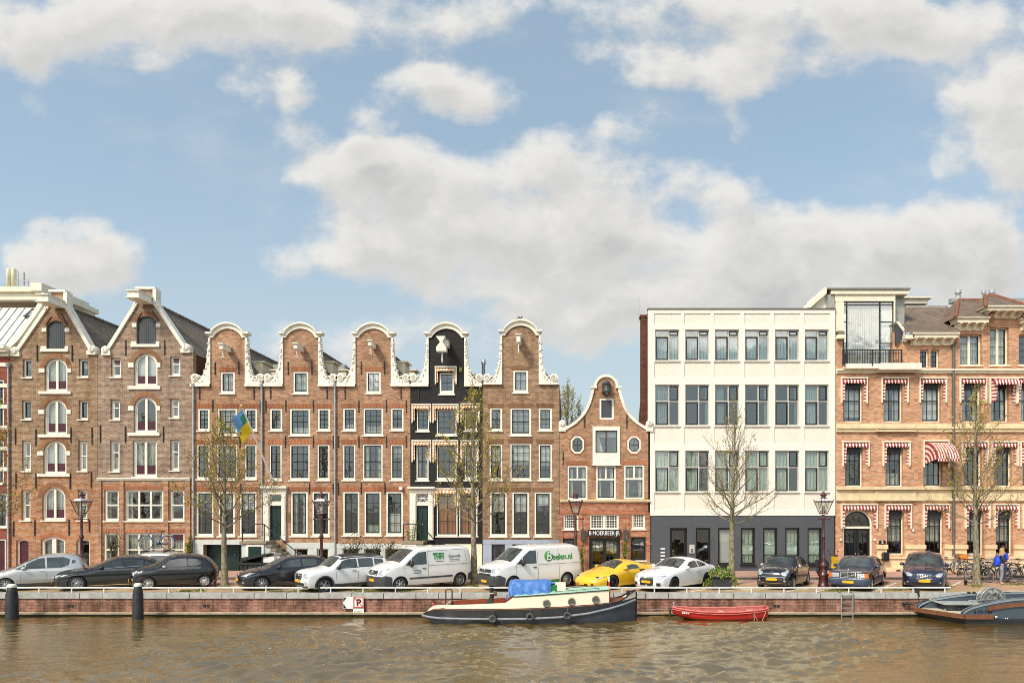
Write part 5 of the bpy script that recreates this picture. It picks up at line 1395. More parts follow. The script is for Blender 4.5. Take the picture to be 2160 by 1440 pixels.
for p, t, k in ((2021, 612, 1.0), (2075, 613, .75), (2092, 612, 1.0)):
 y = 43.3; zb = Z(634, y)
 MB().lathe([(.28*k, zb-.35), (.28*k, zb-.1), (.34*k, zb-.06), (.16*k, zb), (.13*k, Z(620, y)), (.22*k, Z(618, y)), (.13*k, Z(616.5, y)), (.2*k, Z(t, y)), (0, Z(t, y)+.04)], (X(p, y), y, 0), 10).build('chimney_pot', ZINC, Ih.root)
Hh.shell(722, B_SIDE, depth=9); Ih.shell(692, B_SIDE, depth=9)
# a stove pipe and far chimneys
px = X(1020, 42.5)
MB().lathe([(.1, Z(815, 42.5)), (.1, Z(770, 42.5)), (.13, Z(768, 42.5)), (.13, Z(758, 42.5)), (0, Z(757, 42.5))], (px, 42.5, 0), 10).build('stove_pipe', STEEL, E.root)
for p, t in ((585, 768), (717, 768), (849, 766)):
 hh = Bh if p < 600 else Cc if p < 800 else D
 y = 46.0
 MB().box(X(p, y)-.3, X(p, y)+.3, y, y+.6, Z(815, y)-1, Z(t, y)).build('chimney', LEAD, hh.root)
# white dormers on the slopes between the necks
for h, xc, n in ((A, 481, 1), (Bh, 634, 1), (Cc, 788, 1)):
 x1 = h.x1; ze = Z(814); zr = Z(716); xr = X(xc)
 for y0, w in ((YB+1.1, 1.0), (YB+3.6, .9)):
  xa = xr+(x1-xr)*.62; za = zr+(ze-zr)*.62
  m = MB().add([(xa-.9, y0, za+.75), (xa+.25, y0, za+.55), (xa+.25, y0, za-.35), (xa-.9, y0+w, za+.75), (xa+.25, y0+w, za+.55), (xa+.25, y0+w, za-.35)], [(0, 1, 2), (3, 5, 4), (0, 3, 4, 1), (1, 4, 5, 2)])
  m.box(xa-.95, xa+.4, y0-.08, y0+w+.08, za+.56, za+.64)
  m.build('dormer', CREAM, h.root)
# ---------------------------------------------------------------- sky, ground, water, quay
SUN_EL, SUN_AZ = R(46), R(-38)     # azimuth from straight behind the camera, towards its left
sd = Vector((math.sin(SUN_AZ)*math.cos(SUN_EL), -math.cos(SUN_AZ)*math.cos(SUN_EL), math.sin(SUN_EL)))
def make_world():
 w = bpy.data.worlds.new('World'); S.world = w; w.use_nodes = True
 class WT(NT):
  def __init__(s, t): s.t = t
 w.node_tree.nodes.clear()
 t = WT(w.node_tree)
 sky = t.n('ShaderNodeTexSky', sky_type='NISHITA', sun_disc=False)
 sky.sun_elevation = SUN_EL; sky.sun_rotation = math.atan2(sd.x, sd.y)
 sky.air_density = 1.0; sky.dust_density = 1.5; sky.ozone_density = 1.2
 # clouds: soft blobs on the tangent plane of the view direction, broken up by noise
 g = bpy.data.node_groups.new('cloud_density', 'ShaderNodeTree')
 g.interface.new_socket('P', in_out='INPUT', socket_type='NodeSocketVector')
 g.interface.new_socket('D', in_out='OUTPUT', socket_type='NodeSocketFloat')
 q = WT(g)
 gi, go = q.n('NodeGroupInput'), q.n('NodeGroupOutput')
 P = gi.outputs[0]
 wn = q.n('ShaderNodeVectorMath', operation='MULTIPLY_ADD')
 nv = q.noise(P, 5.5, 4, .6, out=1)
 sub = q.n('ShaderNodeVectorMath', operation='SUBTRACT'); q.put(sub, 0, nv); q.put(sub, 1, (.5, .5, .5))
 q.put(wn, 0, sub.outputs[0]); q.put(wn, 1, (.13, .09, 0)); q.put(wn, 2, P)
 warped = wn.outputs[0]
 blobs = [(380, 40, 640, 105, 1), (560, 150, 170, 65, .8), (250, 120, 260, 70, .8), (900, 60, 190, 75, .9), (945, 175, 150, 75, .95), (130, 165, 80, 70, .6), (1150, 20, 200, 40, .6),
   (1560, 115, 270, 85, 1), (1800, 40, 520, 90, 1), (1330, 140, 150, 60, .8), (2120, 260, 200, 150, 1), (1990, 200, 120, 50, .5), (1590, 250, 140, 50, .35),
   (1100, 400, 430, 110, 1), (1420, 400, 200, 100, .9), (830, 350, 230, 75, 1), (1150, 300, 180, 55, .6), (1080, 500, 460, 110, 1.2), (1130, 590, 420, 80, 1.1),
   (720, 530, 150, 80, .95), (620, 275, 120, 55, .58), (790, 245, 130, 50, .52), (640, 450, 70, 45, .4), (1360, 255, 100, 60, .62),
   (1630, 550, 330, 130, 1.25), (1950, 545, 320, 120, 1.2), (2080, 480, 170, 70, .6), (1500, 640, 620, 95, 1.15), (165, 555, 150, 95, 1.0), (40, 530, 60, 35, .35), (950, 720, 330, 60, .8), (800, 760, 260, 60, .6)]
 acc = None
 for cx, cy, rx, ry, k in blobs:
  c = ((cx-CX)/F, (HY-cy)/F, 0)
  d = q.n('ShaderNodeVectorMath', operation='SUBTRACT'); q.put(d, 0, warped); q.put(d, 1, c)
  m = q.n('ShaderNodeVectorMath', operation='MULTIPLY'); q.put(m, 0, d.outputs[0]); q.put(m, 1, (F/rx, F/ry, 0))
  dt = q.n('ShaderNodeVectorMath', operation='DOT_PRODUCT'); q.put(dt, 0, m.outputs[0]); q.put(dt, 1, m.outputs[0])
  v = q.math('MULTIPLY_ADD', dt.outputs[1], -.55*k, k)
  acc = v if acc is None else q.math('SMOOTH_MAX', acc, v, .25)
 acc = q.math('MAXIMUM', acc, -.6)
 nf = q.noise(q.scale(P, (1.0, 1.3, 1)), 5.5, 10, .63)
 den = q.math('ADD', acc, q.math('MULTIPLY', q.math('SUBTRACT', nf, .5), 1.9))
 for sc_, am in ((11.0, .62),):
  vo = q.n('ShaderNodeTexVoronoi', feature='SMOOTH_F1'); q.put(vo, 'Vector', warped); vo.inputs['Scale'].default_value = sc_; vo.inputs['Smoothness'].default_value = .35
  den = q.math('ADD', den, q.math('MULTIPLY_ADD', vo.outputs['Distance'], -am, am*.45))
 q.t.links.new(den, go.inputs[0])
 dirv = t.n('ShaderNodeTexCoord').outputs['Generated']
 x, y, z = t.xyz(dirv)
 ay = t.math('MAXIMUM', t.math('ABSOLUTE', y), .12)
 zz = t.math('MAXIMUM', z, 0.0)
 u = t.math('DIVIDE', x, ay); v = t.math('DIVIDE', zz, ay)
 p0 = t.comb(u, v, t.math('MULTIPLY', t.smooth(y, .1, -.1), 3.0))
 def den(vec):
  n = t.n('ShaderNodeGroup'); n.node_tree = g; t.put(n, 0, vec); return n.outputs[0]
 d0 = den(p0)
 ad = t.n('ShaderNodeVectorMath', operation='ADD'); t.put(ad, 0, p0); t.put(ad, 1, (-.016, .03, 0))
 d1 = den(ad.outputs[0])
 alpha = t.math('MAXIMUM', t.smooth(d0, .34, .84), t.math('MULTIPLY', t.smooth(t.noise(t.scale(p0, (.8, 1.6, 1)), 3.2, 8, .6), .5, .78), .4))
 thick = t.smooth(d0, .6, 1.5)
 lit = t.smooth(t.math('SUBTRACT', d0, d1), -.2, .42)
 puff = t.noise(p0, 9, 5, .6)
 sh = t.math('ADD', t.math('ADD', t.math('MULTIPLY', lit, .62), t.math('MULTIPLY_ADD', puff, .7, -.3)), t.math('MULTIPLY_ADD', thick, -.62, .5), clamp=True)
 ccol = t.mix(sh, (.65, .635, .62), (1.0, .97, .915))
 # clear sky: the Nishita sky, milky towards the horizon
 bg1 = t.n('ShaderNodeBackground'); t.put(bg1, 0, t.mix(1.0, t.mix(.42, sky.outputs[0], (2.7, 3.3, 3.8)), (1.0, 1.03, .98), 'MULTIPLY')); bg1.inputs[1].default_value = SKY_STR
 cb = t.n('ShaderNodeBackground'); t.put(cb, 0, ccol); t.put(cb, 1, t.math('MULTIPLY_ADD', t.smooth(y, .1, -.25), CLOUD_STR*2.7, CLOUD_STR))  # clouds behind the camera are brightened, unseen, as added fill light
 hz = t.n('ShaderNodeBackground'); t.put(hz, 0, (.66, .75, .78)); hz.inputs[1].default_value = CLOUD_STR
 m0 = t.n('ShaderNodeMixShader'); t.put(m0, 0, t.math('MULTIPLY', t.smooth(v, .55, .0), .8)); t.put(m0, 1, bg1); t.put(m0, 2, hz)
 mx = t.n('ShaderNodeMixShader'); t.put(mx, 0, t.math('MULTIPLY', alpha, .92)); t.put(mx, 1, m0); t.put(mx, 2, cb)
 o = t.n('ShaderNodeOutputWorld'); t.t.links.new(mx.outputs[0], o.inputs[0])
 w.cycles.sampling_method = 'MANUAL'; w.cycles.sample_map_resolution = 512
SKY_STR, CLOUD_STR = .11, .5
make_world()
sun = bpy.data.lights.new('sun', 'SUN'); sun.energy = 2.0; sun.angle = R(11.0); sun.color = (1, .925, .79)
so = bpy.data.objects.new('sun', sun); COL.objects.link(so); so.rotation_euler = (-sd).to_track_quat('-Z', 'Y').to_euler(); so.location = sd*60
cam = bpy.data.cameras.new('camera'); co = bpy.data.objects.new('camera', cam); COL.objects.link(co)
co.location = (0, 0, H); co.rotation_euler = (PI/2, 0, 0)
cam.sensor_width = 36; cam.lens = F/2160*36; cam.shift_x = (1080-CX)/2160; cam.shift_y = (HY-720)/2160; cam.clip_end = 6000; cam.clip_start = .1
S.camera = co
S.view_settings.view_transform = 'Standard'; S.view_settings.look = 'None'; S.view_settings.exposure = .8; S.view_settings.gamma = 1
S.cycles.max_bounces = 7; S.cycles.diffuse_bounces = 3; S.cycles.glossy_bounces = 4; S.cycles.transparent_max_bounces = 10; S.cycles.caustics_reflective = False; S.cycles.caustics_refractive = False
S.cycles.use_denoising = True; S.cycles.filter_width = .9; S.cycles.sample_clamp_indirect = 6
def struct(name, mb, m):
 o = mb.build(name, m); o['kind'] = 'structure'; return o
# --- water
def water_mat():
 m = bpy.data.materials.new('canal_water'); t = NT(m); p = t.pos()
 d = t.noise(t.scale(p, (1.0, 1.7, 1)), 9, 3, .6)
 nrm = t.bump(d, .35, .03)
 col = t.mix(t.smooth(t.noise(p, .5, 3), .35, .7), (.150, .090, .017), (.10, .062, .013))
 df = t.n('ShaderNodeBsdfDiffuse'); t.put(df, 0, col); t.put(df, 'Normal', nrm)
 gl = t.n('ShaderNodeBsdfGlossy'); t.put(gl, 0, (1, .98, .88)); gl.inputs['Roughness'].default_value = .02; t.put(gl, 'Normal', nrm)
 g = t.n('ShaderNodeLayerWeight'); g.inputs[0].default_value = .5; t.put(g, 'Normal', nrm)
 mx = t.n('ShaderNodeMixShader'); t.put(mx, 0, t.math('MULTIPLY_ADD', t.math('POWER', g.outputs['Facing'], 3.0), .78, .2, clamp=True)); t.put(mx, 1, df); t.put(mx, 2, gl)
 t.out(mx); return m
def water_sheet():
 def axis(lo, a, b, hi, st, far):
  L = list(lo+(a-lo)*(1-(1-i/far)**2.2) for i in range(far)) if lo < a else []
  M = list(np.arange(a, b, st)); Rr = list(b+(hi-b)*(i/far)**2.2 for i in range(far+1)) if hi > b else [b]
  return np.array(L+M+Rr)
 xs = axis(-700, -30, 26, 700, .075, 40); ys = axis(7, 16.5, YQ+.3, YQ+.3, .075, 60)
 Xg, Yg = np.meshgrid(xs, ys)
 rng = np.random.default_rng(5); h = np.zeros_like(Xg)
 n = 84
 lam = np.exp(rng.normal(math.log(.62), .5, n)).clip(.24, 2.6); th = rng.normal(PI/2+.3, .62, n); ph = rng.uniform(0, 6.28, n)
 patch = np.zeros_like(Xg)
 for i in range(9): patch += np.sin(Xg*rng.uniform(.12, .5)+Yg*rng.uniform(-.6, .6)+rng.uniform(0, 6.28))
 patch = np.clip(.8+.3*patch, .2, 1.9)
 wx = Xg+.25*np.sin(Yg*.9+Xg*.35); wy = Yg+.22*np.sin(Xg*.7-Yg*.5)+.1*np.sin(Xg*1.9+Yg*1.1)
 for i in range(n):
  k = 2*PI/lam[i]; s_ = np.sin(k*(wx*math.cos(th[i])+wy*math.sin(th[i]))+ph[i])
  h += .040/k*(s_+.35*np.abs(s_))
 calm = np.clip((YQ-.2-Yg)/3.2, .3, 1)
 inside = (Xg > -31) & (Xg < 27) & (Yg > 15.5)
 h = h*patch*calm*np.where(inside, 1, .25)
 co_ = np.stack([Xg, Yg, ZW+h], -1).reshape(-1, 3); ny, nx = Xg.shape
 idx = np.arange(ny*nx).reshape(ny, nx)
 q = np.stack([idx[:-1, :-1], idx[:-1, 1:], idx[1:, 1:], idx[1:, :-1]], -1).reshape(-1, 4)
 me = bpy.data.meshes.new('canal_water'); me.vertices.add(len(co_)); me.vertices.foreach_set('co', co_.ravel())
 me.loops.add(q.size); me.loops.foreach_set('vertex_index', q.ravel().astype(np.int32))
 me.polygons.add(len(q)); me.polygons.foreach_set('loop_start', np.arange(0, q.size, 4, dtype=np.int32)); me.polygons.foreach_set('loop_total', np.full(len(q), 4, dtype=np.int32))
 me.polygons.foreach_set('use_smooth', np.ones(len(q), dtype=bool))
 me.update(calc_edges=True); me.validate()
 me.materials.append(water_mat())
 o = link_mesh('canal_water', me); o['kind'] = 'structure'
water_sheet()
# --- ground sheets
EARTH = plain('earth', (.16, .13, .1), .9, var=.3, scale=.4)
STREETB = brick('street_clinkers', srgb(208, 166, 144), srgb(190, 146, 126), srgb(164, 140, 122), horiz=True, stain=.35, patches=.4, dark=.6, rough=.9)
PAVEB = brick('pavement_bricks', srgb(212, 166, 146), srgb(194, 144, 124), srgb(168, 140, 122), horiz=True, stain=.3, patches=.4, dark=.6, rough=.9)
def parking_mat():
 m = bpy.data.materials.new('parking_clinkers'); t = NT(m); p = t.pos(); x, y, z = t.xyz(p)
 b = t.n('ShaderNodeTexBrick', offset=.5); t.put(b, 'Vector', t.comb(t.math('ADD', x, t.math('MULTIPLY', y, .15)), y, 0.0)); t.put(b, 'Color1', srgb(198, 160, 126)); t.put(b, 'Color2', srgb(176, 138, 108)); t.put(b, 'Mortar', srgb(140, 118, 92))
 b.inputs['Scale'].default_value = 1; b.inputs['Brick Width'].default_value = .21; b.inputs['Row Height'].default_value = .07; b.inputs['Mortar Size'].default_value = .01
 c = t.mix(t.smooth(t.noise(p, .8, 5, .65), .45, .7), b.outputs[0], srgb(206, 178, 130))
 edge = t.smooth(t.math('ADD', y, t.math('MULTIPLY', t.noise(p, 1.2, 4), -1.1)), YQ+.75, YQ-.1)
 c = t.mix(t.math('MULTIPLY', edge, .9), c, t.mix(t.smooth(t.noise(p, 2.5, 4), .4, .65), srgb(178, 150, 96), srgb(134, 132, 60)))
 c = t.mix(t.smooth(t.noise(p, .9, 3), .62, .72), c, t.mix(1., c, (.5, .48, .46), 'MULTIPLY'))
 t.out(t.principled(c, .92, normal=t.bump(t.noise(p, 30, 3), .3, .01))); return m
struct('ground', MB().quad((-1500, 41.2, -.03), (1500, 41.2, -.03), (1500, 3000, -.03), (-1500, 3000, -.03)).quad((-1500, -1500, -.03), (1500, -1500, -.03), (1500, 6.6, -.03), (-1500, 6.6, -.03)), EARTH)
struct('opposite_quay', MB().box(-300, 300, 6.4, 7.0, -2, -.02), B_SIDE)
struct('parking_strip', MB().quad((-120, YQ+.4, 0), (120, YQ+.4, 0), (120, 35.4, 0), (-120, 35.4, 0)), parking_mat())
struct('road', MB().quad((-120, 35.4, .0), (120, 35.4, .0), (120, 37.3, .0), (-120, 37.3, .0)), STREETB)
struct('pavement', MB().quad((-120, 37.42, .12), (120, 37.42, .12), (120, 41.3, .12), (-120, 41.3, .12)), PAVEB)
kb = MB();
for i in range(120): kb.box(-60+i*1.0+.008, -60+(i+1)*1.0-.008, 37.27, 37.43, -.1, .118)
struct('kerb', kb, plain('kerb_stone', srgb(96, 90, 84), .8, var=.2, dirt=.3, bump=.1))
WHITELINE = plain('road_paint', srgb(236, 228, 214), .7, var=.06, dirt=.35, dirtcol=(.35, .28, .22))
ml_ = MB()
def bay_line(px0, py0, px1, py1, w=.1):
 a, b = Vector((*ground_pt(px0, py0), .004)), Vector((*ground_pt(px1, py1), .004)); d = (b-a).normalized(); n = Vector((-d.y, d.x, 0))*w/2
 ml_.add([a-n, b-n, b+n, a+n], [(0, 1, 2, 3)])
for q in ((1770, 1237, 1722, 1247), (1890, 1229, 1845, 1246), (1530, 1245, 1590, 1241), (2026, 1227, 2002, 1237), (1660, 1247, 1700, 1238), (600, 1247, 640, 1241), (890, 1246, 930, 1237), (1490, 1242, 1440, 1250), (120, 1244, 225, 1237), (700, 1246, 760, 1242)): bay_line(*q)
struct('road_markings', ml_, WHITELINE)
# --- quay wall: thing with coping stones, brickwork and the waterline ledge
def quay_bend(x): return YQ + (max(0.0, x-13)**2)*.006
B_QUAY = None
def quay_mat():
 # stains come thick on the quay
 m = brick('quay_brick', srgb(184, 122, 102), srgb(156, 94, 78), srgb(180, 156, 134), stain=.95, patches=.75, dark=.28, wet=.34, algae=-.95)
 return m
qw = empty('quay_wall', (0, YQ, 0), 0, 'long red brick quay wall with grey coping stones above the canal', 'quay wall')
xs = [-60+i*2.0 for i in range(61)]
mb = MB()
mb.loft([[(x, quay_bend(x)+.04, -.2), (x, quay_bend(x)+.04, -.82), (x, quay_bend(x)+.6, -.82)] for x in xs], 0, False); mb.build('brickwork', quay_mat(), qw)
COPING = plain('coping_stone', srgb(180, 178, 170), .8, var=.16, dirt=.9, dirtcol=(.26, .22, .16), bump=.2)
mb = MB(); rr = random.Random(3); x = -60.0
COPS = []
while x < 60:
 l = rr.choice([1.42, 1.42, 1.0, 1.42]); y = quay_bend(x+l/2)
 j = rr.uniform(-.008, .008)
 mb.box(x+.016, x+l-.016, y-.02+j, y+.42, -.21, .03+j*.5); x += l
mb.build('coping', COPING, qw)
mb = MB().loft([[(x, quay_bend(x)-.05, -.82), (x, quay_bend(x)-.12, -.83), (x, quay_bend(x)-.12, -.89), (x, quay_bend(x)+.02, -.9), (x, quay_bend(x)+.05, -1.6)] for x in xs], [0, 0, 1, 1], False)
mb.loft([[(x, quay_bend(x)+.04, -.8), (x, quay_bend(x)-.12, -.825)] for x in xs], 0, False)
mb.build('ledge', [plain('ledge_timber', srgb(176, 160, 132), .8, var=.2, dirt=.5, dirtcol=(.1, .09, .06)), plain('algae', (.035, .036, .018), .7, var=.3)], qw)
for px in (147, 434, 1638):
 x = X(px, YQ); mb = MB()
 for k in (-.08, .08): mb.box(x+k-.055, x+k+.055, YQ+.0, YQ+.06, Z(1279, YQ), Z(1274.5, YQ))
 mb.build('drain_hole', IRON, qw)
# low guard rail along the edge
gr = empty('guard_rail', (X(1025, YQ), YQ+.18, 0), 0, 'low white tubular guard rail running along the quay edge', 'guard rail')
RAILW = plain('rail_paint', srgb(226, 226, 220), .45, .1, var=.06, dirt=.4, dirtcol=(.3, .24, .18))
xa, xb = X(-60, YQ), X(2012, YQ)
yr = lambda x: quay_bend(x)+.16
n = 30
mb = MB().tube([(xa+(xb-xa)*i/n, yr(xa+(xb-xa)*i/n), .235) for i in range(n+1)], .036, 8); mb.build('top_rail', RAILW, gr)
x = xa
while x <= xb+.01:
 MB().tube([(x, yr(x), .02), (x, yr(x), .215)], .032, 6).build('post', RAILW, gr); x += 1.43
# grass tufts between rail and cars
gt = MB(); rr = random.Random(11)
spots = [(585, 1248, 26), (640, 1247, 30), (770, 1247, 24), (790, 1247, 22), (1765, 1245, 26), (1890, 1243, 30), (1920, 1242, 22), (390, 1246, 16), (420, 1245, 16), (2150, 1232, 30), (2000, 1238, 12), (470, 1240, 18), (1000, 1236, 14), (2060, 1236, 16), (850, 1248, 20)]
for px, py, w in spots:
 for k in range(int(w*9)):
  gx, gy = ground_pt(px+rr.gauss(0, w*.5), py+rr.uniform(-1.8, 2.2)); hh = rr.uniform(.03, .11); a = rr.uniform(0, 6.28); dx, dy = .02*math.cos(a), .02*math.sin(a)
  if gy < YQ+.2: gy = YQ+.2
  lx, ly = rr.uniform(-.05, .05), rr.uniform(-.05, .05)
  gt.add([(gx-dx, gy-dy, 0), (gx+dx, gy+dy, 0), (gx+lx, gy+ly, hh)], [(0, 1, 2)], 0)
o = gt.build('grass', plain('grass_blades', (.16, .16, .03), .8, var=.5, scale=3)); o['kind'] = 'stuff'; o['label'] = 'sparse grass tufts along the quay edge between rail and cars'
# ---------------------------------------------------------------- cars
CAR_GROUP = 'cars parked along the quay'
class Car:
 """body = silhouette in x-z (x from the nose to the tail), blown up to a width with rounded edges"""
 def __init__(s, label, cat, front, top, w, wheels, rad, contact, theta, mat, zb=.2, belt=.9, tumb=.32, r=.16, rc=.1, taper=.14, ttaper=.08, name='parked_car', arch=1.13, group=CAR_GROUP, crown=.05, tw=.62):
  s.top = smooth_line(top, 5); s.L = max(p[0] for p in s.top); s.w = w; s.belt = belt; s.tumb = tumb; s.r = r; s.rc = rc; s.taper = taper; s.ttaper = ttaper; s.zb = zb; s.crown = crown
  s.wx, s.rad, s.mat, s.tw = wheels, rad, mat, tw
  th = R(theta); X0, Y0 = ground_pt(*contact)
  lx, ly = wheels[0], -(w-.1)
  ox = X0-(lx*math.cos(th)-ly*math.sin(th)); oy = Y0-(lx*math.sin(th)+ly*math.cos(th))
  s.root = empty(name, (ox, oy, .004), th, label, cat, group)
  # outline
  ra = rad*arch
  bot = []
  zc = rad
  for wx in (wheels[1], wheels[0]):
   a0 = math.asin(max(-1, min(1, (zb-zc)/ra)))
   bot += [(wx+ra*math.cos(t), zc+ra*math.sin(t)) for t in [a0+(PI-2*a0)*k/14 for k in range(15)]]
  s.out = s.top+bot
  s.body()
 def W(s, x, z):
  w = s.w
  if x < .9: w -= s.taper*((.9-x)/.9)**2
  if x > s.L-.8: w -= s.ttaper*((x-s.L+.8)/.8)**2
  if z > s.belt: w -= s.tumb*(z-s.belt)
  if z < .42: w -= .1*(.42-z)
  # shoulder swell
  w -= .03*min(abs(z-.62)/.4, 1)**2
  return max(w, .3)
 def rr(s, z): return s.r+(s.rc-s.r)*min(max((z-s.belt)/.25, 0), 1)
 def dist(s, P):
  A = np.array(s.top[:-1]); B = np.array(s.top[1:]); P = np.array(P)
  d = B-A; l2 = (d*d).sum(1)+1e-12
  t = ((P[:, None, :]-A[None])*d[None]).sum(2)/l2[None]
  t = np.clip(t, 0, 1); q = A[None]+t[..., None]*d[None]
  return np.sqrt(((P[:, None, :]-q)**2).sum(2)).min(1)
 def Y(s, pts):
  ds = s.dist(pts); out = []
  for (x, z), d in zip(pts, ds):
   r = s.rr(z); k = max(0, 1-d/r)
   out.append(s.W(x, z)-r*(1-math.sqrt(max(0, 1-k*k))))
  return out
 def sidepatch(s, polys, off, mb, mi=0, both=True, step=.09):
  """flat polygons of the side view laid on the flank"""
  for poly in polys:
   vs, es, n = [], [], len(poly)
   dense = []
   for i in range(n):
    a, b = Vector(poly[i]), Vector(poly[(i+1) % n]); m = max(1, int((b-a).length/step))
    dense += [tuple(a.lerp(b, k/m)) for k in range(m)]
   N = len(dense)
   xs = [p[0] for p in dense]; zs = [p[1] for p in dense]
   pts = list(dense); x = min(xs)+step*.6
   while x < max(xs):
    z = min(zs)+step*.6
    while z < max(zs):
     pts.append((x, z)); z += step
    x += step
   vv, _, ff, *_ = delaunay_2d_cdt([Vector(p) for p in pts], [(i, (i+1) % N) for i in range(N)], [], 1, 1e-5)
   P = [(v.x, v.y) for v in vv]; yy = s.Y(P)
   for sg in ((-1, 1) if both else (-1,)):
    V = [(p[0], sg*(y+off), p[1]) for p, y in zip(P, yy)]
    F_ = []
    for f in ff:
     a, b, c = (P[i] for i in f[:3]); ar = (b[0]-a[0])*(c[1]-a[1])-(c[0]-a[0])*(b[1]-a[1])
     q = tuple(f) if (ar > 0) == (sg < 0) else tuple(f)[::-1]
     F_.append(q)
    mb.add(V, F_, mi, True)
  return mb
 def strip_rows(s, pts, k=1.0, off=0.0, n=9):
  """rows across the car along part of the outline"""
  yy = s.Y(pts); rows = []
  for i, (x, z) in enumerate(pts):
   a = Vector(pts[max(i-1, 0)]); b = Vector(pts[min(i+1, len(pts)-1)]); d = (b-a).normalized(); nx, nz = -d.y, d.x
   hw = yy[i]*k; row = []
   for j in range(n):
    y = -hw+2*hw*j/(n-1); f = s.crown*(1-(y/max(yy[i], .01))**2)+off
    row.append((x+nx*f, y, z+nz*f))
   rows.append(row)
  return rows
 def body(s):
  mb = MB()
  s.sidepatch([s.out], 0.0, mb, step=.075)
  mb.loft(s.strip_rows(s.top), 0, True)
  o = mb.build('body', s.mat, s.root, local=True, fix=True)
  s.bodyo = o
  # dark underside and wheel wells
  z0 = s.zb-.03
  MB().box(.25, s.L-.25, -(s.w-.28), s.w-.28, z0, .62).box(s.wx[0]+s.rad*1.25, s.wx[1]-s.rad*1.25, -(s.w-.1), s.w-.1, z0, .5).build('underbody', RUBBER, s.root, local=True)
 def sub(s, a, b): return [p for p in s.top if a <= p[0] <= b]
 def between(s, p, q):
  """part of the top outline from the point nearest p to that nearest q"""
  f = lambda t: min(range(len(s.top)), key=lambda i: (s.top[i][0]-t[0])**2+(s.top[i][1]-t[1])**2)
  i, j = sorted((f(p), f(q))); return s.top[i:j+1]
 def patch(s, name, p, q, mat, k=.9, off=.006, parent=None):
  mb = MB().loft(s.strip_rows(s.between(p, q), k, off), 0, True)
  return mb.build(name, mat, parent or s.root, local=True)
 def flank(s, name, poly, mat, off, sg):
  mb = MB(); s.sidepatch([poly], off, mb, both=False)
  if sg > 0:
   mb.v = [(x, -y, z) for x, y, z in mb.v]; mb.f = [q[::-1] for q in mb.f]
  return mb.build(name, mat, s.root, local=True)
 def windows(s, polys, mat=None, name='side_window'):
  for p in polys:
   for sg in (-1, 1): s.flank(name, p, mat or CARGLASS, .006, sg)
 def side(s, name, polys, mat, off=.008, both=True):
  for p in polys:
   for sg in (-1, 1): s.flank(name, p, mat, off, sg)
 def seam(s, lines, w=.012):
  """door gaps"""
  mb = MB()
  for ln in lines:
   for a, b in zip(ln, ln[1:]):
    a, b = Vector(a), Vector(b); d = (b-a).normalized(); n = Vector((-d.y, d.x))*w/2
    s.sidepatch([[tuple(a-n), tuple(b-n), tuple(b+n), tuple(a+n)]], .004, mb, step=.2)
  return mb.build('panel_seam', RUBBER, s.root, local=True)
 def front_x(s, z, rear=False):
  pts = [p for p in s.top if (p[0] > s.L*.75 if rear else p[0] < s.L*.25)]
  pts = sorted(pts, key=lambda p: p[1])
  # lower monotone part only
  zs = [p[1] for p in pts]; xs = [p[0] for p in pts]
  return interp(z, zs, xs)
 def fpt(s, t, z, off=.012, rear=False):
  """point on the nose at arc length t from the centre line (round the corner onto the flank) and height z"""
  sg = 1 if t >= 0 else -1; t = abs(t)
  x0 = s.front_x(z, rear); r = s.rr(z); W0 = s.W(x0, z); yb = W0-r
  dirx = -1 if rear else 1
  if t <= yb:
   return Vector((x0-dirx*(s.crown*(1-(t/max(yb, .01))**2)+off), sg*t, z))
  a = (t-yb)/r
  if a <= PI/2:
   return Vector((x0+dirx*(r-(r+off)*math.cos(a)), sg*(yb+(r+off)*math.sin(a)), z))
  return Vector((x0+dirx*(r+(a-PI/2)*r), sg*(W0+off), z))
 def face(s, name, t0, t1, z0, z1, mat, off=.012, rear=False, mirror=True, round_=0, parent=None, n=8, m=3, skew=0.0):
  """patch on nose or tail; skew lifts its outer end"""
  for sg in ((1, -1) if mirror else (1,)):
   rows = []
   for i in range(n+1):
    f = i/n; t = t0+(t1-t0)*f
    e = 1.0
    if round_: e = (max(0.0, 1-abs(2*f-1)**round_))**(1/round_)*.98+.02
    zc = (z0+z1)/2+skew*f; hh = (z1-z0)/2*e
    rows.append([s.fpt(sg*t, zc-hh+2*hh*j/m, off, rear) for j in range(m+1)])
   mb = MB().loft(rows, 0, True)
   mb.build(name, mat, parent or s.root, local=True)
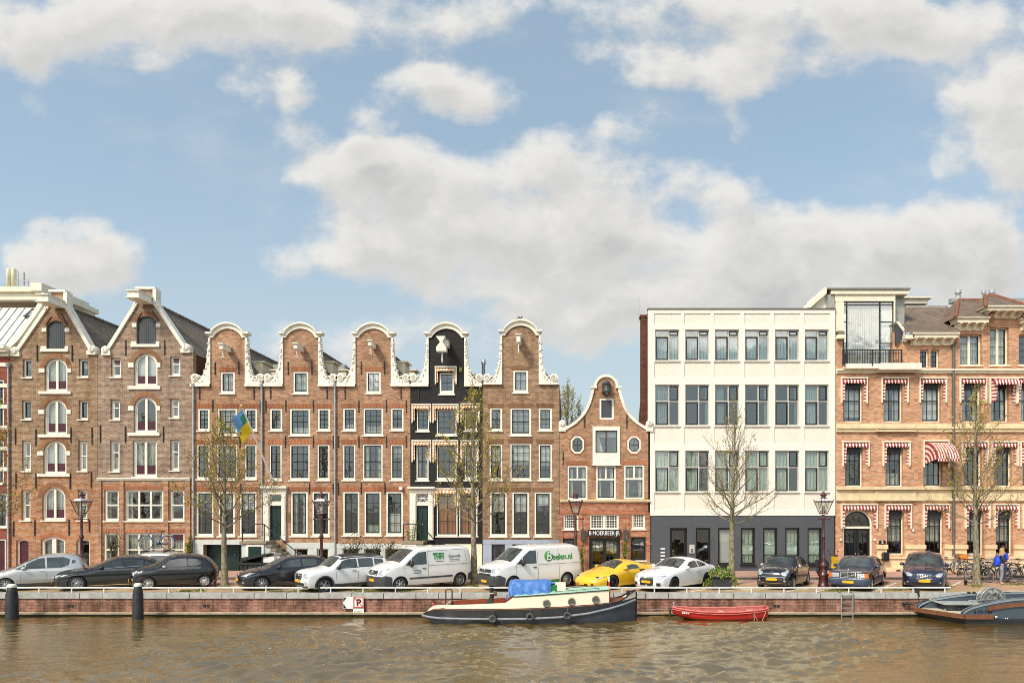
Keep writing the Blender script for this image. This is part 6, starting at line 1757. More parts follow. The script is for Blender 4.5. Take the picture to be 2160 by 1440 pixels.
 def wheels(s, rim=None, spokes=10, rimmat=None, dark=False, hub=.0, style='spoke', tw=.2):
  rimmat = rimmat or ALLOY; R0 = s.rad; ri = R0*s.tw/.62*.66
  if not hasattr(Car, 'wc'): Car.wc = {}
  key = (round(R0, 3), spokes, rimmat.name, style, round(ri, 3), tw)
  if key not in Car.wc:
   t = MB().lathe([(ri, -tw*.45), (R0*.93, -tw*.5), (R0, -tw*.36), (R0, tw*.36), (R0*.93, tw*.5), (ri, tw*.45)], n=32, axis='Y').mesh('tyre', RUBBER)
   m = MB().lathe([(ri*1.01, -tw*.46), (ri*.98, -tw*.5), (ri*.93, -tw*.42), (ri*.91, tw*.2)], n=32, axis='Y')
   m.lathe([(ri*.9, tw*.05), (.0, tw*.05)], n=24, axis='Y', mi=1)
   yo = -tw*.42
   if style == 'spoke':
    for k in range(spokes):
     a = 2*PI*k/spokes; c, s_ = math.cos(a), math.sin(a); wd = ri*min(.17, 1.0/spokes)
     P = []
     for rr_, ww, yy in ((ri*.12, wd*1.2, yo), (ri*.93, wd, yo+.02)):
      P += [(rr_*c-ww*s_, yy, rr_*s_+ww*c), (rr_*c+ww*s_, yy, rr_*s_-ww*c), (rr_*c+ww*s_, yy+.03, rr_*s_-ww*c), (rr_*c-ww*s_, yy+.03, rr_*s_+ww*c)]
     m.add(P, [(0, 1, 5, 4), (1, 2, 6, 5), (3, 0, 4, 7), (4, 5, 6, 7)])
    m.lathe([(ri*.24, yo+.02), (ri*.22, yo-.012), (0, yo-.014)], n=14, axis='Y')
   else:      # steel wheel with cap
    m.lathe([(ri*.9, yo+.05), (ri*.7, yo+.01), (ri*.5, yo+.03), (ri*.42, yo-.01), (0, yo-.02)], n=24, axis='Y')
   rm = m.mesh('rim', [rimmat, RUBBER])
   Car.wc[key] = (t, rm)
  t, rm = Car.wc[key]
  for wx in s.wx:
   for sg in (-1, 1):
    o = link_mesh('wheel', t, s.root, (wx, sg*(s.w-.02-tw*.5), R0))
    if sg > 0: o.rotation_euler = (0, 0, PI)
    link_mesh('rim', rm, o)
 def mirrors(s, x, z, mat=None, size=(.11, .2, .15)):
  y = s.W(x, z)
  for sg in (-1, 1):
   mb = MB().ball((x, sg*(y+.1), z), size[0], size[1]*.55, size[2]*.55, 10, 7)
   mb.box(x-.03, x+.03, sg*(y-.06), sg*(y+.06), z-.06, z-.02)
   mb.build('mirror', mat or s.mat, s.root, local=True)
 def plate(s, z, w=.52, h=.11, off=.03, rear=False, mat=None, y=0):
  x = s.front_x(z, rear)-(s.crown+off if not rear else -(s.crown+off))
  o = MB().box(x-.01, x+.01, y-w/2, y+w/2, z-h/2, z+h/2).build('number_plate', mat or YELLOWPLATE, s.root, local=True)
  MB().box(x-.013, x-.0105, y+w/2-.045, y+w/2, z-h/2, z+h/2).build('plate_band', plain('eu_blue', (.02, .06, .35), .4), o, local=True)
 def emblem(s, z, r=.05, mat=None, ring=True, x=None):
  x = (s.front_x(z)-s.crown-.03) if x is None else x
  m = MB().lathe([(r*.78, -.01), (r, -.016), (r*1.04, 0)], (x, 0, z), 18, axis='X')
  for k in range(3 if ring else 0):
   a = PI/2+2*PI*k/3; m.tube([(x-.01, 0, z), (x-.01, r*.9*math.cos(a), z+r*.9*math.sin(a))], r*.09, 4)
  return m.build('emblem', mat or CHROME, s.root, local=True)
 def handles(s, pts, mat=None):
  for x, z in pts:
   y = s.Y([(x, z)])[0]
   for sg in (-1, 1): MB().box(x-.1, x+.1, sg*(y+.004), sg*(y+.035), z-.014, z+.014).build('door_handle', mat or s.mat, s.root, local=True)
 def wipers(s): pass
P_SILVER = paint('silver_paint', (.55, .55, .54), .3, .55, dust=.1)
P_BLACK = paint('black_car_paint', (.008, .008, .010), .18, .0, dust=.03)
P_NAVYBLACK = paint('blue_black_paint', (.010, .009, .016), .18, .0, dust=.03)
P_WHITE = paint('white_car_paint', (.80, .80, .80), .35, dust=.06)
P_VAN = paint('van_white', (.80, .79, .76), .4, dust=.12)
P_YELLOW = paint('yellow_car_paint', (.86, .52, .012), .3, dust=.03)
P_NAVY = paint('navy_car_paint', (.018, .022, .062), .2, .15, dust=.03)
P_DKBLUE = paint('dark_blue_car_paint', (.022, .03, .066), .22, .15, dust=.05)
SOFTTOP = plain('soft_top', (.016, .016, .018), .9, var=.2, bump=.3, bscale=60)
GREENP = plain('green_lettering', (.03, .25, .04), .4, var=.05)
DKGREYP = plain('grey_lettering', (.12, .14, .12), .5, var=.05)
# 1 silver hatchback with one-box shape
c = Car('silver compact one-box hatchback at the row end, cut by the photo edge', 'car', None,
  [(.02, .2), (0, .4), (.04, .62), (.3, .82), (.85, 1.0), (1.35, 1.27), (1.85, 1.5), (2.4, 1.58), (3.0, 1.56), (3.38, 1.42), (3.55, 1.05), (3.62, .8), (3.6, .5), (3.5, .22)], .86, (.62, 3.05), .3, (12, 1247), 31, P_SILVER, belt=.92, tumb=.34)
c.windows([[(.95, .98), (1.3, 1.18), (1.3, .98)], [(1.34, .98), (1.34, 1.2), (1.75, 1.42), (2.02, 1.46), (2.08, .99)], [(2.14, .99), (2.1, 1.47), (2.75, 1.47), (3.0, 1.36), (2.95, 1.1), (2.7, 1.0)], [(3.05, 1.15), (3.08, 1.33), (3.22, 1.3), (3.2, 1.2)]])
c.patch('windscreen', (.88, 1.02), (1.78, 1.47), CARGLASS, .93); c.patch('rear_window', (3.2, 1.5), (3.52, 1.1), CARGLASS, .9)
c.seam([[(2.1, .3), (2.12, 1.0)], [(1.15, .3), (1.2, .98)], [(2.75, .6), (2.95, 1.05)]]); c.side('side_trim', [[(1.0, .42), (2.68, .42), (2.68, .49), (1.0, .49)]], plain('silver_trim', (.42, .42, .42), .4, .4))
c.side('sill', [[(1.0, .2), (2.66, .2), (2.66, .34), (1.0, .32)]], GREYPL)
c.wheels(spokes=10); c.mirrors(1.28, 1.02); c.handles([(1.95, .86)])
c.face('headlight', .35, .85, .6, .78, LAMPGLASS, round_=3); c.plate(.42); c.face('tail_light', .55, .95, .75, 1.05, REDLENS, rear=True)
# 2 black coupe-like saloon
c = Car('long black saloon with multi spoke alloy wheels behind the silver hatchback', 'car', None,
  [(.04, .2), (0, .35), (.02, .55), (.1, .72), (.6, .86), (1.3, .96), (1.75, 1.12), (2.25, 1.36), (2.75, 1.43), (3.3, 1.41), (3.9, 1.24), (4.35, 1.05), (4.62, .98), (4.7, .8), (4.7, .5), (4.6, .22)], .91, (.86, 3.66), .335, (163, 1246), 31, P_BLACK, belt=.93, tumb=.42, crown=.09, taper=.22)
c.windows([[(1.72, .98), (2.2, 1.26), (2.55, 1.34), (2.68, .99)], [(2.74, 1.0), (2.62, 1.35), (3.1, 1.35), (3.45, 1.28), (3.42, 1.03)], [(3.48, 1.05), (3.52, 1.25), (3.8, 1.12), (3.72, 1.07)]])
c.patch('windscreen', (1.42, 1.0), (2.2, 1.33), CARGLASS, .92); c.patch('rear_window', (3.45, 1.38), (4.2, 1.1), CARGLASS, .85)
c.side('window_trim', [[(1.66, .965), (3.75, 1.05), (3.75, 1.065), (1.66, .98)]], CHROME); c.side('sill', [[(1.3, .2), (3.2, .2), (3.2, .235), (1.3, .235)]], CHROME)
c.seam([[(1.62, .3), (1.66, .95)], [(2.7, .3), (2.72, .98)], [(3.3, .6), (3.45, 1.02)]])
c.wheels(spokes=16); c.mirrors(1.78, 1.02, BLACKPL); c.handles([(2.5, .86), (3.3, .9)])
c.face('headlight', .48, 1.08, .58, .72, LAMPGLASS, round_=2.5, skew=.06); c.face('grille', 0, .4, .42, .68, CHROME, off=.015); c.face('bumper_vent', .4, .95, .27, .4, BLACKPL); c.face('bumper_trim', .0, .95, .22, .245, CHROME, off=.02); c.plate(.38); c.emblem(.56, .09)
c.face('tail_light', .55, 1.0, .72, .9, REDLENS, rear=True)
# 3 small black retro hatchback
c = Car('small rounded black retro hatchback with pale spoked wheels by the timber pile', 'car', None,
  [(.06, .22), (0, .38), (.0, .6), (.1, .82), (.4, .96), (.85, 1.04), (1.15, 1.2), (1.5, 1.42), (1.95, 1.49), (2.6, 1.46), (3.05, 1.33), (3.35, 1.05), (3.5, .82), (3.54, .55), (3.45, .25)], .81, (.66, 2.96), .29, (313, 1243.5), 30, P_BLACK, belt=.95, tumb=.3, crown=.1, taper=.2, ttaper=.16, r=.2)
c.windows([[(1.18, 1.02), (1.5, 1.32), (1.9, 1.39), (2.2, 1.39), (2.22, 1.03)], [(2.29, 1.04), (2.27, 1.38), (2.62, 1.35), (2.85, 1.24), (2.8, 1.1), (2.6, 1.04)]])
c.patch('windscreen', (.98, 1.1), (1.48, 1.41), CARGLASS, .93); c.patch('rear_window', (2.95, 1.37), (3.3, 1.1), CARGLASS, .88)
c.seam([[(1.12, .34), (1.15, 1.02)], [(2.24, .34), (2.26, 1.04)]]); c.wheels(spokes=14, rimmat=plain('pale_wheel', (.6, .6, .58), .4, .2)); c.mirrors(1.3, 1.04, CHROME); c.handles([(2.05, .9)], CHROME)
c.face('headlight', .42, .72, .66, .88, LAMPGLASS, round_=2); c.face('fog_light', .45, .62, .42, .54, LAMPGLASS, round_=2); c.plate(.4); c.face('tail_light', .55, .85, .7, .98, REDLENS, rear=True, round_=4); c.face('chrome_strip', 0, .35, .62, .65, CHROME)
# 4 black hatchback
c = Car('black hatchback with yellow plate parked between the tree and the street lamp', 'car', None,
  [(.05, .2), (0, .36), (.02, .58), (.12, .74), (.55, .88), (1.1, .98), (1.5, 1.16), (1.95, 1.38), (2.4, 1.45), (3.2, 1.42), (3.7, 1.3), (3.95, 1.02), (4.05, .82), (4.05, .5), (3.95, .24)], .87, (.82, 3.38), .315, (553, 1245), 36, P_NAVYBLACK, belt=.95, tumb=.36, crown=.07, taper=.16)
c.windows([[(1.5, 1.0), (1.95, 1.29), (2.3, 1.36), (2.5, 1.36), (2.55, 1.02)], [(2.62, 1.02), (2.57, 1.36), (3.1, 1.35), (3.3, 1.31), (3.28, 1.05)], [(3.34, 1.07), (3.36, 1.3), (3.6, 1.22), (3.5, 1.1)]])
c.patch('windscreen', (1.2, 1.03), (1.93, 1.36), CARGLASS, .93); c.patch('rear_window', (3.65, 1.32), (3.92, 1.06), CARGLASS, .88)
c.seam([[(1.42, .32), (1.46, 1.0)], [(2.56, .32), (2.59, 1.02)], [(3.1, .6), (3.3, 1.05)]]); c.wheels(spokes=10); c.mirrors(1.55, 1.04, BLACKPL); c.handles([(2.35, .88), (3.15, .9)])
c.face('headlight', .38, .98, .64, .8, LAMPGLASS, round_=3, skew=.04); c.face('grille', 0, .38, .66, .74, BLACKPL); c.face('grille_strip', 0, .8, .655, .668, CHROME, off=.02); c.face('bumper_vent', 0, .7, .3, .44, BLACKPL); c.face('fog_light', .58, .78, .34, .42, CHROME); c.plate(.5); c.emblem(.7, .055, ring=False)
c.face('tail_light', .55, .95, .75, .98, REDLENS, rear=True)
MB().tube([(3.3, 0, 1.45), (3.5, 0, 1.66)], .008, 4).build('aerial', BLACKPL, c.root, local=True)
# 5 white hatchback with black roof
c = Car('white five door hatchback with black roof and black wheel arches', 'car', None,
  [(.05, .24), (0, .42), (.0, .64), (.06, .86), (.3, .97), (1.0, 1.06), (1.3, 1.24), (1.62, 1.48), (2.1, 1.55), (3.0, 1.54), (3.7, 1.47), (3.95, 1.15), (4.08, .92), (4.1, .55), (4.0, .28)], .895, (.8, 3.4), .325, (684, 1249.5), 41, P_WHITE, belt=1.0, tumb=.28, crown=.07, taper=.14, zb=.24)
c.patch('roof', (1.66, 1.5), (3.72, 1.46), BLACKPL, 1.01, .008)
c.side('roof_band', [[(1.5, 1.42), (2.1, 1.5), (3.0, 1.49), (3.66, 1.43), (3.7, 1.47), (3.0, 1.535), (2.1, 1.545), (1.64, 1.495)]], BLACKPL, .01)
c.windows([[(1.38, 1.07), (1.62, 1.36), (1.9, 1.44), (2.3, 1.45), (2.34, 1.07)], [(2.4, 1.07), (2.37, 1.45), (2.95, 1.45), (3.1, 1.43), (3.12, 1.09)], [(3.18, 1.1), (3.16, 1.42), (3.58, 1.38), (3.7, 1.13)]])
c.side('window_pillar', [[(1.32, 1.05), (3.76, 1.1), (3.76, 1.07), (1.3, 1.03)]], BLACKPL, .007)
c.patch('windscreen', (1.1, 1.12), (1.6, 1.46), CARGLASS, .93); c.patch('rear_window', (3.72, 1.43), (3.93, 1.17), CARGLASS, .88)
for wx in c.wx:
 o_ = [(wx+.325*1.13*math.cos(t), .325+.325*1.13*math.sin(t)) for t in [-.2+(PI+.4)*k/16 for k in range(17)]]; i_ = [(wx+.325*1.34*math.cos(t), .325+.325*1.36*math.sin(t)) for t in [-.2+(PI+.4)*k/16 for k in range(17)]]
 c.side('arch_trim', [o_+i_[::-1]], GREYPL, .012)
c.side('sill', [[(1.2, .24), (3.0, .24), (3.0, .36), (1.2, .36)]], GREYPL)
c.seam([[(1.3, .38), (1.32, 1.05)], [(2.35, .38), (2.37, 1.07)], [(2.98, .65), (3.1, 1.08)]]); c.wheels(spokes=5, rimmat=plain('two_tone_rim', (.3, .3, .3), .3, .8)); c.mirrors(1.42, 1.08, BLACKPL); c.handles([(2.15, .92), (2.95, .94)], CHROME)
c.face('headlight', .46, .86, .66, .9, LAMPGLASS, round_=2); c.face('grille', 0, .36, .6, .84, BLACKPL, round_=6); c.face('grille_surround', 0, .37, .84, .86, CHROME, off=.02)
for z in (.64, .70, .76): c.face('grille_bar', 0, .34, z, z+.022, CHROME, off=.022)
c.face('bumper_vent', 0, .55, .34, .46, BLACKPL); c.face('fog_light', .6, .74, .4, .52, LAMPGLASS, round_=2); c.plate(.53); c.face('bumper_lip', 0, .95, .25, .32, GREYPL)
MB().box(.2, .9, -.5, -.38, 1.02, 1.035).build('bonnet_stripe', BLACKPL, c.root, local=True) if False else None
c.face('tail_light', .6, .85, .7, .95, REDLENS, rear=True)
# 6, 7 two white vans
def van(label, contact, theta, top, L, w, wheels, rad, low, **k):
 c = Car(label, 'van', None, top, w, wheels, rad, contact, theta, P_VAN, name='delivery_van', group='white vans parked along the quay', zb=.26, r=.16, rc=.14, tumb=.13, belt=1.15, crown=.06, **k)
 return c
c = van('white delivery van with green sign lettering and silver alloy wheels', (843, 1247), 41,
  [(.04, .26), (0, .42), (.02, .72), (.12, .98), (.5, 1.16), (.95, 1.28), (1.4, 1.62), (1.75, 1.84), (2.2, 1.92), (3.6, 1.92), (4.45, 1.88), (4.68, 1.6), (4.76, 1.0), (4.76, .5), (4.68, .28)], 4.76, .93, (.88, 4.02), .33, 0)
c.patch('windscreen', (.98, 1.3), (1.68, 1.79), CARGLASS, .92); c.windows([[(1.12, 1.16), (1.42, 1.44), (1.42, 1.16)], [(1.47, 1.16), (1.47, 1.48), (1.82, 1.72), (2.22, 1.74), (2.22, 1.17)]])
c.side('bumper', [[(.02, .26), (.02, .72), (.2, .74), (.48, .66), (.5, .26)]], GREYPL, .01); c.face('bumper', 0, .75, .26, .7, GREYPL, off=.02)
c.side('side_trim', [[(1.32, .52), (3.58, .52), (3.58, .6), (1.32, .6)], [(4.46, .3), (4.74, .3), (4.74, .72), (4.46, .6)]], GREYPL, .012)
c.seam([[(1.08, .34), (1.1, 1.12)], [(2.3, .34), (2.3, 1.8)], [(2.34, 1.1), (4.6, 1.1)], [(3.55, .34), (3.55, .6)], [(2.3, 1.76), (4.3, 1.8)], [(4.3, 1.8), (4.42, 1.2)]])
c.wheels(spokes=7, tw=.2); c.mirrors(1.4, 1.22, BLACKPL, (.1, .22, .26)); c.handles([(2.08, .98)], BLACKPL)
c.face('headlight', .48, 1.08, .74, .98, LAMPGLASS, round_=3, skew=.1); c.face('grille', 0, .42, .76, .96, BLACKPL, off=.014);
for z in (.79, .85, .91): c.face('grille_bar', 0, .41, z, z+.02, CHROME, off=.024)
c.emblem(.86, .095); c.plate(.52, y=.0)
def side_text(c, txt, x, z, size, mat, name='lettering', bold=.01, **k):
 mb = MB(); y = -(c.W(x, z)+.012)
 add_text(mb, txt, size, Matrix.Translation((x, y, z)) @ Matrix.Rotation(R(-7), 4, 'X') @ FRONT if False else Matrix.Translation((x, y, z)) @ Matrix.Rotation(-math.atan(c.tumb if z > c.belt else 0), 4, 'X') @ FRONT, bold=bold, **k)
 return mb.build(name, mat, c.root, local=True)
side_text(c, 'Størvolt', 3.72, 1.48, .22, DKGREYP, bold=.0, sx=.9)
side_text(c, 'THH', 2.86, 1.48, .34, GREENP, bold=.015, sx=.8); MB().box(2.56, 3.14, -(c.W(2.9, 1.6)+.018), -(c.W(2.9, 1.6)+.004), 1.62, 1.66).build('logo_bar', GREENP, c.root, local=True)
def fine_print(c, x, z, n, w, seed):
 """rows of print too small to read"""
 rr = random.Random(seed); mb = MB()
 for k in range(n):
  zz = z-.07*k; a = x-w/2+rr.uniform(0, .05)
  while a < x+w/2-.05:
   l = rr.uniform(.04, .1); y = -(c.W(a, zz)+.006); mb.box(a, a+l, y-.002, y+.004, zz-.014, zz+.014); a += l+.022
 mb.build('fine_print', DKGREYP, c.root, local=True)
fine_print(c, 3.72, 1.32, 2, .6, 1); fine_print(c, 2.9, 1.27, 1, .5, 2); fine_print(c, 1.72, .92, 3, .4, 3)
c = van('white delivery van with big green Beelen.nl lettering behind the tug', (1081, 1246), 37,
  [(.04, .27), (0, .42), (.0, .78), (.1, 1.04), (.5, 1.2), (.92, 1.3), (1.35, 1.62), (1.72, 1.88), (2.2, 1.97), (3.6, 1.98), (4.6, 1.95), (4.85, 1.7), (4.92, 1.0), (4.92, .5), (4.84, .3)], 4.92, .94, (.92, 3.95), .34, 0, taper=.1)
c.patch('windscreen', (.96, 1.33), (1.66, 1.83), CARGLASS, .92); c.windows([[(1.1, 1.2), (1.4, 1.46), (1.4, 1.2)], [(1.45, 1.2), (1.45, 1.5), (1.82, 1.78), (2.2, 1.8), (2.2, 1.2)]])
c.side('bumper', [[(.0, .27), (.0, .74), (.25, .74), (.5, .62), (.5, .27)]], GREYPL, .012); c.face('bumper', 0, .78, .27, .72, GREYPL, off=.02)
c.side('sill', [[(1.35, .27), (3.5, .27), (3.5, .4), (1.35, .4)]], GREENP, .01)
c.seam([[(1.06, .4), (1.08, 1.18)], [(2.28, .4), (2.28, 1.86)], [(2.3, 1.14), (4.7, 1.14)], [(3.5, .44), (3.46, 1.86)]])
c.wheels(style='cap', rimmat=plain('steel_wheel', (.3, .3, .3), .4, .6), tw=.2); c.mirrors(1.4, 1.26, BLACKPL, (.1, .24, .26)); c.handles([(2.1, 1.02)], BLACKPL)
c.face('headlight', .5, 1.06, .84, 1.04, LAMPGLASS, round_=4, skew=.02); c.face('grille', 0, .5, .84, 1.0, BLACKPL, off=.014); c.face('lower_grille', 0, .52, .72, .8, BLACKPL, off=.026)
for z in (.85, .97): c.face('grille_bar', 0, .5, z, z+.015, CHROME, off=.024)
c.emblem(.92, .085, ring=False); c.plate(.45, off=.035)
def beelen(c):
 x, z = 2.9, 1.5; y = -(c.W(x, z)+.014); k = c.tumb
 M = Matrix.Translation((x, y, z)) @ Matrix.Rotation(-math.atan(k), 4, 'X') @ FRONT
 mb = MB().lathe([(0, .0), (.24, 0), (.24, -.006)], n=28); mb.xf(M)
 mb.build('logo_disc', GREENP, c.root, local=True)
 t = MB(); add_text(t, 'B', .56, M @ Matrix.Translation((-.01, -.01, .01)), bold=.004, shear=.25); t.build('lettering', WHITEPL, c.root, local=True)
 t = MB(); add_text(t, 'eelen.nl', .40, M @ Matrix.Translation((.8, -.05, .0)), bold=.006, sx=.94); t.build('lettering', GREENP, c.root, local=True)
beelen(c)
# 8 yellow sports car
c = Car('low yellow sports car parked in front of the green double doors', 'car', None,
  [(.1, .14), (.0, .24), (.02, .42), (.2, .56), (.8, .76), (1.3, .88), (1.75, 1.06), (2.15, 1.19), (2.5, 1.21), (3.0, 1.15), (3.6, 1.0), (4.2, .95), (4.5, .88), (4.57, .6), (4.45, .22)], .97, (1.0, 3.6), .34, (1291, 1243.5), 42, P_YELLOW, belt=.78, tumb=.55, crown=.1, taper=.28, ttaper=.1, zb=.14, r=.2, rc=.16)
c.windows([[(1.75, .87), (2.1, 1.06), (2.45, 1.1), (2.75, 1.07), (2.85, .9)]]); c.patch('windscreen', (1.38, .93), (2.13, 1.17), CARGLASS, .9); c.patch('rear_window', (2.85, 1.17), (3.5, 1.03), CARGLASS, .6)
c.side('side_intake', [[(2.75, .86), (3.2, .84), (3.1, .72), (2.95, .66), (2.85, .72)]], BLACKPL, .008); c.seam([[(1.6, .3), (1.66, .84)], [(2.7, .28), (2.85, .86)]], .014)
c.side('sill', [[(1.5, .14), (3.1, .14), (3.1, .17), (1.5, .17)]], BLACKPL, .006)
c.wheels(spokes=10, rimmat=BLACKALLOY); c.mirrors(1.82, .95, None, (.13, .2, .12)); c.face('headlight', .68, 1.02, .5, .58, LAMPGLASS, skew=.1, round_=3)
c.face('grille', 0, .34, .2, .3, BLACKPL, off=.016); c.face('bumper_vent', .5, .9, .2, .34, BLACKPL, off=.016, round_=4); c.face('splitter', 0, .9, .14, .17, BLACKPL, off=.03); c.plate(.3, .4, .1, mat=P_YELLOW, off=.03)
c.face('tail_light', .5, .75, .75, .88, REDLENS, rear=True, round_=2)
# 9 white coupe
c = Car('white coupe with black spoked wheels beside the yellow sports car', 'car', None,
  [(.06, .2), (0, .34), (.02, .56), (.12, .74), (.7, .88), (1.4, .97), (1.85, 1.14), (2.3, 1.33), (2.75, 1.38), (3.2, 1.34), (3.8, 1.14), (4.2, 1.02), (4.55, .97), (4.62, .8), (4.6, .45), (4.5, .22)], .925, (.86, 3.6), .335, (1420, 1247.5), 48, P_WHITE, belt=.92, tumb=.42, crown=.07, taper=.18)
c.windows([[(1.8, .97), (2.25, 1.24), (2.6, 1.29), (2.8, 1.28), (2.9, 1.0)], [(2.98, 1.0), (2.9, 1.27), (3.2, 1.24), (3.6, 1.08), (3.5, 1.03)]]); c.patch('windscreen', (1.48, 1.0), (2.26, 1.31), CARGLASS, .92); c.patch('rear_window', (3.25, 1.33), (3.95, 1.09), CARGLASS, .85)
c.seam([[(1.66, .3), (1.72, .95)], [(2.95, .32), (3.0, 1.0)]]); c.wheels(spokes=7, rimmat=BLACKALLOY); c.mirrors(1.86, 1.02); c.handles([(2.75, .84)])
c.face('headlight', .5, 1.0, .6, .74, LAMPGLASS, round_=5, skew=.03); c.face('grille', 0, .38, .3, .72, BLACKPL, off=.016, round_=8); c.face('grille_rim', 0, .4, .715, .735, CHROME, off=.022); c.face('bumper_vent', .52, .9, .3, .44, BLACKPL); c.plate(.47, off=.04)
for k_ in range(7): c.face('grille_slat', .36*k_/7, .36*k_/7+.02, .34, .7, GREYPL, off=.024, n=1)
em = MB()
for k_ in range(4): em.lathe([(.036, -.005), (.044, -.01), (.05, 0)], (c.front_x(.63)-.115, -.1+.066*k_, .63), 12, axis='X')
em.build('emblem', CHROME, c.root, local=True); c.face('fog_light', .7, .82, .33, .41, LAMPGLASS, round_=2, off=.018); c.face('tail_light', .55, 1.0, .72, .9, REDLENS, rear=True)
# 10 black convertible
c = Car('small black convertible with fabric roof and round headlights facing the canal', 'car', None,
  [(.06, .22), (0, .4), (.0, .62), (.08, .8), (.35, .93), (1.0, 1.01), (1.2, 1.14), (1.5, 1.36), (1.85, 1.41), (2.5, 1.39), (2.85, 1.3), (3.15, 1.06), (3.5, .98), (3.62, .85), (3.64, .5), (3.55, .25)], .845, (.72, 3.19), .305, (1672, 1242.5), 57, P_NAVYBLACK, belt=.96, tumb=.28, crown=.08, taper=.18)
c.patch('soft_top', (1.55, 1.38), (3.12, 1.08), SOFTTOP, 1.01, .01); c.side('soft_top', [[(1.45, 1.31), (1.85, 1.37), (2.2, 1.37), (2.25, 1.02), (3.1, 1.05), (2.84, 1.29), (2.5, 1.385), (1.85, 1.405), (1.5, 1.355)]], SOFTTOP, .01)
c.windows([[(1.25, 1.02), (1.5, 1.28), (1.85, 1.34), (2.16, 1.34), (2.2, 1.02)]]); c.patch('windscreen', (1.06, 1.06), (1.48, 1.34), CARGLASS, .93)
c.seam([[(1.2, .34), (1.22, 1.0)], [(2.3, .34), (2.32, 1.0)]]); c.wheels(spokes=9); c.mirrors(1.36, 1.04, CHROME); c.handles([(2.12, .9)], CHROME)
c.face('headlight', .42, .78, .66, .92, LAMPGLASS, round_=2); c.face('grille', 0, .36, .64, .74, BLACKPL, round_=6); c.face('grille_rim', 0, .38, .735, .76, CHROME, off=.02); c.face('bumper_strip', 0, .84, .585, .605, CHROME, off=.02); c.face('lower_grille', 0, .5, .34, .46, BLACKPL); c.face('bumper_strip', 0, .5, .31, .33, CHROME, off=.02); c.face('fog_light', .52, .62, .38, .48, LAMPGLASS, round_=2, off=.018); c.face('side_light', .52, .6, .53, .6, LAMPGLASS, round_=2, off=.018); c.plate(.5)
c.emblem(.82, .035, ring=False)
# 11 older blue saloon
c = Car('older dark blue saloon with upright chrome grille and amber indicators', 'car', None,
  [(.04, .24), (0, .36), (.0, .55), (.08, .62), (.07, .84), (.2, .9), (1.4, .98), (1.65, 1.14), (2.1, 1.4), (2.5, 1.445), (3.1, 1.43), (3.5, 1.34), (3.95, 1.04), (4.8, .98), (4.92, .9), (4.96, .6), (4.96, .4), (4.88, .26)], .9, (.86, 3.75), .32, (1836, 1245), 57, P_DKBLUE, belt=.94, tumb=.34, crown=.03, taper=.05, r=.1, rc=.1)
c.windows([[(1.72, .99), (2.12, 1.33), (2.6, 1.36), (2.62, .99)], [(2.7, .99), (2.68, 1.36), (3.1, 1.35), (3.42, 1.28), (3.5, 1.0)]]); c.patch('windscreen', (1.5, 1.02), (2.06, 1.37), CARGLASS, .93); c.patch('rear_window', (3.55, 1.31), (3.9, 1.07), CARGLASS, .88)
c.seam([[(1.66, .3), (1.7, .97)], [(2.66, .3), (2.66, .98)]]); c.wheels(spokes=15, tw=.19); c.mirrors(1.82, 1.03); c.handles([(2.5, .86), (3.4, .86)], BLACKPL)
c.side('side_cladding', [[(.02, .3), (.45, .3), (.45, .56), (.02, .56)], [(1.26, .26), (3.35, .26), (3.35, .54), (1.26, .54)], [(4.15, .3), (4.9, .3), (4.9, .56), (4.15, .56)]], plain('blue_grey_cladding', (.05, .065, .11), .4), .01)
c.face('bumper', 0, .92, .3, .56, plain('blue_grey_cladding', (.05, .065, .11), .4), off=.05); c.face('bumper_trim', 0, .92, .555, .58, CHROME, off=.055)
c.face('headlight', .38, .7, .62, .82, LAMPGLASS); c.face('indicator', .71, .95, .62, .82, AMBER); c.face('grille', 0, .34, .6, .88, CHROME, off=.03); c.face('grille_mesh', 0, .3, .625, .85, BLACKPL, off=.04)
for z in (.68, .735, .79): c.face('grille_bar', 0, .3, z, z+.014, CHROME, off=.048)
c.face('grille_post', 0, .015, .625, .85, CHROME, off=.05, n=1); c.plate(.43, off=.065)
em = MB(); em.lathe([(.03, -.004), (.04, -.008), (.045, .0)], (.06, 0, .95), 14, axis='X'); em.box(.05, .07, -.004, .004, .89, .93); em.build('emblem', CHROME, c.root, local=True)
# 12 navy estate
c = Car('dark navy estate car with slanted bar across its grille facing the canal', 'car', None,
  [(.06, .22), (0, .38), (.0, .58), (.08, .78), (.5, .92), (1.25, 1.02), (1.6, 1.2), (2.1, 1.46), (2.6, 1.54), (3.8, 1.52), (4.4, 1.44), (4.65, 1.1), (4.78, .9), (4.8, .55), (4.7, .26)], .93, (.9, 3.7), .33, (1992, 1243.5), 63, P_NAVY, belt=.97, tumb=.36, crown=.1, taper=.2)
c.windows([[(1.62, 1.03), (2.1, 1.37), (2.55, 1.45), (2.6, 1.05)], [(2.68, 1.05), (2.63, 1.45), (3.5, 1.44), (3.55, 1.06)], [(3.62, 1.07), (3.6, 1.43), (4.25, 1.38), (4.4, 1.12)]]); c.patch('windscreen', (1.32, 1.06), (2.06, 1.44), CARGLASS, .93); c.patch('rear_window', (4.42, 1.42), (4.63, 1.14), CARGLASS, .9)
c.seam([[(1.55, .32), (1.6, 1.02)], [(2.62, .32), (2.64, 1.04)]]); c.wheels(spokes=10); c.mirrors(1.7, 1.08); c.handles([(2.45, .92), (3.35, .94)])
c.face('headlight', .46, .9, .64, .8, LAMPGLASS, round_=4, skew=.03); c.face('grille', 0, .34, .56, .76, BLACKPL, off=.014, round_=6); c.face('grille_rim', 0, .36, .755, .78, CHROME, off=.02); c.face('grille_rim', 0, .34, .545, .56, CHROME, off=.02)
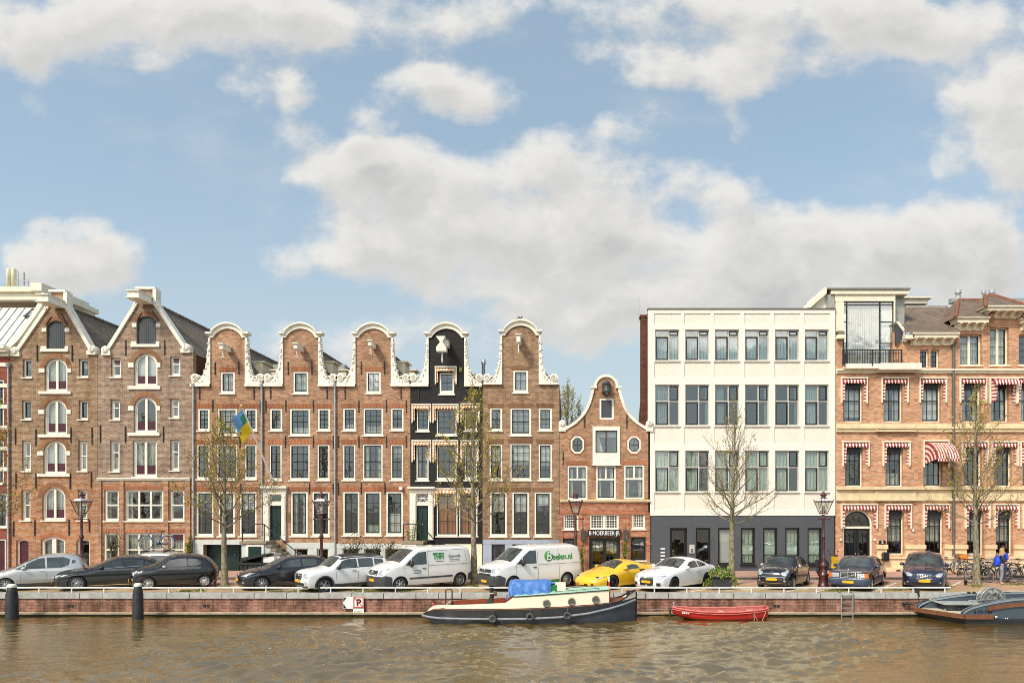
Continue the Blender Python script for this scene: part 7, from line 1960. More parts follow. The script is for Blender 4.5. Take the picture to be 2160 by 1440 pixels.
for k_ in range(4): c.face('grille_slat', .06+.07*k_, .068+.07*k_, .57, .75, STEEL, off=.02, n=1)
sb_ = MB(); a_, b_ = c.fpt(.3, .57, .035), c.fpt(-.3, .74, .035); sb_.tube([a_, c.fpt(0, .655, .04), b_], .013, 5); sb_.lathe([(.035, -.01), (.05, -.016), (.055, 0)], (c.fpt(0, .655, .03).x, 0, .655), 14, axis='X'); sb_.build('emblem', CHROME, c.root, local=True)
c.face('bumper_vent', 0, .5, .28, .38, BLACKPL); c.face('fog_light', .62, .74, .36, .44, LAMPGLASS, round_=2); c.plate(.46, off=.035); c.side('roof_rail', [[(2.5, 1.5), (4.2, 1.46), (4.2, 1.475), (2.5, 1.515)]], BLACKPL, .02)
# ---------------------------------------------------------------- boats
TUGBLACK = plain('tug_black', (.016, .016, .018), .35, var=.25, dirt=.25, dirtcol=(.12, .11, .1))
TUGBLUE = plain('tug_slate_blue', (.055, .064, .08), .4, var=.15, dirt=.4, dirtcol=(.11, .11, .09))
RUBGREY = plain('rubbing_strake_grey', (.26, .28, .31), .5, var=.15, dirt=.3)
TUGCREAM = plain('tug_cream', srgb(246, 236, 208), .4, var=.03, dirt=.12, dirtcol=(.45, .4, .3))
TUGROOF = plain('tug_mint_roof', srgb(178, 214, 190), .5, var=.06, dirt=.2)
REDBROWN = plain('cockpit_red_brown', (.24, .055, .02), .5, var=.15)
YT, BT = 30.0, 1.15           # centre line and half beam
def tug():
 r = empty('tug_boat', (X(1115, YT), YT, ZW), 0, 'old black and cream tugboat with brass portholes and a blue tarpaulin on its cabin', 'boat')
 # stations: pixel x, half beam, then heights (pixel y on the near side) of deck edge, strake and waterline
 st = [(892, .10, 1294, 1297, 1299), (898, .50, 1290, 1298.5, 1303), (910, .80, 1286, 1301, 1312), (930, .98, 1285, 1303, 1321), (970, 1.12, 1286, 1304, 1322), (1035, BT, 1286, 1305, 1322), (1110, BT, 1284.5, 1304.5, 1322),
  (1180, BT, 1281, 1301, 1322), (1240, 1.08, 1277, 1293, 1322), (1285, .88, 1272, 1283, 1322), (1315, .56, 1266, 1274, 1322), (1332, .26, 1261, 1267, 1321), (1340, .06, 1257.5, 1264, 1320)]
 H_, A_ = [], []
 for px, b, d, k, w in st:
  yn = YT-b; x = X(px, yn)
  zd, zk, zw = Z(d, yn), Z(k, yn), min(Z(w, yn), ZW+.3)
  A_.append((x, b, zd, zk, zw))
 def rows(sg):
  out = []
  for x, b, zd, zk, zw in A_:
   out.append([(x, YT+sg*b, zd), (x, YT+sg*(b+.01), (zd+zk)/2), (x, YT+sg*(b+.02), zk), (x-.0, YT+sg*(b*.97), (zk+max(zw, ZW))/2), (x, YT+sg*b*.9, max(zw, ZW-.1) if zw > ZW else zw), (x, YT+sg*b*.55, zw-.03 if zw > ZW+.02 else ZW-.35)])
  return out
 mb = MB().loft(rows(-1), [0, 0, 1, 1, 1]).loft([q[::-1] for q in rows(1)], [1, 1, 1, 0, 0])
 mb.add([p[0] for p in rows(-1)]+[p[0] for p in rows(1)], [(i, i+1, i+1+len(A_), i+len(A_)) for i in range(len(A_)-1)], 2)
 # the stem closes the bow, the counter closes the stern
 a, b_ = rows(-1), rows(1)
 for k in (0, -1):
  for j in range(5): mb.quad(a[k][j], a[k][j+1], b_[k][j+1], b_[k][j], 0 if j < 2 else 1)
 mb.build('hull', [TUGBLACK, TUGBLUE, REDBROWN], r)
 for sg in (-1, 1):
  MB().tube([(x, YT+sg*(b+.04), zk) for x, b, zd, zk, zw in A_], [.05]*len(A_), 8).build('rubbing_strake', RUBGREY, r)
 MB().tube([(A_[-1][0]+.03, YT, A_[-1][2]+.2), (A_[-1][0]+.04, YT, ZW-.2)], .05, 6).build('stem_post', TUGBLACK, r)
 f = lambda x, i: interp(x, [q[0] for q in A_], [q[i] for q in A_])
 # bulwark at the bow, cream
 for sg in (-1, 1):
  bw = []
  for px, top in ((1288, 1271.5), (1300, 1269), (1312, 1264), (1322, 1256), (1330, 1250), (1340.5, 1244)):
   x = X(px, YT); bb = f(x, 1); bw.append([(x, YT+sg*bb, f(x, 2)-.01), (x, YT+sg*(bb*.98), Z(top, YT-bb))])
  m = MB().loft(bw, 0, True); m.tube([q[1] for q in bw], .03, 6, mi=1)
  m.build('bulwark', [TUGCREAM, TUGBLACK], r)
 # cabin: cream sides along the hull, camber roof
 cab = [(939, 1276, .80), (1000, 1274, .9), (1066, 1271, .93), (1076, 1264, .93), (1083, 1259, .93), (1130, 1256, .95), (1200, 1251, .92), (1250, 1247, .84), (1285, 1244.5, .7)]
 P = []
 for px, top, b in cab:
  x = X(px, YT-b); P.append((x, b, f(x, 2)-.02, Z(top, YT-b)))
 for sg in (-1, 1):
  m = MB().loft([[(x, YT+sg*(b+.02), z0), (x, YT+sg*b, z1)] for x, b, z0, z1 in P], 0, False)
  m.loft([[(x, YT+sg*(b-.05), z0), (x, YT+sg*(b-.05), z1)] for x, b, z0, z1 in P], 1, False)
  m.loft([[(x, YT+sg*b, z1), (x, YT+sg*(b-.05), z1)] for x, b, z0, z1 in P], 0, False)
  m.build('cabin_side', [TUGCREAM, REDBROWN], r)
  MB().tube([(x, YT+sg*(b+.02), z1+.02) for x, b, z0, z1 in P[4:]], .022, 6).build('roof_edge', DKGREEN, r)
  MB().loft([[(x, YT+sg*(b+.035), z0+.04), (x, YT+sg*(b+.03), z0-.03)] for x, b, z0, z1 in P], 0, False).build('cabin_trim', TUGBLACK, r)
 m = MB().loft([[(x, YT-b, z1), (x, YT-b*.5, z1+.07), (x, YT, z1+.1), (x, YT+b*.5, z1+.07), (x, YT+b, z1)] for x, b, z0, z1 in P[4:]], 0)
 m.build('cabin_roof', TUGROOF, r)
 for k in (4, -1):
  x, b, z0, z1 = P[k]; MB().add([(x, YT-b, z0), (x, YT+b, z0), (x, YT+b, z1), (x, YT, z1+.1), (x, YT-b, z1)], [(0, 1, 2, 3, 4)]).build('bulkhead', TUGCREAM if k else REDBROWN, r)
 x, b, z0, z1 = P[0]; MB().box(x-.02, x+.02, YT-b, YT+b, z0, z1).build('bulkhead', TUGCREAM, r)
 x = X(905, YT); MB().prism([(X(906, YT), f(X(906, YT), 2)), (x+.75, f(x, 2)+.02), (x+.75, f(x, 2)+.16), (x+.1, f(x, 2)+.12)], YT-.5, YT+.5).build('stern_locker', TUGCREAM, r)
 BR = plain('porthole_brass', (.24, .22, .16), .4, .7, var=.2)
 for px, py in ((1153, 1271.7), (1205.5, 1268.3), (1256, 1263.7)):
  bb = interp(X(px, YT-.9), [p[0] for p in P], [p[1] for p in P]); y = YT-bb-.005; x, z = X(px, y), Z(py, y)
  o = MB().lathe([(.1, -.045), (.12, -.06), (.15, -.045), (.165, 0), (.165, .02)], (x, y-.005, z), 22, axis='Y').build('porthole', BR, r)
  MB().lathe([(.105, -.03), (0, -.032)], (x, y-.005, z), 20, axis='Y').build('pane', CARGLASS, o)
 for px, py in ((1039.5, 1304.5), (1118, 1300), (1197, 1298)):
  x = X(px, YT-BT-.15); bb = f(x, 1); y = YT-bb-.17; z = Z(py, y); m = MB(); n = 18
  for i in range(n):
   a0, a1 = 2*PI*i/n, 2*PI*(i+1)/n
   for j in range(8):
    b0, b1 = 2*PI*j/8, 2*PI*(j+1)/8
    q = lambda A, B: (x+(.115+.05*math.cos(B))*math.cos(A), y+.075*math.sin(B), z+(.115+.05*math.cos(B))*math.sin(A))
    m.add([q(a0, b0), q(a1, b0), q(a1, b1), q(a0, b1)], [(0, 1, 2, 3)], 0, True)
  m.tube([(x, y, z+.14), (x+.01, y+.09, f(x, 2)+.02)], .014, 5)
  m.build('tyre_fender', plain('worn_tyre', (.09, .09, .088), .8, var=.3, dirt=.3), r)
 # funnel with horn, stern gate, wheelhouse box, mast, bitts
 x = X(1037, YT); zb = Z(1272, YT)
 o = MB().lathe([(.085, zb-.3), (.085, Z(1241, YT)), (.1, Z(1240, YT)), (.07, Z(1239, YT))], (x, YT, 0), 14).prism([(x-.3, zb-.25), (x+.05, zb-.25), (x+.05, zb+.25), (x-.08, zb+.28), (x-.2, zb+.1)], YT-.12, YT+.12).build('funnel', plain('funnel_grey', (.05, .05, .05), .5), r)
 MB().lathe([(.05, -.1), (.06, .0), (.1, .2), (.0, .2)], (x+.02, YT-.05, Z(1251, YT)), 12, axis='X').build('horn', plain('horn_bronze', (.22, .2, .15), .4, .6), o)
 xg, xh = X(943, YT), X(956, YT); zt = Z(1240.5, YT); z0 = Z(1274, YT)-.1
 MB().tube([(xg, YT-.3, z0), (xg, YT-.3, zt-.03), (xg+.04, YT-.3, zt), (xh-.04, YT-.3, zt), (xh, YT-.3, zt-.03), (xh, YT-.3, z0)], .028, 6).build('stern_rail', BLACKP, r)
 zr = Z(1251, YT)
 w = MB().box(X(1160, YT), X(1193, YT), YT-.35, YT+.4, zr-.1, Z(1229, YT)).build('wheelhouse', TUGCREAM, r)
 MB().box(X(1163, YT), X(1175, YT), YT-.37, YT-.352, zr+.14, Z(1231, YT)).build('hatch', plain('boat_green', (.012, .16, .05), .4), w)
 MB().box(X(1080, YT), X(1192, YT), YT-.5, YT+.5, zr-.12, zr+.03).build('hatch_coaming', REDBROWN, r)
 ma = MB()
 zm = [Z(q, YT) for q in (1256, 1246, 1236, 1226, 1217)]
 for i in range(4): ma.tube([(X(1285.5-i*.2, YT), YT+.1, zm[i]-(.6 if i == 0 else 0)), (X(1285.5-(i+1)*.2, YT), YT+.1, zm[i+1])], .045, 8, mi=i % 2)
 ma.build('mast', [plain('mast_red', (.45, .02, .02), .4), TUGCREAM], r)
 x = X(1325, YT); z = Z(1246, YT)
 MB().tube([(x, YT-.15, z-.5), (x, YT-.15, z)], .06, 8).tube([(x, YT+.15, z-.5), (x, YT+.15, z)], .06, 8).tube([(x, YT-.26, z-.12), (x, YT+.26, z-.12)], .04, 8).lathe([(.09, z), (.09, z+.05), (0, z+.06)], (x, YT-.15, 0), 8).build('bitts', BLACKP, r)
 hr = MB();
 for sg in (-.6,):
  pts = [(X(p, YT), YT+sg, Z(q, YT)) for p, q in ((1172, 1243), (1215, 1240), (1262, 1236))]
  hr.tube(pts, .012, 5)
  for a in pts: hr.tube([a, (a[0], a[1], a[2]-.2)], .015, 5); hr.ball((a[0], a[1], a[2]-.2), .035, .035, .04)
 hr.build('grab_rail', BLACKP, r)
 lf = MB().lathe([(.05, 0), (.05, .12), (0, .14)], (X(914, YT), YT, f(X(914, YT), 2)+.1), 8).build('stern_light', REDLENS, r)
 return P
TP = tug()
def tarp():
 """creased plastic sheet thrown over the deck boxes"""
 m = bpy.data.materials.new('blue_tarpaulin'); t = NT(m); p = t.pos()
 h = t.noise(p, 3.2, 5, .6, dist=1.2)
 t.out(t.principled(t.mix(t.noise(p, 5, 3), (.045, .15, .48), (.10, .26, .62)), .38, normal=t.bump(h, .9, .08)))
 x0, x1, zt, zb = X(1075, YT), X(1162, YT), Z(1223, YT), Z(1251, YT)
 rnd = random.Random(4); nx, nt = 44, 26; rows = []
 per = [(-.62, zb), (-.6, zb+.2), (-.5, zt-.09), (-.44, zt), (0, zt+.02), (.44, zt), (.5, zt-.09), (.6, zb+.2), (.62, zb)]
 for i in range(nx+1):
  f = i/nx; x = x0+(x1-x0)*f; row = []
  e = min(1, min(f, 1-f)*9)
  for j in range(nt+1):
   g = j/nt*(len(per)-1); k = min(int(g), len(per)-2); u = g-k
   y = per[k][0]+(per[k+1][0]-per[k][0])*u; z = per[k][1]+(per[k+1][1]-per[k][1])*u
   fold = .035*math.sin(x*17+y*3)*max(0, (zt-z)/(zt-zb))+.03*math.sin(x*7.3+z*9+y*2)
   s = 1-.12*(1-e)**2
   zz = zb+(z-zb)*(1-.1*(1-e)) + .015*math.sin(x*5+1)
   if j in (0, nt): zz -= .07*abs(math.sin(x*3.1))+.04*math.sin(x*9)
   row.append((x+.03*math.sin(z*11), YT+y*s*(1+fold*1.2)+fold*(-1 if y < 0 else 1)*.5, zz))
  rows.append(row)
 mb = MB().loft(rows, 0, True)
 for q in (rows[0], rows[-1]): mb.add(q, [tuple(range(len(q)))], 0, True)
 mb.tube([(x0-.05, YT-.55, zb+.02), (x0-.12, YT-.6, zb-.12), (x0-.02, YT-.65, zb-.16)], .03, 5); mb.box(x1-.03, x1+.18, YT-.35, YT+.2, zt-.16, zt-.08)
 o = mb.build('tarpaulin', m); tag(o, 'crumpled blue tarpaulin tied over the tugboat cabin hatch', 'tarpaulin')
tarp()
# red rowing boat
def rowboat():
 yc, L0, L1 = 30.42, 1419, 1621
 REDB = bpy.data.materials.new('worn_red_paint'); t = NT(REDB); p = t.pos()
 c = t.mix(t.noise(p, 3, 4), (.58, .026, .020), (.70, .04, .03)); wear = t.smooth(t.noise(t.scale(p, (.6, 1, 1.2)), 4.5, 7, .7), .62, .7)
 c = t.mix(wear, c, (.6, .28, .22)); x, y, z = t.xyz(p); c = t.mix(t.smooth(z, ZW+.16, ZW+.02), c, (.06, .035, .02))
 t.out(t.principled(c, .5))
 r = empty('rowing_boat', (X(1520, yc), yc, ZW), 0, 'worn red wooden rowing boat moored against the quay wall', 'boat')
 st = [(1419, .05, 1280, 1287), (1430, .26, 1283, 1294), (1450, .46, 1286.5, 1303), (1480, .62, 1290, 1312), (1520, .7, 1291.5, 1316), (1560, .68, 1290.5, 1316), (1590, .6, 1288, 1315), (1612, .48, 1285, 1311), (1621, .38, 1283, 1303)]
 for part in (0,):
  A = []
  for px, b, top, bot in st:
   x = X(px, yc-b); A.append((x, b, Z(top, yc-b), Z(bot, yc-b)))
  def rows(sg, ins=0):
   return [[(x, yc+sg*max(b-ins, .01), z1-(.0 if not ins else .01)), (x, yc+sg*max(b*.93-ins, .01), z1+(z0-z1)*.5), (x, yc+sg*max(b*.72-ins, .008), z0+(.0 if not ins else .08)), (x, yc, z0-.1+(.0 if not ins else .16))] for x, b, z1, z0 in A]
  mb = MB().loft(rows(-1)+[], 0).loft([q[::-1] for q in rows(1)], 0)
  e = rows(-1)[-1], rows(1)[-1]
  for j in range(3): mb.quad(e[0][j], e[0][j+1], e[1][j+1], e[1][j])
  mb.build('hull', REDB, r)
  PINK = plain('faded_inside', srgb(222, 190, 160), .7, var=.2, dirt=.3)
  mi = MB().loft([q[::-1] for q in rows(-1, .04)], 0).loft(rows(1, .04), 1)
  mi.build('inside', [PINK, plain('faded_red', (.42, .10, .08), .7, var=.25)], r)
  g = MB()
  for sg in (-1, 1):
   pts = [(x, yc+sg*b, z1+.01) for x, b, z1, z0 in A]; g.tube(pts, .035, 6)
   g.tube([(x, yc+sg*(b+.02), z1-.07) for x, b, z1, z0 in A], .02, 6)
  g.tube([(A[-1][0], yc-A[-1][1], A[-1][2]+.01), (A[-1][0]+.06, yc, A[-1][2]+.03), (A[-1][0], yc+A[-1][1], A[-1][2]+.01)], .035, 6)
  g.build('gunwale', plain('faded_pink_rim', srgb(214, 120, 108), .6, var=.2, dirt=.3), r)
  for px, b in ((1475, .55), (1525, .62), (1585, .55)):
   x = X(px, yc); z = interp(x, [a[0] for a in A], [a[2] for a in A])-.1
   MB().box(x-.12, x+.12, yc-b, yc+b, z-.03, z).build('thwart', plain('bench_board', srgb(206, 180, 150), .7, var=.2), r)
 rp = MB(); y = yc-.6; rp.tube([(X(1590.5, y), y, Z(1292, y)), (X(1591, y), y-.02, Z(1318, y))], .016, 5)
 rp.tube([(X(1591+f*26, y), y-.02+f*.12, Z(1293+20*4*f*(1-f)*1.0+f*-4, y)) for f in [k/10 for k in range(11)]], .014, 5); rp.build('rope', plain('rope', srgb(200, 180, 150), .9), r)
 mt = MB();
 x, b, z1, z0 = A[1]; [mt.obox((X(1440+4*k_, yc-.47), yc-.49, Z(1291.3+.4*k_, yc-.47)), .06, .01, .07) for k_ in range(4)]; mt.build('lettering', WHITEPL, r)
 MB().tube([(X(1422, yc), yc, Z(1281, yc)), (X(1421, yc), yc, Z(1272, yc))], .03, 6).ball((X(1421, yc), yc, Z(1271, yc)), .05, .05, .05).build('bow_pin', ZINC, r)
rowboat()
o = MB().tube([(X(1413.5, 30.9), 30.9, Z(1284, 30.9)), (X(1412.5, 30.9), 30.9, ZW-.5)], .035, 6).tube([(X(1413.5, 30.9), 30.9, Z(1285, 30.9)), (X(1419, 30.5), 30.5, Z(1281, 30.5))], .015, 5).build('mooring_stake', plain('weedy_iron', (.05, .05, .03), .8)); tag(o, 'dark weedy mooring stake at the bow of the red rowing boat', 'mooring stake')
mb = MB(); mb.tube([(X(1341+f*80, 30.8+.2*f), 30.8+.2*f, Z(1283+f*1.5+4*f*(1-f), 30.8+.2*f)) for f in [k/10 for k in range(11)]], .014, 5)
tag(mb.build('mooring_rope', plain('rope_grey', srgb(150, 146, 140), .9)), 'grey rope slack between the tugboat bow and the rowing boat', 'rope')
# grey slipway sloop, cut by the frame on the right
def sloop():
 GREYB = plain('sloop_blue_grey', (.068, .09, .112), .35, var=.06, dirt=.15); RIM = plain('sloop_pale_rim', (.26, .31, .34), .4, var=.06); TEAK = plain('teak_strake', (.19, .075, .035), .5, var=.2); DECK = plain('sloop_deck', srgb(206, 194, 172), .6, var=.08)
 MATG = plain('sloop_charcoal', (.035, .04, .045), .5); PALEG = plain('sloop_seat_grey', (.36, .37, .36), .6, var=.1)
 r = empty('motor_sloop', (X(2120, 30), 30, ZW), 0, 'blue grey steel motor sloop with an open teak edged stern platform', 'boat')
 yn, yf = 29.15, 31.0            # near and far sides
 # the near flank
 def flank(name, y, pts, bot, thick, pxs):
  """pts: pixel polyline of the rim on plane y"""
  P = [(X(a, y), Z(b, y)) for a, b in smooth_line(pts, 5)]
  xs_ = X(pxs, y); body = P+[(P[-1][0], bot), (xs_, bot), (xs_, -.6), (P[0][0], -.6)]
  MB().prism(body, y, y+thick).build(name, GREYB, r)
  m = MB()
  for (a, b), (c, d) in zip(P, P[1:]): m.add([(a, y-.03, b), (c, y-.03, d), (c, y+thick+.05, d), (a, y+thick+.05, b), (a, y-.03, b-.07), (c, y-.03, d-.07), (a, y+thick+.05, b-.07), (c, y+thick+.05, d-.07)], [(0, 1, 2, 3), (4, 5, 1, 0), (3, 2, 7, 6)], 0)
  m.build('rim', RIM, r)
  return P
 Pn = flank('flank', yn, [(2032, 1296), (2034, 1290), (2042, 1284.5), (2058, 1278), (2082, 1272), (2115, 1266), (2160, 1261), (2260, 1257), (2380, 1262)], ZW-.2, .18, 2096)
 Pf = flank('flank', yf, [(1935.5, 1285), (1938, 1278), (1946, 1271), (1966, 1263.5), (2000, 1257.5), (2045, 1252), (2095, 1249.5), (2160, 1248.5), (2260, 1248), (2380, 1254)], ZW-.2, .14, 2300)
 zp = Z(1300, yn)
 # platform with timber edge: corner to corner
 a = (X(1929, yf+.2), yf+.2); b = (X(2035, yn-.05), yn-.05); c = (X(2094, yn-.08), yn-.08); d = (X(2300, yn), yf+.2)
 zd = -.60
 MB().add([(*a, zd), (*b, zd), (*c, zd), (*d, zd)], [(0, 1, 2, 3)]).build('stern_platform', DECK, r)
 e = MB()
 for p, q in ((a, b), (b, c)):
  dv = Vector((q[0]-p[0], q[1]-p[1], 0)).normalized(); nn = Vector((dv.y, -dv.x, 0))*.07
  v = [Vector((*p, zd-.17)), Vector((*q, zd-.17)), Vector((*q, zd+.01)), Vector((*p, zd+.01))]
  e.add(v+[x+nn for x in v], [(4, 5, 6, 7), (3, 2, 6, 7), (0, 1, 5, 4), (1, 2, 6, 5), (0, 3, 7, 4)])
 e.build('platform_edge', TEAK, r)
 h = MB().add([(*a, zd-.17), (*b, zd-.17), (*c, zd-.17), (X(2380, yn), yn, zd-.17), (a[0]+.5, a[1], ZW-.2), (b[0]+.25, b[1]+.12, ZW-.2), (c[0], c[1]+.12, ZW-.2), (X(2380, yn), yn+.1, ZW-.2)], [(0, 1, 5, 4), (1, 2, 6, 5), (2, 3, 7, 6)])
 h.build('hull', MATG, r)
 MB().lathe([(0, -.0), (.07, .0), (.07, .12), (.04, .17), (0, .18)], (X(2095, yn), yn-.06, zd-.09), 12, axis='X').build('bollard', CHROME, r)
 t = MB(); ys = yn-.012
 P = [(X(p, ys), Z(q, ys)) for p, q in smooth_line([(2084, 1279), (2110, 1274.5), (2160, 1269), (2260, 1265), (2380, 1270)], 5)]
 for (x0, z0), (x1, z1) in zip(P, P[1:]): t.prism([(x0, z0-.16), (x1, z1-.18), (x1, z1), (x0, z0)], ys-.05, ys+.01)
 t.build('teak_strake', TEAK, r)
 m = MB(); add_text(m, '4-YF-740', .2, on_front(X(2073, yn), yn-.006, Z(1290.5, yn), 0), bold=.006); m.build('lettering', plain('boat_name_black', (.005, .005, .005), .6), r)
 # engine box carrying the name, seats, folded dodger
 yb = 30.2; zt = Z(1272, yb)
 MB().box(X(1999, yb), X(2120, yb), yb, yb+.75, zd+.005, zt-.06).build('engine_box', MATG, r)
 MB().prism([(X(1992, yb), zt-.05), (X(2160, yb), zt-.06), (X(2160, yb), zt), (X(1994, yb), zt+.005)], yb-.1, yb+.8).build('seat', PALEG, r)
 m = MB(); add_text(m, 'STEAM', .36, on_front(X(2030, yb)+.22, yb-.006, zt-.27), bold=.012); m.build('lettering', plain('boat_name_black', (.005, .005, .005), .6), r)
 MB().box(X(2045, 30.8), X(2085, 30.8), 30.45, 30.9, zt, zt+.06).build('cushion', PALEG, r)
 y = 30.1; cx, cz = X(2095, y), Z(1258, y)-.02; rr_ = .52
 hb = MB()
 for sg, yy in ((1, y), (1, y+.35)):
  hb.tube([(cx+rr_*math.cos(PI*k/14)*(.98 if yy > y else 1), yy, cz-.12+rr_*1.0*math.sin(PI*k/14)+(.0 if yy == y else -.03)) for k in range(-1, 16)], .016, 6)
 for k in (3, 7, 10): a_ = PI*k/14; hb.tube([(cx+rr_*math.cos(a_), y, cz-.12+rr_*math.sin(a_)), (cx+.1, y+.1, cz-.25)], .013, 5)
 hb.tube([(cx-rr_, y, cz-.1), (cx+rr_, y+.3, cz+.02)], .013, 5)
 o = hb.build('hoop_frame', STEEL, r)
 mb = MB(); ring = [(cx+rr_*.97*math.cos(PI*k/14), y+.03, cz-.12+rr_*.97*math.sin(PI*k/14)) for k in range(15)]
 VIN = plain('clear_vinyl', (.28, .29, .28), .08, .3, var=.75, scale=7, coat=1)
 rows = [[(p[0], p[1]+.3*g+.03*math.sin(p[0]*19+g*9), cz-.12+(p[2]-cz+.12)*(1-.1*g)) for p in ring] for g in (0, .33, .66, 1)]
 mb.loft(rows, 0, True); mb.add(ring, [tuple(range(15))]); mb.build('dodger', VIN, o)
 for px, py, yy in ((2052, 1270, yf), (2085, 1258, yf)): pass
 for px in (2045, 2056, 2123, 2128): MB().box(X(px, yf)-.05, X(px, yf)+.05, yf-.02, yf+.1, Z(1251, yf), Z(1248, yf)).build('cleat', BLACKPL, r)
 for k in (0, 1): MB().lathe([(0, -.03), (.035, -.03), (.035, 0)], (X(2121+4*k, yn), yn, Z(1304.5, yn)), 10, axis='Y').build('skin_fitting', CHROME, r)
sloop()
mb = MB(); a = Vector((X(1960, 31), 31.0, Z(1263, 31)));
mb.tube([a, a+Vector((.6, -.45, -.25)), Vector((X(1990, 30), 30.0, -.585)), Vector((X(2010, 29.8), 29.8, -.585))], .022, 6)
tag(mb.build('mooring_rope', plain('rope_pale', srgb(190, 178, 158), .9)), 'pale rope lying over the stern platform of the grey sloop', 'rope')
mb = MB().tube([(X(1907, 31.2), 31.2, Z(1272, 31.2)), (X(1925, 31.1), 31.1, Z(1272.5, 31.1)), (X(1962, 31), 31.0, Z(1263, 31))], .028, 6).lathe([(.05, -.12), (.06, 0), (.05, .12)], (X(1912, 31.15), 31.15, Z(1272, 31.15)), 8, axis='X').box(X(1905, 31.2), X(1910, 31.2), 31.15, 31.3, Z(1277, 31.2), Z(1270, 31.2))
tag(mb.build('mooring_spring', BLACKPL), 'black rubber mooring spring from the quay wall to the grey sloop', 'mooring spring')
# ---------------------------------------------------------------- street furniture
LAMPRED = plain('lamp_oxblood', (.075, .018, .02), .4, var=.2, dirt=.2, coat=.3)
def lamp():
 r = empty('street_lamp', (0, 0, 0), 0)
 m = MB().lathe([(.27, 0), (.27, .1), (.23, .14), (.21, .5), (.24, .54), (.24, .6), (.17, .66), (.16, .95), (.19, 1.0), (.19, 1.05), (.1, 1.16), (.085, 1.3), (.11, 1.34), (.075, 1.4), (.07, 2.3), (.1, 2.34), (.1, 2.42), (.065, 2.48), (.055, 3.2), (.08, 3.24), (.05, 3.32), (.045, 3.44)], n=14)
 m.build('post', LAMPRED, r, local=True)
 MB().tube([(-.36, 0, 3.22), (.36, 0, 3.22)], .022, 6).ball((-.37, 0, 3.22), .045, .045, .045).ball((.37, 0, 3.22), .045, .045, .045).build('ladder_bar', LAMPRED, r, local=True)
 f = MB(); n = 4; zb, zt, rb, rt = 3.5, 4.06, .19, .42
 P = lambda k, q, z: (q*math.cos(PI/4+PI/2*k), q*math.sin(PI/4+PI/2*k), z)
 for k in range(4):
  f.tube([P(k, rb, zb), P(k, rt, zt)], .018, 5); f.tube([P(k, rb, zb), P(k+1, rb, zb)], .02, 5); f.tube([P(k, rt, zt), P(k+1, rt, zt)], .032, 5)
  a, b = Vector(P(k, rb, zb)), Vector(P(k+1, rb, zb)); c, d = Vector(P(k, rt, zt)), Vector(P(k+1, rt, zt)); f.tube([(a+b)/2, (c+d)/2], .01, 4)
  f.tube([P(k, .05, 3.42), P(k, .13, 3.44), P(k, rb, zb)], .016, 5)
  for u in (0, .25, .5, .75):   # crest round the rim
   q = c.lerp(d, u); hgt = .13 if u == 0 else .07; o = Vector((q.x, q.y, 0)).normalized()*(.06 if u == 0 else .0)
   f.tube([q, q+o+Vector((0, 0, hgt))], [.028, .008], 5)
 f.build('lantern_frame', LAMPRED, r, local=True)
 g = MB()
 for k in range(4): g.quad(P(k, rb, zb), P(k+1, rb, zb), P(k+1, rt, zt), P(k, rt, zt))
 g.build('lantern_pane', LAMPPANE, r, local=True)
 MB().lathe([(.03, 3.5), (.03, 3.62), (.07, 3.66), (.07, 3.82), (0, 3.86)], n=10).build('bulb', WHITEPL, r, local=True)
 rf = MB().lathe([(.38, 4.07), (.30, 4.16), (.14, 4.22)], n=4, a0=PI/4, smooth=False); rf.build('lantern_roof', plain('lamp_opal', srgb(220, 218, 210), .5), r, local=True)
 MB().lathe([(.15, 4.21), (.13, 4.26), (.08, 4.28), (.15, 4.36), (.16, 4.42), (.07, 4.42), (.05, 4.46), (.06, 4.52), (0, 4.56)], n=10).build('crown', LAMPRED, r, local=True)
 return r
lamp0 = lamp()
LL = ['oxblood street lamp behind the silver hatchback', 'oxblood street lamp between the black hatchback and the white one', 'oxblood street lamp between the white van and the yellow sports car', 'oxblood street lamp standing before the corner of the white office block']
for i, (px, Y) in enumerate(((172, 33.95), (678, 34.5), (1214, 34.7), (1737, 33.9))):
 o = lamp0 if i == 0 else copy_tree(lamp0)
 o.location = (X(px, Y), Y, 0); o.rotation_euler = (0, 0, R(8*i-10)); tag(o, LL[i], 'street lamp', 'oxblood street lamps along the quay')
# timber piles in the water
WOODB = plain('tarred_pile', (.02, .021, .024), .55, var=.4, scale=5, dirt=.35, dirtcol=(.1, .09, .07), bump=.3, bscale=9)
def pile(px, pt, pb, hw, label):
 y = 30.35; x = X(px, y); r0 = hw*y/1500; zt, zb = Z(pt, y), ZW-.5
 r = empty('mooring_pile', (x, y, ZW), 0, label, 'mooring pile', 'tarred mooring piles in the canal')
 MB().lathe([(r0*1.1, zb), (r0*1.05, ZW+.1), (r0, zt-.45), (r0*.8, zt-.2), (r0*.72, zt-.1), (0, zt-.1)], (x, y, 0), 10).build('pile', WOODB, r)
 MB().lathe([(r0*.78, zt-.1), (r0*.8, zt-.02), (r0*.55, zt+.04), (0, zt+.05)], (x, y, 0), 10).build('cap', WHITE, r)
pile(25, 1233, 1298, 11.3, 'white capped tarred mooring pile below the silver hatchback'); pile(291, 1231, 1302, 10, 'white capped tarred mooring pile below the small black retro hatchback')
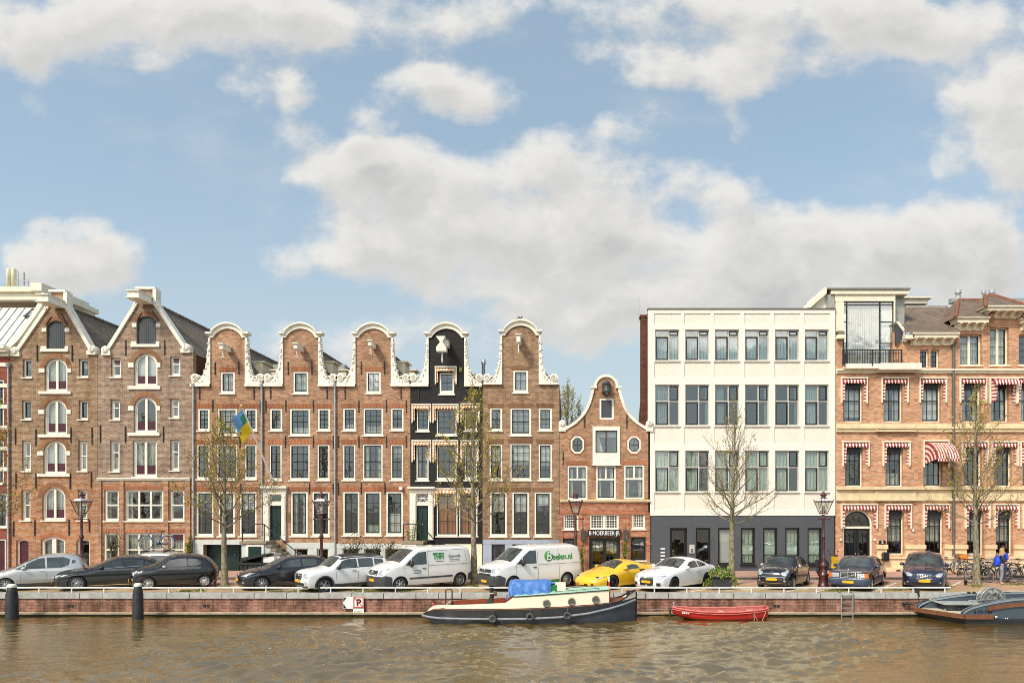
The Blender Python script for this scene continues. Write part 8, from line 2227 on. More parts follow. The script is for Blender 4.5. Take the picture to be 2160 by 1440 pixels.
# mooring signs on the quay wall
SIGNR = plain('sign_red', (.55, .015, .03), .4, var=.05); SIGNW = plain('sign_white', srgb(240, 240, 236), .4, var=.03, dirt=.1)
def signs():
 y = YQ-.06
 def bx(p0, q0, p1, q1): return X(p0, y), X(p1, y), Z(q1, y), Z(q0, y)
 x0, x1, z0, z1 = bx(723.5, 1258, 745, 1283); h = (z0+z1)/2; t = .004
 r = empty('arrow_sign', ((x0+x1)/2, y, z0), 0, 'white arrow sign with black corners on the quay wall', 'sign')
 MB().box(x0, x1, y-.02, y, z0, z1).build('plate', SIGNW, r)
 m = MB()
 w = (x1-x0)*.38
 for a, b in ((z1-.02, h+.03), (z0+.02, h-.03)): m.prism([(x0+.02, a), (x0+w, a), (x0+.02, b)], y-.024, y-.0202)
 m.build('arrow', BLACKP, r)
 x0, x1, z0, z1 = bx(745.5, 1258, 767.5, 1281.5)
 r = empty('no_mooring_sign', ((x0+x1)/2, y, z0), 0, 'red bordered sign with a struck through P on the quay wall', 'sign')
 MB().box(x0, x1, y-.02, y, z0, z1).build('plate', SIGNW, r)
 m = MB(); add_text(m, 'P', .4, on_front((x0+x1)/2+.01, y-.021, (z0+z1)/2-.02), bold=.02, depth=.002); m.build('lettering', BLACKP, r)
 m = MB().ring(rect(x0+.01, z0+.01, x1-.01, z1-.01), rect(x0+.05, z0+.05, x1-.05, z1-.05), y-.026, y-.0202)
 d = Vector((x1-x0, 0, z0-z1)).normalized(); n = Vector((-d.z, 0, d.x))*.02; a, b = Vector((x0+.03, y-.027, z1-.03)), Vector((x1-.03, y-.027, z0+.03))
 m.add([a-n, b-n, b+n, a+n], [(0, 1, 2, 3)]); m.build('border', SIGNR, r)
 x0, x1, z0, z1 = bx(745, 1282.5, 768, 1296)
 r = empty('notice_sign', ((x0+x1)/2, y, z0), 0, 'small white notice with lines of text under the struck through P sign', 'sign')
 MB().box(x0, x1, y-.02, y, z0, z1).build('plate', SIGNW, r, bevel=.01)
 m = MB(); rr = random.Random(2)
 for k in range(4):
  zz = z1-.06-.055*k; x = x0+.05
  while x < x1-.08: l = rr.uniform(.02, .06); m.box(x, x+l, y-.022, y-.0201, zz-.012, zz+.012); x += l+.015
 m.build('lettering', plain('faded_print', (.3, .3, .28), .6), r)
signs()
# quay ladder
def ladder():
 y = YQ-.1; xa, xb = X(1775, y), X(1799, y)
 m = MB()
 for x in (xa, xb): m.tube([(x, y+.3, .06), (x, y+.05, .08), (x, y, 0), (x, y, ZW-.4)], .032, 6)
 for k in range(5): zz = -.08-.28*k; m.tube([(xa, y, zz), (xb, y, zz)], .024, 6)
 tag(m.build('quay_ladder', plain('worn_steel', (.26, .26, .25), .5, .5, dirt=.4)), 'galvanised ladder fixed to the quay wall down into the water', 'ladder')
ladder()
# plastic bag tied on the rail
m = MB().ball((X(1937, YQ), YQ+.1, .1), .11, .08, .14, 8, 6).prism([(X(1931, YQ), .24), (X(1938, YQ), .24), (X(1941, YQ), -.1), (X(1938, YQ), -.18)], YQ+.02, YQ+.08).tube([(X(1936, YQ), YQ-.05, .0), (X(1937, YQ), YQ-.05, -.5)], .012, 4)
tag(m.build('plastic_bag', BLACKPL), 'black plastic bag hanging on the guard rail before the navy estate', 'bag')
# low bollards
for px, py, h, c, lb in ((453, 1241, .42, LAMPRED, 'short oxblood bollard beside the tree near the garage mouth'), (2037, 1233.5, .25, IRON, 'short dark bollard beside the tree by the bicycles')):
 x, y = ground_pt(px, py); m = MB().lathe([(.075, 0), (.07, h*.8), (.09, h*.83), (.09, h*.9), (.05, h), (0, h)], (x, y, 0), 10)
 o = m.build('bollard', c); tag(o, lb, 'bollard')
# wheeled bin with open lid
def bin_():
 y = 39.6; x0, x1 = X(513, y), X(577, y); z0, z1 = .12, Z(1185, y)
 r = empty('wheeled_bin', ((x0+x1)/2, y, .12), 0, 'large black wheeled rubbish container with its lid half open', 'rubbish container')
 DKB = plain('bin_black', (.025, .03, .032), .5, var=.2, dirt=.2)
 m = MB().prism([(x0+.15, z0+.2), (x1-.15, z0+.2), (x1, z1), (x0, z1)], y-.55, y+.45); m.box(x0-.04, x1+.04, y-.62, y+.52, z1-.08, z1+.02)
 for k in range(6): xx = x0+.2+(x1-x0-.4)*k/5; m.box(xx-.03, xx+.03, y-.6, y-.54, z0+.3, z1-.1)
 m.build('tub', DKB, r)
 MB().prism([(x0+.05, z1+.03), (x0+.3, z1+.12), (x1-.15, z1+.42), (x1-.1, z1+.48), (x1-.3, z1+.5), (x0+.2, z1+.3)], y-.6, y+.5).build('lid', DKB, r)
 for xx in (x0+.3, x1-.3): MB().lathe([(0, -.04), (.1, -.04), (.1, .04), (0, .04)], (xx, y-.4, z0+.1), 12, axis='Y').build('wheel', RUBBER, r)
 b = MB().box(x1-.35, x1+.25, y-.5, y-.1, z1+.02, z1+.33).build('foam_box', WHITEPL); tag(b, 'white foam box sticking out of the black rubbish container', 'box')
bin_()
# black service box left of the van etc. omitted; the flag
def flag():
 a = Vector((X(577, YB-.1), YB-.1, Z(1016, YB-.1))); e = Vector((0, 0, 0)); yt = YB-2.2
 b = Vector((X(510, yt), yt, Z(856, yt)))
 r = empty('flagpole', a, 0, 'white pole slanting out over the street with a blue and yellow flag', 'flagpole')
 MB().tube([a, b], [.06, .045], 8).build('pole', WHITE, r)
 MB().ball(b, .09, .09, .1, 10, 8).build('finial', plain('gilt', (.7, .45, .12), .3, .9), r)
 MB().tube([a+Vector((0, .1, -.12)), a+(b-a)*.06], .05, 6).build('bracket', IRON, r)
 FB, FY, FG = plain('flag_blue', (.16, .42, .76), .8, var=.1), plain('flag_yellow', (.85, .62, .01), .8, var=.08), plain('flag_green', (.04, .24, .16), .8)
 # limp cloth: rows along the pole, hanging towards the ground
 d = (b-a).normalized(); L = (b-a).length
 n, mrow = 18, 22; rows = []
 for j in range(mrow+1):
  v = j/mrow; row = []
  for i in range(n+1):
   u = i/n
   p = a+d*(L*(.965-.28*v)) # along the hoist
   drop = u*1.0
   q = p+Vector((-.6*u*(1-.25*v)-.03*math.sin(u*9+v*3), -.1*u+.1*math.sin(u*7+v*4)*u, -.5*drop-.22*u*u))
   row.append(q)
  rows.append(row)
 mb = MB()
 base = 0
 for j in range(mrow):
  for i in range(n):
   mi = 1 if j >= mrow*.52 else 0
   if mi == 0 and i < n*.42 and mrow*.16 < j: mi = 2
   mb.add([rows[j][i], rows[j][i+1], rows[j+1][i+1], rows[j+1][i]], [(0, 1, 2, 3)], mi, True)
 mb.build('flag_cloth', [FB, FY, FG], r, fix=True)
flag()
# planter with ivy
def leaf_cloud(mb, rnd, pts, n, size, mi=0, spread=.1):
 for _ in range(n):
  c = Vector(rnd.choice(pts))+Vector((rnd.gauss(0, spread), rnd.gauss(0, spread), rnd.gauss(0, spread)))
  s = size*rnd.uniform(.6, 1.3); u = Vector((rnd.gauss(0, 1), rnd.gauss(0, 1), rnd.gauss(0, 1))).normalized(); w = u.orthogonal().normalized()
  v = u.cross(w)
  mb.add([c-w*s*.5, c+v*s*.35, c+w*s*.6, c-v*s*.35], [(0, 1, 2, 3)], mi if isinstance(mi, int) else rnd.choice(mi))
IVY1, IVY2 = plain('leaf_bright', (.24, .33, .035), .6, var=.4, scale=9), plain('leaf_dark', (.045, .085, .012), .6, var=.4, scale=9)
LEAFY = plain('leaf_yellow_green', (.22, .24, .03), .6, var=.35, scale=7)
def planter():
 y0 = 32.7; x0, x1 = X(1502, y0), X(1545, y0)
 r = empty('planter', ((x0+x1)/2, y0+.3, 0), 0, 'dark rectangular planter overflowing with bright ivy beside the white coupe', 'planter')
 MB().prism([(x0+.05, .0), (x1-.05, 0), (x1, .52), (x0, .52)], y0, y0+.55).ring(rect(x0, .5, x1, .56), rect(x0+.04, .51, x1-.04, .55), y0-.02, y0+.57).build('box', plain('planter_charcoal', (.03, .03, .034), .6, var=.15), r)
 rnd = random.Random(8); pts = []
 for k in range(60): pts.append((rnd.uniform(x0-.05, x1+.05), rnd.uniform(y0+.05, y0+.6), .6+rnd.uniform(0, .28)*(1 if rnd.random() < .7 else 1.5)))
 for k in range(26): xx = rnd.choice([x0-.1, x1+.12])+rnd.gauss(0, .12); pts.append((xx, y0+rnd.uniform(-.05, .2), rnd.uniform(.12, .62)))
 for k in range(4): pts.append((rnd.uniform(x0, x1), y0-.02, rnd.uniform(.5, .6)))
 m = MB(); leaf_cloud(m, rnd, pts, 950, .085, [0, 0, 0, 1], .06); m.build('foliage', [IVY1, IVY2], r)
planter()
def shrub(px, py0, py1, w, label, n, y=40.3, mats=(0, 1), size=.09, seed=0, stems=7, name='shrub', zb=.12, leaves=None):
 rnd = random.Random(seed); x = X(px, y); zt = Z(py0, y); r = empty(name, (x, y, zb), 0, label, 'shrub' if name == 'shrub' else 'climbing plant')
 s = MB(); pts = []
 for k in range(stems):
  a = rnd.uniform(0, 6.28); q = rnd.uniform(.2, 1)*w
  p = [(x+rnd.gauss(0, .05), y, zb), (x+q*.4*math.cos(a), y+q*.2*math.sin(a), zb+(zt-zb)*.5), (x+q*math.cos(a), y+q*.4*math.sin(a), zb+(zt-zb)*rnd.uniform(.75, 1))]
  s.tube(p, [.025, .018, .008], 5)
  for u in range(14):
   f = rnd.uniform(.35, 1); a0, b0 = (Vector(p[0]), Vector(p[1])) if f < .5 else (Vector(p[1]), Vector(p[2])); g = f*2 if f < .5 else f*2-1; pts.append(a0.lerp(b0, g))
 s.build('stem', plain('stem_brown', (.09, .06, .035), .9), r)
 m = MB(); leaf_cloud(m, rnd, pts, n, size, list(mats), w*.22); m.build('foliage', leaves or [IVY1, IVY2], r)
OLIVE = [plain('leaf_olive', (.10, .12, .045), .7, var=.35, scale=9), plain('leaf_olive_dark', (.05, .065, .025), .7, var=.3, scale=9)]
shrub(742, 1130, 1205, .65, 'olive green shrub before the pale base of the house between downpipes', 420, leaves=OLIVE, seed=1)
shrub(785, 1138, 1205, .6, 'thin olive shrub behind the white hatchback roof', 230, leaves=OLIVE, seed=2)
shrub(822, 1142, 1205, .5, 'dense olive shrub close to the white edged stoop', 330, leaves=OLIVE, seed=3)
shrub(398, 1132, 1180, .28, 'bright green creeper at the foot of the warehouse downpipe', 420, size=.11, seed=4, name='climbing_plant', y=40.7)
shrub(868, 1092, 1150, .3, 'yellow green creeper on the railing of the black house stoop', 300, leaves=[LEAFY, IVY1], seed=5, name='climbing_plant', y=40.2)
shrub(1318, 1134, 1160, .28, 'small round bay tree beside the green double doors', 320, size=.08, seed=6, stems=5, y=40.5)
shrub(1229, 1150, 1205, .2, 'bamboo like climber left of the green double doors'.replace('left of', 'between side door and'), 190, leaves=[LEAFY, IVY1], seed=7, name='climbing_plant', y=40.5)
shrub(1172, 1142, 1165, .3, 'leafy green plant behind the roof of the lettered white van', 260, seed=9, y=40.6)
shrub(240, 1118, 1200, .55, 'bare twiggy shrub against the warehouse wall by the lamp', 60, leaves=[LEAFY, IVY1], seed=10, stems=16, y=40.5)
shrub(352, 1176, 1205, .4, 'low green shrub under the warehouse window', 300, leaves=OLIVE, seed=12, y=40.5)
shrub(895, 1140, 1160, .2, 'potted plant on the steps of the black house', 90, seed=13, stems=4, y=40.2, zb=1.1)
# pigeon on the gable
def pigeon():
 x, y, z = X(1097, YB), YB-.05, Z(674.5, YB)
 k = .62; m = MB().ball((x, y, z+.14), .2, .1, .1, 10, 7).ball((x+.16, y, z+.24), .075, .065, .085, 8, 6).tube([(x-.14, y, z+.12), (x-.38, y, z+.06)], [.07, .03], 6).tube([(x+.22, y, z+.24), (x+.29, y, z+.23)], [.02, .005], 5)
 m.tube([(x+.02, y-.03, z+.06), (x+.02, y-.03, z-.02)], .012, 4).tube([(x+.02, y+.03, z+.06), (x+.02, y+.03, z-.02)], .012, 4).tube([(x-.02, y-.06, z+.16), (x-.18, y-.05, z+.27), (x-.22, y-.04, z+.3)], [.06, .05, .01], 6)
 m.v = [(x+(a-x)*k, y+(b-y)*k, z+(c_-z)*k) for a, b, c_ in m.v]
 tag(m.build('pigeon', plain('pigeon_grey', (.09, .095, .11), .7, var=.3, scale=12)), 'grey pigeon perched on top of the brown neck gable', 'bird')
pigeon()
# ---------------------------------------------------------------- bicycles
def bicycle(frame=BLACKP, crate=None, basket=False):
 r = empty('bicycle', (0, 0, 0), 0); R0 = .345
 for x in (-.54, .54):
  t = MB(); n = 28
  for i in range(n):
   for j in range(6):
    q = lambda i_, j_: ((R0+.018*math.cos(2*PI*j_/6))*math.cos(2*PI*i_/n)+x, .018*math.sin(2*PI*j_/6), (R0+.018*math.cos(2*PI*j_/6))*math.sin(2*PI*i_/n)+R0+.018)
    t.add([q(i, j), q(i+1, j), q(i+1, j+1), q(i, j+1)], [(0, 1, 2, 3)], 0, True)
  w = t.build('wheel', RUBBER, r, local=True)
  s = MB()
  for k in range(18): a = 2*PI*k/18; s.tube([(x, .02*(-1)**k, R0+.018), (x+(R0-.02)*math.cos(a), 0, R0+.018+(R0-.02)*math.sin(a))], .0028, 3, cap=False)
  s.lathe([(R0-.03, -.012), (R0-.015, -.014), (R0-.015, .014), (R0-.03, .012)], (x, 0, R0+.018), 28, axis='Y'); s.lathe([(.03, -.04), (.03, .04)], (x, 0, R0+.018), 8, axis='Y')
  s.build('spokes', STEEL, w, local=True)
  f = MB(); A = [(x+(R0+.045)*math.cos(a), 0, R0+.018+(R0+.045)*math.sin(a)) for a in [(.15+2.5*k/10) if x > 0 else (.35+2.6*k/10) for k in range(11)]]
  f.tube(A, .02, 4); f.build('mudguard', frame, r, local=True)
 z = R0+.018; bb = (-.08, 0, .30); seat = (-.22, 0, .82); head = (.40, 0, .86); hb = (.44, 0, .66)
 m = MB().tube([bb, seat], .017, 6).tube([seat, head], .016, 6).tube([bb, hb], .019, 6).tube([bb, (-.54, 0, z)], .012, 5).tube([(-.54, 0, z), (-.2, 0, .76)], .011, 5).tube([head, hb, (.54, 0, z)], .015, 6)
 m.build('frame', frame, r, local=True)
 MB().tube([(.40, 0, .86), (.38, 0, 1.04), (.42, 0, 1.06)], .014, 6).tube([(.22, -.3, 1.04), (.34, -.26, 1.07), (.42, -.1, 1.06), (.42, .1, 1.06), (.34, .26, 1.07), (.22, .3, 1.04)], .013, 6).build('handlebar', STEEL, r, local=True)
 MB().tube([seat, (-.24, 0, .94)], .014, 6).loft([[(-.38+.3*f, -(.1-.085*f**1.0), .95+.0*f) , (-.38+.3*f, 0, .98), (-.38+.3*f, (.1-.085*f), .95)] for f in [k/6 for k in range(7)]]).ball((-.3, 0, .95), .12, .09, .035).build('saddle', plain('saddle_leather', (.035, .025, .02), .5), r, local=True)
 MB().lathe([(.08, -.03), (.1, -.03), (.1, -.02), (.08, -.02)], (bb[0], 0, bb[2]), 16, axis='Y').tube([(bb[0], -.08, bb[2]), (bb[0]+.12, -.09, bb[2]-.11)], .012, 5).tube([(bb[0], .08, bb[2]), (bb[0]-.12, .09, bb[2]+.11)], .012, 5).box(bb[0]-.46, bb[0]+.12, -.05, -.03, .26, .38).build('drive', BLACKPL, r, local=True)
 MB().box(-.8, -.3, -.07, -.055, .76, .775).box(-.8, -.3, .055, .07, .76, .775).box(-.8, -.78, -.07, .07, .76, .775).tube([(-.72, -.06, .76), (-.54, -.05, z)], .007, 4).tube([(-.72, .06, .76), (-.54, .05, z)], .007, 4).build('carrier', STEEL, r, local=True)
 if crate:
  x0, x1, y0, y1, z0, z1 = .42, .84, -.22, .22, .86, 1.12
  k = MB().ring(rect(x0, z0, x1, z1), rect(x0+.02, z0+.02, x1-.02, z1-.02), y0, y1).box(x0, x1, y0, y0+.015, z0, z1).box(x0, x1, y1-.015, y1, z0, z1).box(x0, x1, y0, y1, z0, z0+.015).box(x0-.01, x1+.01, y0-.012, y0-.001, z1-.04, z1+.01).box(x0-.01, x1+.01, y0-.012, y0-.001, z0+.1, z0+.13)
  k.build('crate', crate, r, local=True)
 return r
WICK, ORNG = plain('wicker', (.30, .16, .06), .8, var=.35, scale=30), plain('orange_crate', (.62, .2, .02), .5, var=.1)
BGRP = 'bicycles parked by the mansion'
def put_bike(o, px, py, rz, label, lean=6, z=None, sc=1.0, group=BGRP):
 x, y = ground_pt(px, py); zz = 0
 if y > 37.4: y = (H-.12)*F/(py-HY); x = X(px, y); zz = .12
 o.location = (x, y, zz if z is None else z); o.rotation_euler = (R(lean), 0, R(rz)); tag(o, label, 'bicycle', group)
bk = bicycle(BLACKP)
bw = bicycle(plain('bike_white', (.55, .56, .58), .4, .3)); bc = bicycle(plain('bike_grey', (.2, .21, .22), .4, .4), WICK); bo = bicycle(BLACKP, ORNG); bb_ = bicycle(plain('bike_blue', (.03, .08, .25), .4))
put_bike(bw, 2006, 1212, 25, 'white bicycle nearest the navy estate car', -7); put_bike(bc, 2020, 1212.5, 60, 'grey bicycle with a brown wicker crate by the downpipe', 5)
put_bike(bo, 2060, 1213, 158, 'black bicycle with a bright orange crate behind the tree', 6)
spots = [(2068, 1229, 12, 'black bicycle leaning on the trunk of the budding tree', -9), (2078, 1220, -48, 'black bicycle turned away behind the one on the tree', 5), (2094, 1225, -62, 'black bicycle end on beside the woman in navy', 4),
  (2140, 1226, 14, 'black bicycle behind the man in bright blue', -6), (2163, 1229, -35, 'black bicycle at the frame edge past the couple', 6), (2150, 1215, 20, 'black bicycle by the mansion wall beyond the couple', 7)]
for i, (px, py, rz, lb, ln) in enumerate(spots): put_bike(bk if i == 0 else copy_tree(bk), px, py, rz, lb, ln)
put_bike(bb_, 2042, 1211, -15, 'dark blue bicycle under the mansion window behind the trunk', 6)
# a silver car driving by with a bicycle on its roof, mostly hidden by the parked saloon
c = Car('pale passing hatchback mostly hidden behind the long black saloon, bicycle on its roof', 'car', None,
  [(.04, .2), (0, .4), (.05, .7), (.7, .95), (1.2, 1.05), (1.75, 1.42), (2.2, 1.52), (3.3, 1.5), (3.8, 1.3), (4.0, .95), (4.05, .5), (3.98, .25)], .86, (.75, 3.3), .31, (243, 1231), 3, paint('pale_gold_paint', (.5, .46, .38), .3, .4), belt=.95, name='passing_car', group='cars on the quay road')
c.windows([[(1.3, 1.02), (1.8, 1.34), (2.3, 1.42), (2.4, 1.04)], [(2.48, 1.04), (2.4, 1.42), (3.25, 1.4), (3.5, 1.1)]]); c.patch('windscreen', (1.26, 1.1), (1.74, 1.4), CARGLASS, .92); c.wheels(spokes=7); c.mirrors(1.4, 1.06)
MB().box(1.9, 1.96, -.6, .6, 1.56, 1.6).box(2.9, 2.96, -.6, .6, 1.56, 1.6).box(1.7, 3.2, -.15, -.08, 1.6, 1.62).build('roof_rack', BLACKPL, c.root, local=True)
rb = copy_tree(bb_); q = c.root.location; th = c.root.rotation_euler[2]
rb.location = (q.x+2.42*math.cos(th)+.1*math.sin(th), q.y+2.42*math.sin(th)-.1*math.cos(th), 1.625); rb.rotation_euler = (0, 0, th+PI); tag(rb, 'blue bicycle standing upright on a car roof rack', 'bicycle', 'bicycle carried on a car roof')
# scooter
def scooter():
 x, y = ground_pt(1745, 1221); y = 38.6; x = X(1748, y)
 r = empty('motor_scooter', (x, y, .12), R(20), 'black and yellow motor scooter behind the street lamp by the slate wall', 'scooter')
 YEL = plain('scooter_yellow', (.75, .45, .01), .35, coat=.6)
 for wx in (-.55, .6): MB().lathe([(.14, -.05), (.22, -.06), (.25, -.03), (.25, .03), (.22, .06), (.14, .05)], (wx, 0, .25), 20, axis='Y').lathe([(.15, -.03), (0, -.03)], (wx, 0, .25), 14, axis='Y').build('wheel', RUBBER, r, local=True)
 MB().prism([(-.85, .62), (-.8, .75), (-.2, .78), (-.1, .6), (-.15, .35), (-.6, .38)], -.16, .16).prism([(-.15, .3), (.35, .3), (.35, .36), (-.15, .36)], -.18, .18).build('rear_body', BLACKPL, r, local=True)
 MB().prism([(.3, .3), (.42, .3), (.5, .7), (.42, 1.0), (.34, .98), (.36, .6)], -.19, .19).prism([(.38, .45), (.7, .5), (.82, .42), (.6, .56), (.42, .62)], -.09, .09).build('front_shield', YEL, r, local=True)
 MB().prism([(-.8, .75), (-.78, .84), (-.3, .84), (-.18, .76)], -.14, .14).build('seat', BLACKPL, r, local=True)
 MB().tube([(.6, 0, .25), (.45, 0, .9), (.4, 0, 1.06)], .03, 6).tube([(.32, -.34, 1.08), (.4, 0, 1.06), (.32, .34, 1.08)], .02, 6).ball((.47, 0, 1.0), .09, .1, .08).build('handlebar', BLACKPL, r, local=True)
 for sg in (-1, 1): MB().tube([(.36, sg*.28, 1.08), (.3, sg*.38, 1.28)], .008, 4).ball((.3, sg*.38, 1.3), .03, .06, .045).build('mirror', BLACKPL, r, local=True)
scooter()
# ---------------------------------------------------------------- trees
def bark_mat():
 m = bpy.data.materials.new('tree_bark'); t = NT(m); p = t.pos()
 f = t.noise(t.scale(p, (1, 1, .35)), 14, 5, .65); c = t.mix(t.smooth(f, .35, .65), (.14, .115, .075), (.36, .31, .22))
 c = t.mix(t.math('MULTIPLY', t.smooth(t.noise(p, 2.2, 4, .6), .5, .7), .7), c, (.22, .21, .07))
 t.out(t.principled(c, .9, spec=.2, normal=t.bump(f, .6, .02))); return m
BARK = bark_mat()
TWIG = plain('twig_brown', (.24, .18, .095), .85, var=.3)
def tree(label, px, py, crown_py, seed, leaves=1500, first=2.6, spread=2.6, leafmat=None, nb=40, trunk=.15, up=0.0, grp='young trees along the quay', Y=None, zmin=None, leafsize=.095, droop=0.0):
 rnd = random.Random(seed)
 x0, y0 = ground_pt(px, py) if Y is None else (X(px, Y), Y)
 zt = Z(crown_py, y0)
 r = empty('tree', (x0, y0, 0), 0, label, 'tree', grp)
 tr, tw, tips = MB(), MB(), []
 lean = rnd.uniform(-.15, .15)
 lead = []
 for k in range(15):
  f = k/14; z = (zt-.5)*f
  lead.append(Vector((x0+lean*f+.06*math.sin(f*7+seed)*f, y0+.06*math.sin(f*5+seed*2)*f, z)))
 rad = [trunk*1.25*(1-.25*min(f*8, 1))*(1-.9*max(0, (f-.12)/.88)**.85)+.006 for f in [k/14 for k in range(15)]]
 tr.tube([lead[0]+Vector((0, 0, -.05)), lead[0]+Vector((0, 0, .12))], [trunk*1.55, trunk*1.18], 10); tr.tube(lead, rad, 9)
 def at(z):
  f = max(0, min(z/(zt-.5), 1))*14; k = min(int(f), 13); return lead[k].lerp(lead[k+1], f-k), rad[k]
 def branch(p, d, L, r0, depth):
  """one curved limb; returns nothing, fills tr/tw and the tips"""
  n = 6 if depth == 0 else 4
  pts = [p]; dd = d.normalized()
  for i in range(n):
   dd = (dd+Vector((rnd.gauss(0, .09), rnd.gauss(0, .09), .09+up*.1-droop*depth+rnd.gauss(0, .06)))).normalized()
   pts.append(pts[-1]+dd*(L/n))
  rs = [r0*(1-.85*i/n) for i in range(n+1)]
  (tr if depth == 0 else tw).tube(pts, rs, 5 if depth == 0 else 3, cap=False)
  if depth < 2:
   m = int((10 if depth == 0 else 7)*max(.6, min(L/1.5, 1.4)))
   for j in range(m):
    f = .22+.78*(j+rnd.random())/m; g = f*n; k = min(int(g), n-1); q = pts[k].lerp(pts[k+1], g-k); ax = (pts[k+1]-pts[k]).normalized()
    sd_ = ax.orthogonal().normalized(); sd_.rotate(Matrix.Rotation(rnd.uniform(0, 6.28), 3, ax))
    nd = (ax*.75+sd_*rnd.uniform(.45, .8)+Vector((0, 0, .15))).normalized()
    branch(q, nd, L*rnd.uniform(.28, .48)*(1-.35*f), max(r0*.44*(1-.4*f), .0048), depth+1)
  if depth >= 1:
   tips.extend(pts[1:])
 for i in range(nb):
  f = (i+rnd.random()*.6)/nb; z = first+(zt-.9-first)*f**1.08
  p, rr = at(z); a = i*2.399+rnd.uniform(-.3, .3)
  el = R(18+52*f+rnd.uniform(-8, 8)); L = spread*((1-f)**.62)*rnd.uniform(.72, 1.1)+.45
  branch(p, Vector((math.cos(a)*math.cos(el), math.sin(a)*math.cos(el), math.sin(el))), L, max(rr*.33, .011), 0)
 for k in range(5):
  branch(lead[-1], Vector((rnd.gauss(0, .25), rnd.gauss(0, .25), 1)), .75, .012, 1)
 tr.build('trunk', BARK, r)
 k0 = len(tw.f)
 for _ in range(int(leaves*.75)):
  c0 = rnd.choice(tips)
  for _k in range(rnd.randint(2, 5)):
   c = c0+Vector((rnd.gauss(0, .045), rnd.gauss(0, .045), rnd.gauss(0, .045)))
   s = leafsize*rnd.uniform(.4, 1.0); u = Vector((rnd.gauss(0, 1), rnd.gauss(0, 1), rnd.gauss(0, 1))).normalized(); w = u.orthogonal().normalized(); v = u.cross(w)
   tw.add([c-w*s*.5, c+v*s*.4, c+w*s*.6, c-v*s*.4], [(0, 1, 2, 3)], 1 if rnd.random() < .7 else 2)
 tw.build('crown', [TWIG, leafmat or BUD, BUD2], r)
BUD = plain('young_leaf', (.42, .36, .05), .6, var=.3, scale=5); BUD2 = plain('young_leaf_brown', (.32, .24, .06), .7, var=.3, scale=5)
tree('young budding tree before the dark garage mouth', 474, 1236, 868, 3, leaves=1400, first=2.75, spread=2.6, nb=40)
tree('young budding tree between the two white vans', 1000, 1232, 800, 8, leaves=1800, first=2.9, spread=2.5, nb=44, up=.15)
tree('nearly bare young tree before the white office block', 1543, 1233, 838, 15, leaves=260, first=2.95, spread=2.25, nb=46, trunk=.16, up=.2)
tree('young budding tree among the bicycles by the mansion', 2060, 1231, 815, 21, leaves=900, first=2.9, spread=2.6, nb=42)
tree('budding tree mostly outside the frame before the striped red house', -66, 1236, 800, 27, leaves=2400, first=2.7, spread=3.1, nb=44)
tree('tall bare tree seen above the low house through the gap', 1196, 0, 802, 33, leaves=1900, first=5.0, spread=3.2, nb=64, trunk=.22, up=.5, grp='tree behind the houses', Y=56.0, leafsize=.11)
tree('slender bare tree beside the taller one in the gap', 1222, 0, 838, 39, leaves=900, first=5.0, spread=2.4, nb=44, trunk=.16, up=.4, grp='tree behind the houses', Y=57.0, leafsize=.11)
# ---------------------------------------------------------------- the couple by the bicycles
SKIN = plain('skin', srgb(214, 160, 130), .55, var=.06)
def skinned(name, nodes, edges, mat, parent, loc=(0, 0, 0), sub=2, root=0):
 """nodes: (x, y, z, rx, ry)"""
 me = bpy.data.meshes.new(name); me.from_pydata([n[:3] for n in nodes], edges, []); me.update()
 o = bpy.data.objects.new(name, me); COL.objects.link(o); o.parent = parent; o.location = loc
 sk = o.modifiers.new('skin', 'SKIN'); sk.use_smooth_shade = True
 lay = me.skin_vertices[0] if len(me.skin_vertices) else None
 if lay is None:
  bm = bmesh.new(); bm.from_mesh(me); bm.verts.layers.skin.verify(); bm.to_mesh(me); bm.free(); lay = me.skin_vertices[0]
 for i, n in enumerate(nodes):
  lay.data[i].radius = (n[3], n[4]); lay.data[i].use_root = (i == root)
 s = o.modifiers.new('smooth', 'SUBSURF'); s.levels = sub; s.render_levels = sub
 me.materials.append(mat)
 return o
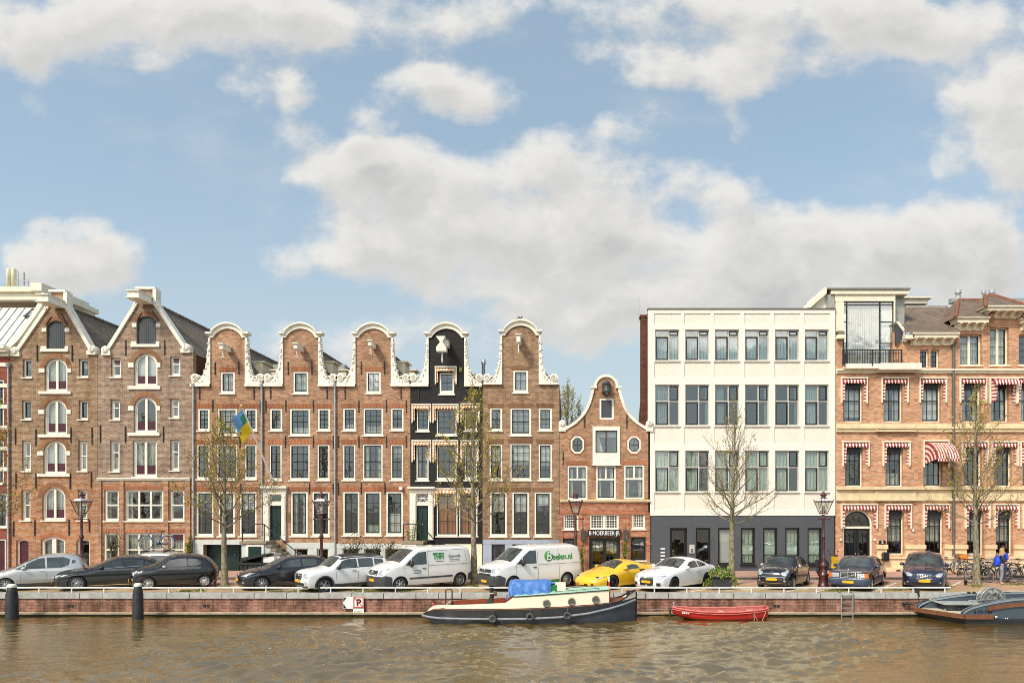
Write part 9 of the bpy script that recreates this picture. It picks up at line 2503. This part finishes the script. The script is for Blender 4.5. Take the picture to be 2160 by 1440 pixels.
def person(label, px, py, h, rz, jacket, trousers, shoes, arms, hair, lean=0.0, stride=.1, w=1.0, extra=None, head_tilt=0.0):
 x, y = ground_pt(px, py); r = empty('person', (x, y, 0), rz, label, 'person', None)
 s = h/1.75; q = lambda *n: (n[0]*s*w if abs(n[0]) < 9 else n[0], n[1]*s, n[2]*s, n[3]*s, (n[4] if len(n) > 4 else n[3])*s)
 hp, kn, an, sh, nk = .93, .50, .09, 1.43, 1.50
 fl, fr = (.09, -stride*.6, an), (-.09, stride, an)
 kl, kr = (.1, -stride*.45-.03, kn), (-.1, stride*.4-.04, kn)
 N = [q(0, 0, hp+.02, .14, .11), q(0, -.01-lean*.3, 1.12, .13, .10), q(0, -.02-lean*.7, 1.30, .15, .11), q(0, -.0-lean, sh, .12, .09), q(0, -.01-lean, nk+.02, .055), q(0, -.03-lean-head_tilt*.3, nk+.10, .07, .08), q(0, -.03-lean-head_tilt*.5, nk+.19, .082, .10), q(0, -.02-lean-head_tilt*.6, nk+.255, .05, .06)]
 E = [(0, 1), (1, 2), (2, 3), (3, 4), (4, 5), (5, 6), (6, 7)]
 for k, (kk, ff) in ((1, (kl, fl)), (-1, (kr, fr))):
  b = len(N); N += [q(k*.095, 0, hp-.1, .09, .095), q(*kk, .062), q(*ff, .042), q(ff[0], ff[1]-.13, .035, .035, .03)]
  E += [(0, b), (b, b+1), (b+1, b+2), (b+2, b+3)]
 hands = []
 for k, a in zip((1, -1), arms):
  b = len(N); N += [q(k*.17, -.0-lean, sh-.02, .058), q(*a[0], .045), q(*a[1], .03), q(*a[2], .032, .02)]
  E += [(3, b), (b, b+1), (b+1, b+2), (b+2, b+3)]; hands.append((Vector(q(*a[1], 0)[:3]), Vector(q(*a[2], 0)[:3])))
 for wr, hd in hands:           # four fingers and a thumb, curled
  d = (hd-wr).normalized(); sd_ = d.orthogonal().normalized(); up = d.cross(sd_)
  for j, ln in enumerate((.055, .065, .06, .048)):
   b = len(N); o = hd+sd_*(j-1.5)*.017*s
   N += [(*o, .009*s, .009*s), (*(o+d*ln*s), .008*s, .008*s), (*(o+d*ln*1.25*s+up*.03*s), .007*s, .007*s)]; hi = N.index(next(n for n in N if (Vector(n[:3])-hd).length < 1e-6)); E += [(hi, b), (b, b+1), (b+1, b+2)]
  b = len(N); o = wr.lerp(hd, .5)+sd_*.03*s; N += [(*o, .011*s, .011*s), (*(o+d*.05*s+sd_*.02*s), .009*s, .009*s)]; wi = N.index(next(n for n in N if (Vector(n[:3])-wr).length < 1e-6)); E += [(wi, b), (b, b+1)]
 skinned('body', N, E, SKIN, r)
 # face: nose, brow line, ears
 hz = (nk+.185)*s; hy = (-.03-lean-head_tilt*.5)*s
 MB().ball((0, hy-.1*s, hz-.02*s), .012*s, .02*s, .022*s, 8, 6).ball((-.082*s, hy, hz-.01*s), .012*s, .022*s, .032*s, 8, 6).ball((.082*s, hy, hz-.01*s), .012*s, .022*s, .032*s, 8, 6).build('face_features', SKIN, r, local=True)
 MB().ball((-.03*s, hy-.088*s, hz+.012*s), .012*s, .01*s, .008*s, 6, 5).ball((.03*s, hy-.088*s, hz+.012*s), .012*s, .01*s, .008*s, 6, 5).build('eyes', plain('eye_dark', (.03, .025, .02), .3), r, local=True)
 MB().ball((0, hy-.09*s, hz-.06*s), .025*s, .01*s, .007*s, 8, 5).build('mouth', plain('lip', (.42, .14, .12), .5), r, local=True)
 g = .018
 J = [(n[0], n[1], n[2], n[3]+g, n[4]+g) for n in N[:4]]; J[0] = (J[0][0], J[0][1], J[0][2]-.09*s, J[0][3]+.01, J[0][4]+.015)
 JE = [(0, 1), (1, 2), (2, 3)]
 for k in (16, 20):
  b = len(J); J += [(N[k][0], N[k][1], N[k][2], N[k][3]+g, N[k][4]+g), (N[k+1][0], N[k+1][1], N[k+1][2], N[k+1][3]+g, N[k+1][4]+g), (*Vector(N[k+1][:3]).lerp(Vector(N[k+2][:3]), .93), N[k+2][3]+g*.8, N[k+2][4]+g*.8)]
  JE += [(3, b), (b, b+1), (b+1, b+2)]
 skinned('jacket', J, JE, jacket, r)
 T = [(N[0][0], N[0][1], N[0][2]+.1*s, N[0][3]+.006, N[0][4]+.006)]; TE = []
 for k in (8, 12):
  b = len(T); T += [(*N[k][:3], N[k][3]+.012, N[k][4]+.012), (*N[k+1][:3], N[k+1][3]+.016, N[k+1][4]+.016), (*Vector(N[k+1][:3]).lerp(Vector(N[k+2][:3]), .92), N[k+2][3]+.022, N[k+2][4]+.022)]
  TE += [(0, b), (b, b+1), (b+1, b+2)]
 skinned('trousers', T, TE, trousers, r)
 for k in (10, 14):
  a, b = Vector(N[k][:3]), Vector(N[k+1][:3])
  skinned('shoe', [(*a, .05*s, .05*s), (a.x, (a.y+b.y)/2, .05*s, .048*s, .045*s), (*b, .045*s, .035*s)], [(0, 1), (1, 2)], shoes, r)
 hz += .015*s
 if hair == 'long':
  HB = bpy.data.materials.new('blond_hair'); t = NT(HB); p = t.obj(); t.out(t.principled(t.mix(t.noise(t.scale(p, (40, 40, 4)), 1, 3), (.30, .17, .06), (.62, .42, .18)), .5))
  m = MB(); n = 14
  prof = [(.03, .128), (.075, .105), (.1, .05), (.105, -.03), (.11, -.12), (.125, -.2), (.13, -.3), (.11, -.38), (.07, -.43)]
  rows = []
  for i, (rr, dz) in enumerate(prof):
   row = []
   for k in range(n+1):
    a = R(-45)+R(270)*k/n+0.0
    row.append((rr*s*math.cos(a)*1.0, hy+.02*s+rr*s*math.sin(a)*(1.05)+(.03*s if i > 4 else 0), hz+dz*s+.012*math.sin(k*3+i)))
   rows.append(row)
  m.loft(rows, 0); m.ball((0, hy+.015*s, hz+.03*s), .098*s, .112*s, .105*s, 14, 8); m.build('hair', HB, r, local=True)
 else:
  HD = plain('brown_hair', (.06, .035, .02), .6, var=.3, scale=30)
  m = MB().ball((0, hy+.02*s, hz+.04*s), .094*s, .11*s, .095*s, 14, 8).ball((0, hy+.05*s, hz-.02*s), .085*s, .075*s, .09*s, 12, 7); m.build('hair', HD, r, local=True)
 return r
NAVYJ = plain('navy_jacket', (.028, .034, .055), .8, var=.25, scale=8); GREYJ = plain('grey_jeans', (.24, .26, .27), .85, var=.18, scale=8); BLUEJ = plain('bright_blue_jacket', (.02, .06, .55), .6, var=.2, scale=6); DENIM = plain('denim', (.06, .10, .24), .85, var=.2, scale=8); PINKS = plain('pale_pink_shoe', (.6, .32, .26), .6); DKSHOE = plain('dark_shoe', (.025, .022, .022), .5)
w = person('woman with long blond hair in navy jacket and grey trousers beside the bicycles', 2112, 1231.5, 1.72, R(68), NAVYJ, GREYJ, PINKS,
  (((.24, -.02, 1.2), (.16, -.24, 1.16), (.10, -.33, 1.2)), ((-.25, -.06, 1.18), (-.16, -.26, 1.2), (-.08, -.34, 1.26))), 'long', .02, .05, 1.0)
mn = person('man in bright blue jacket and jeans standing close to the blond woman', 2121, 1229.5, 1.8, R(-75), BLUEJ, DENIM, DKSHOE,
   (((.26, -.05, 1.17), (.17, -.28, 1.3), (.10, -.34, 1.38)), ((-.25, -.08, 1.17), (-.16, -.3, 1.34), (-.06, -.34, 1.43))), 'short', .03, .13, 1.05)
mn.location.y += .15
bx_, by_ = ground_pt(2112, 1231.5)
m = MB().ball((bx_-.2, by_+.0, 1.12), .15, .2, .27, 12, 9).ball((bx_-.27, by_-.02, 1.0), .09, .14, .14, 10, 7)
for yy in (-.1, .1): m.tube([(bx_-.16, by_+yy, 1.38), (bx_-.05, by_+yy, 1.44), (bx_+.08, by_+yy*.9, 1.4)], .02, 5)
tag(m.build('backpack', plain('backpack_blue', (.015, .07, .62), .6, var=.2)), 'bright blue backpack on the back of the blond woman', 'backpack')
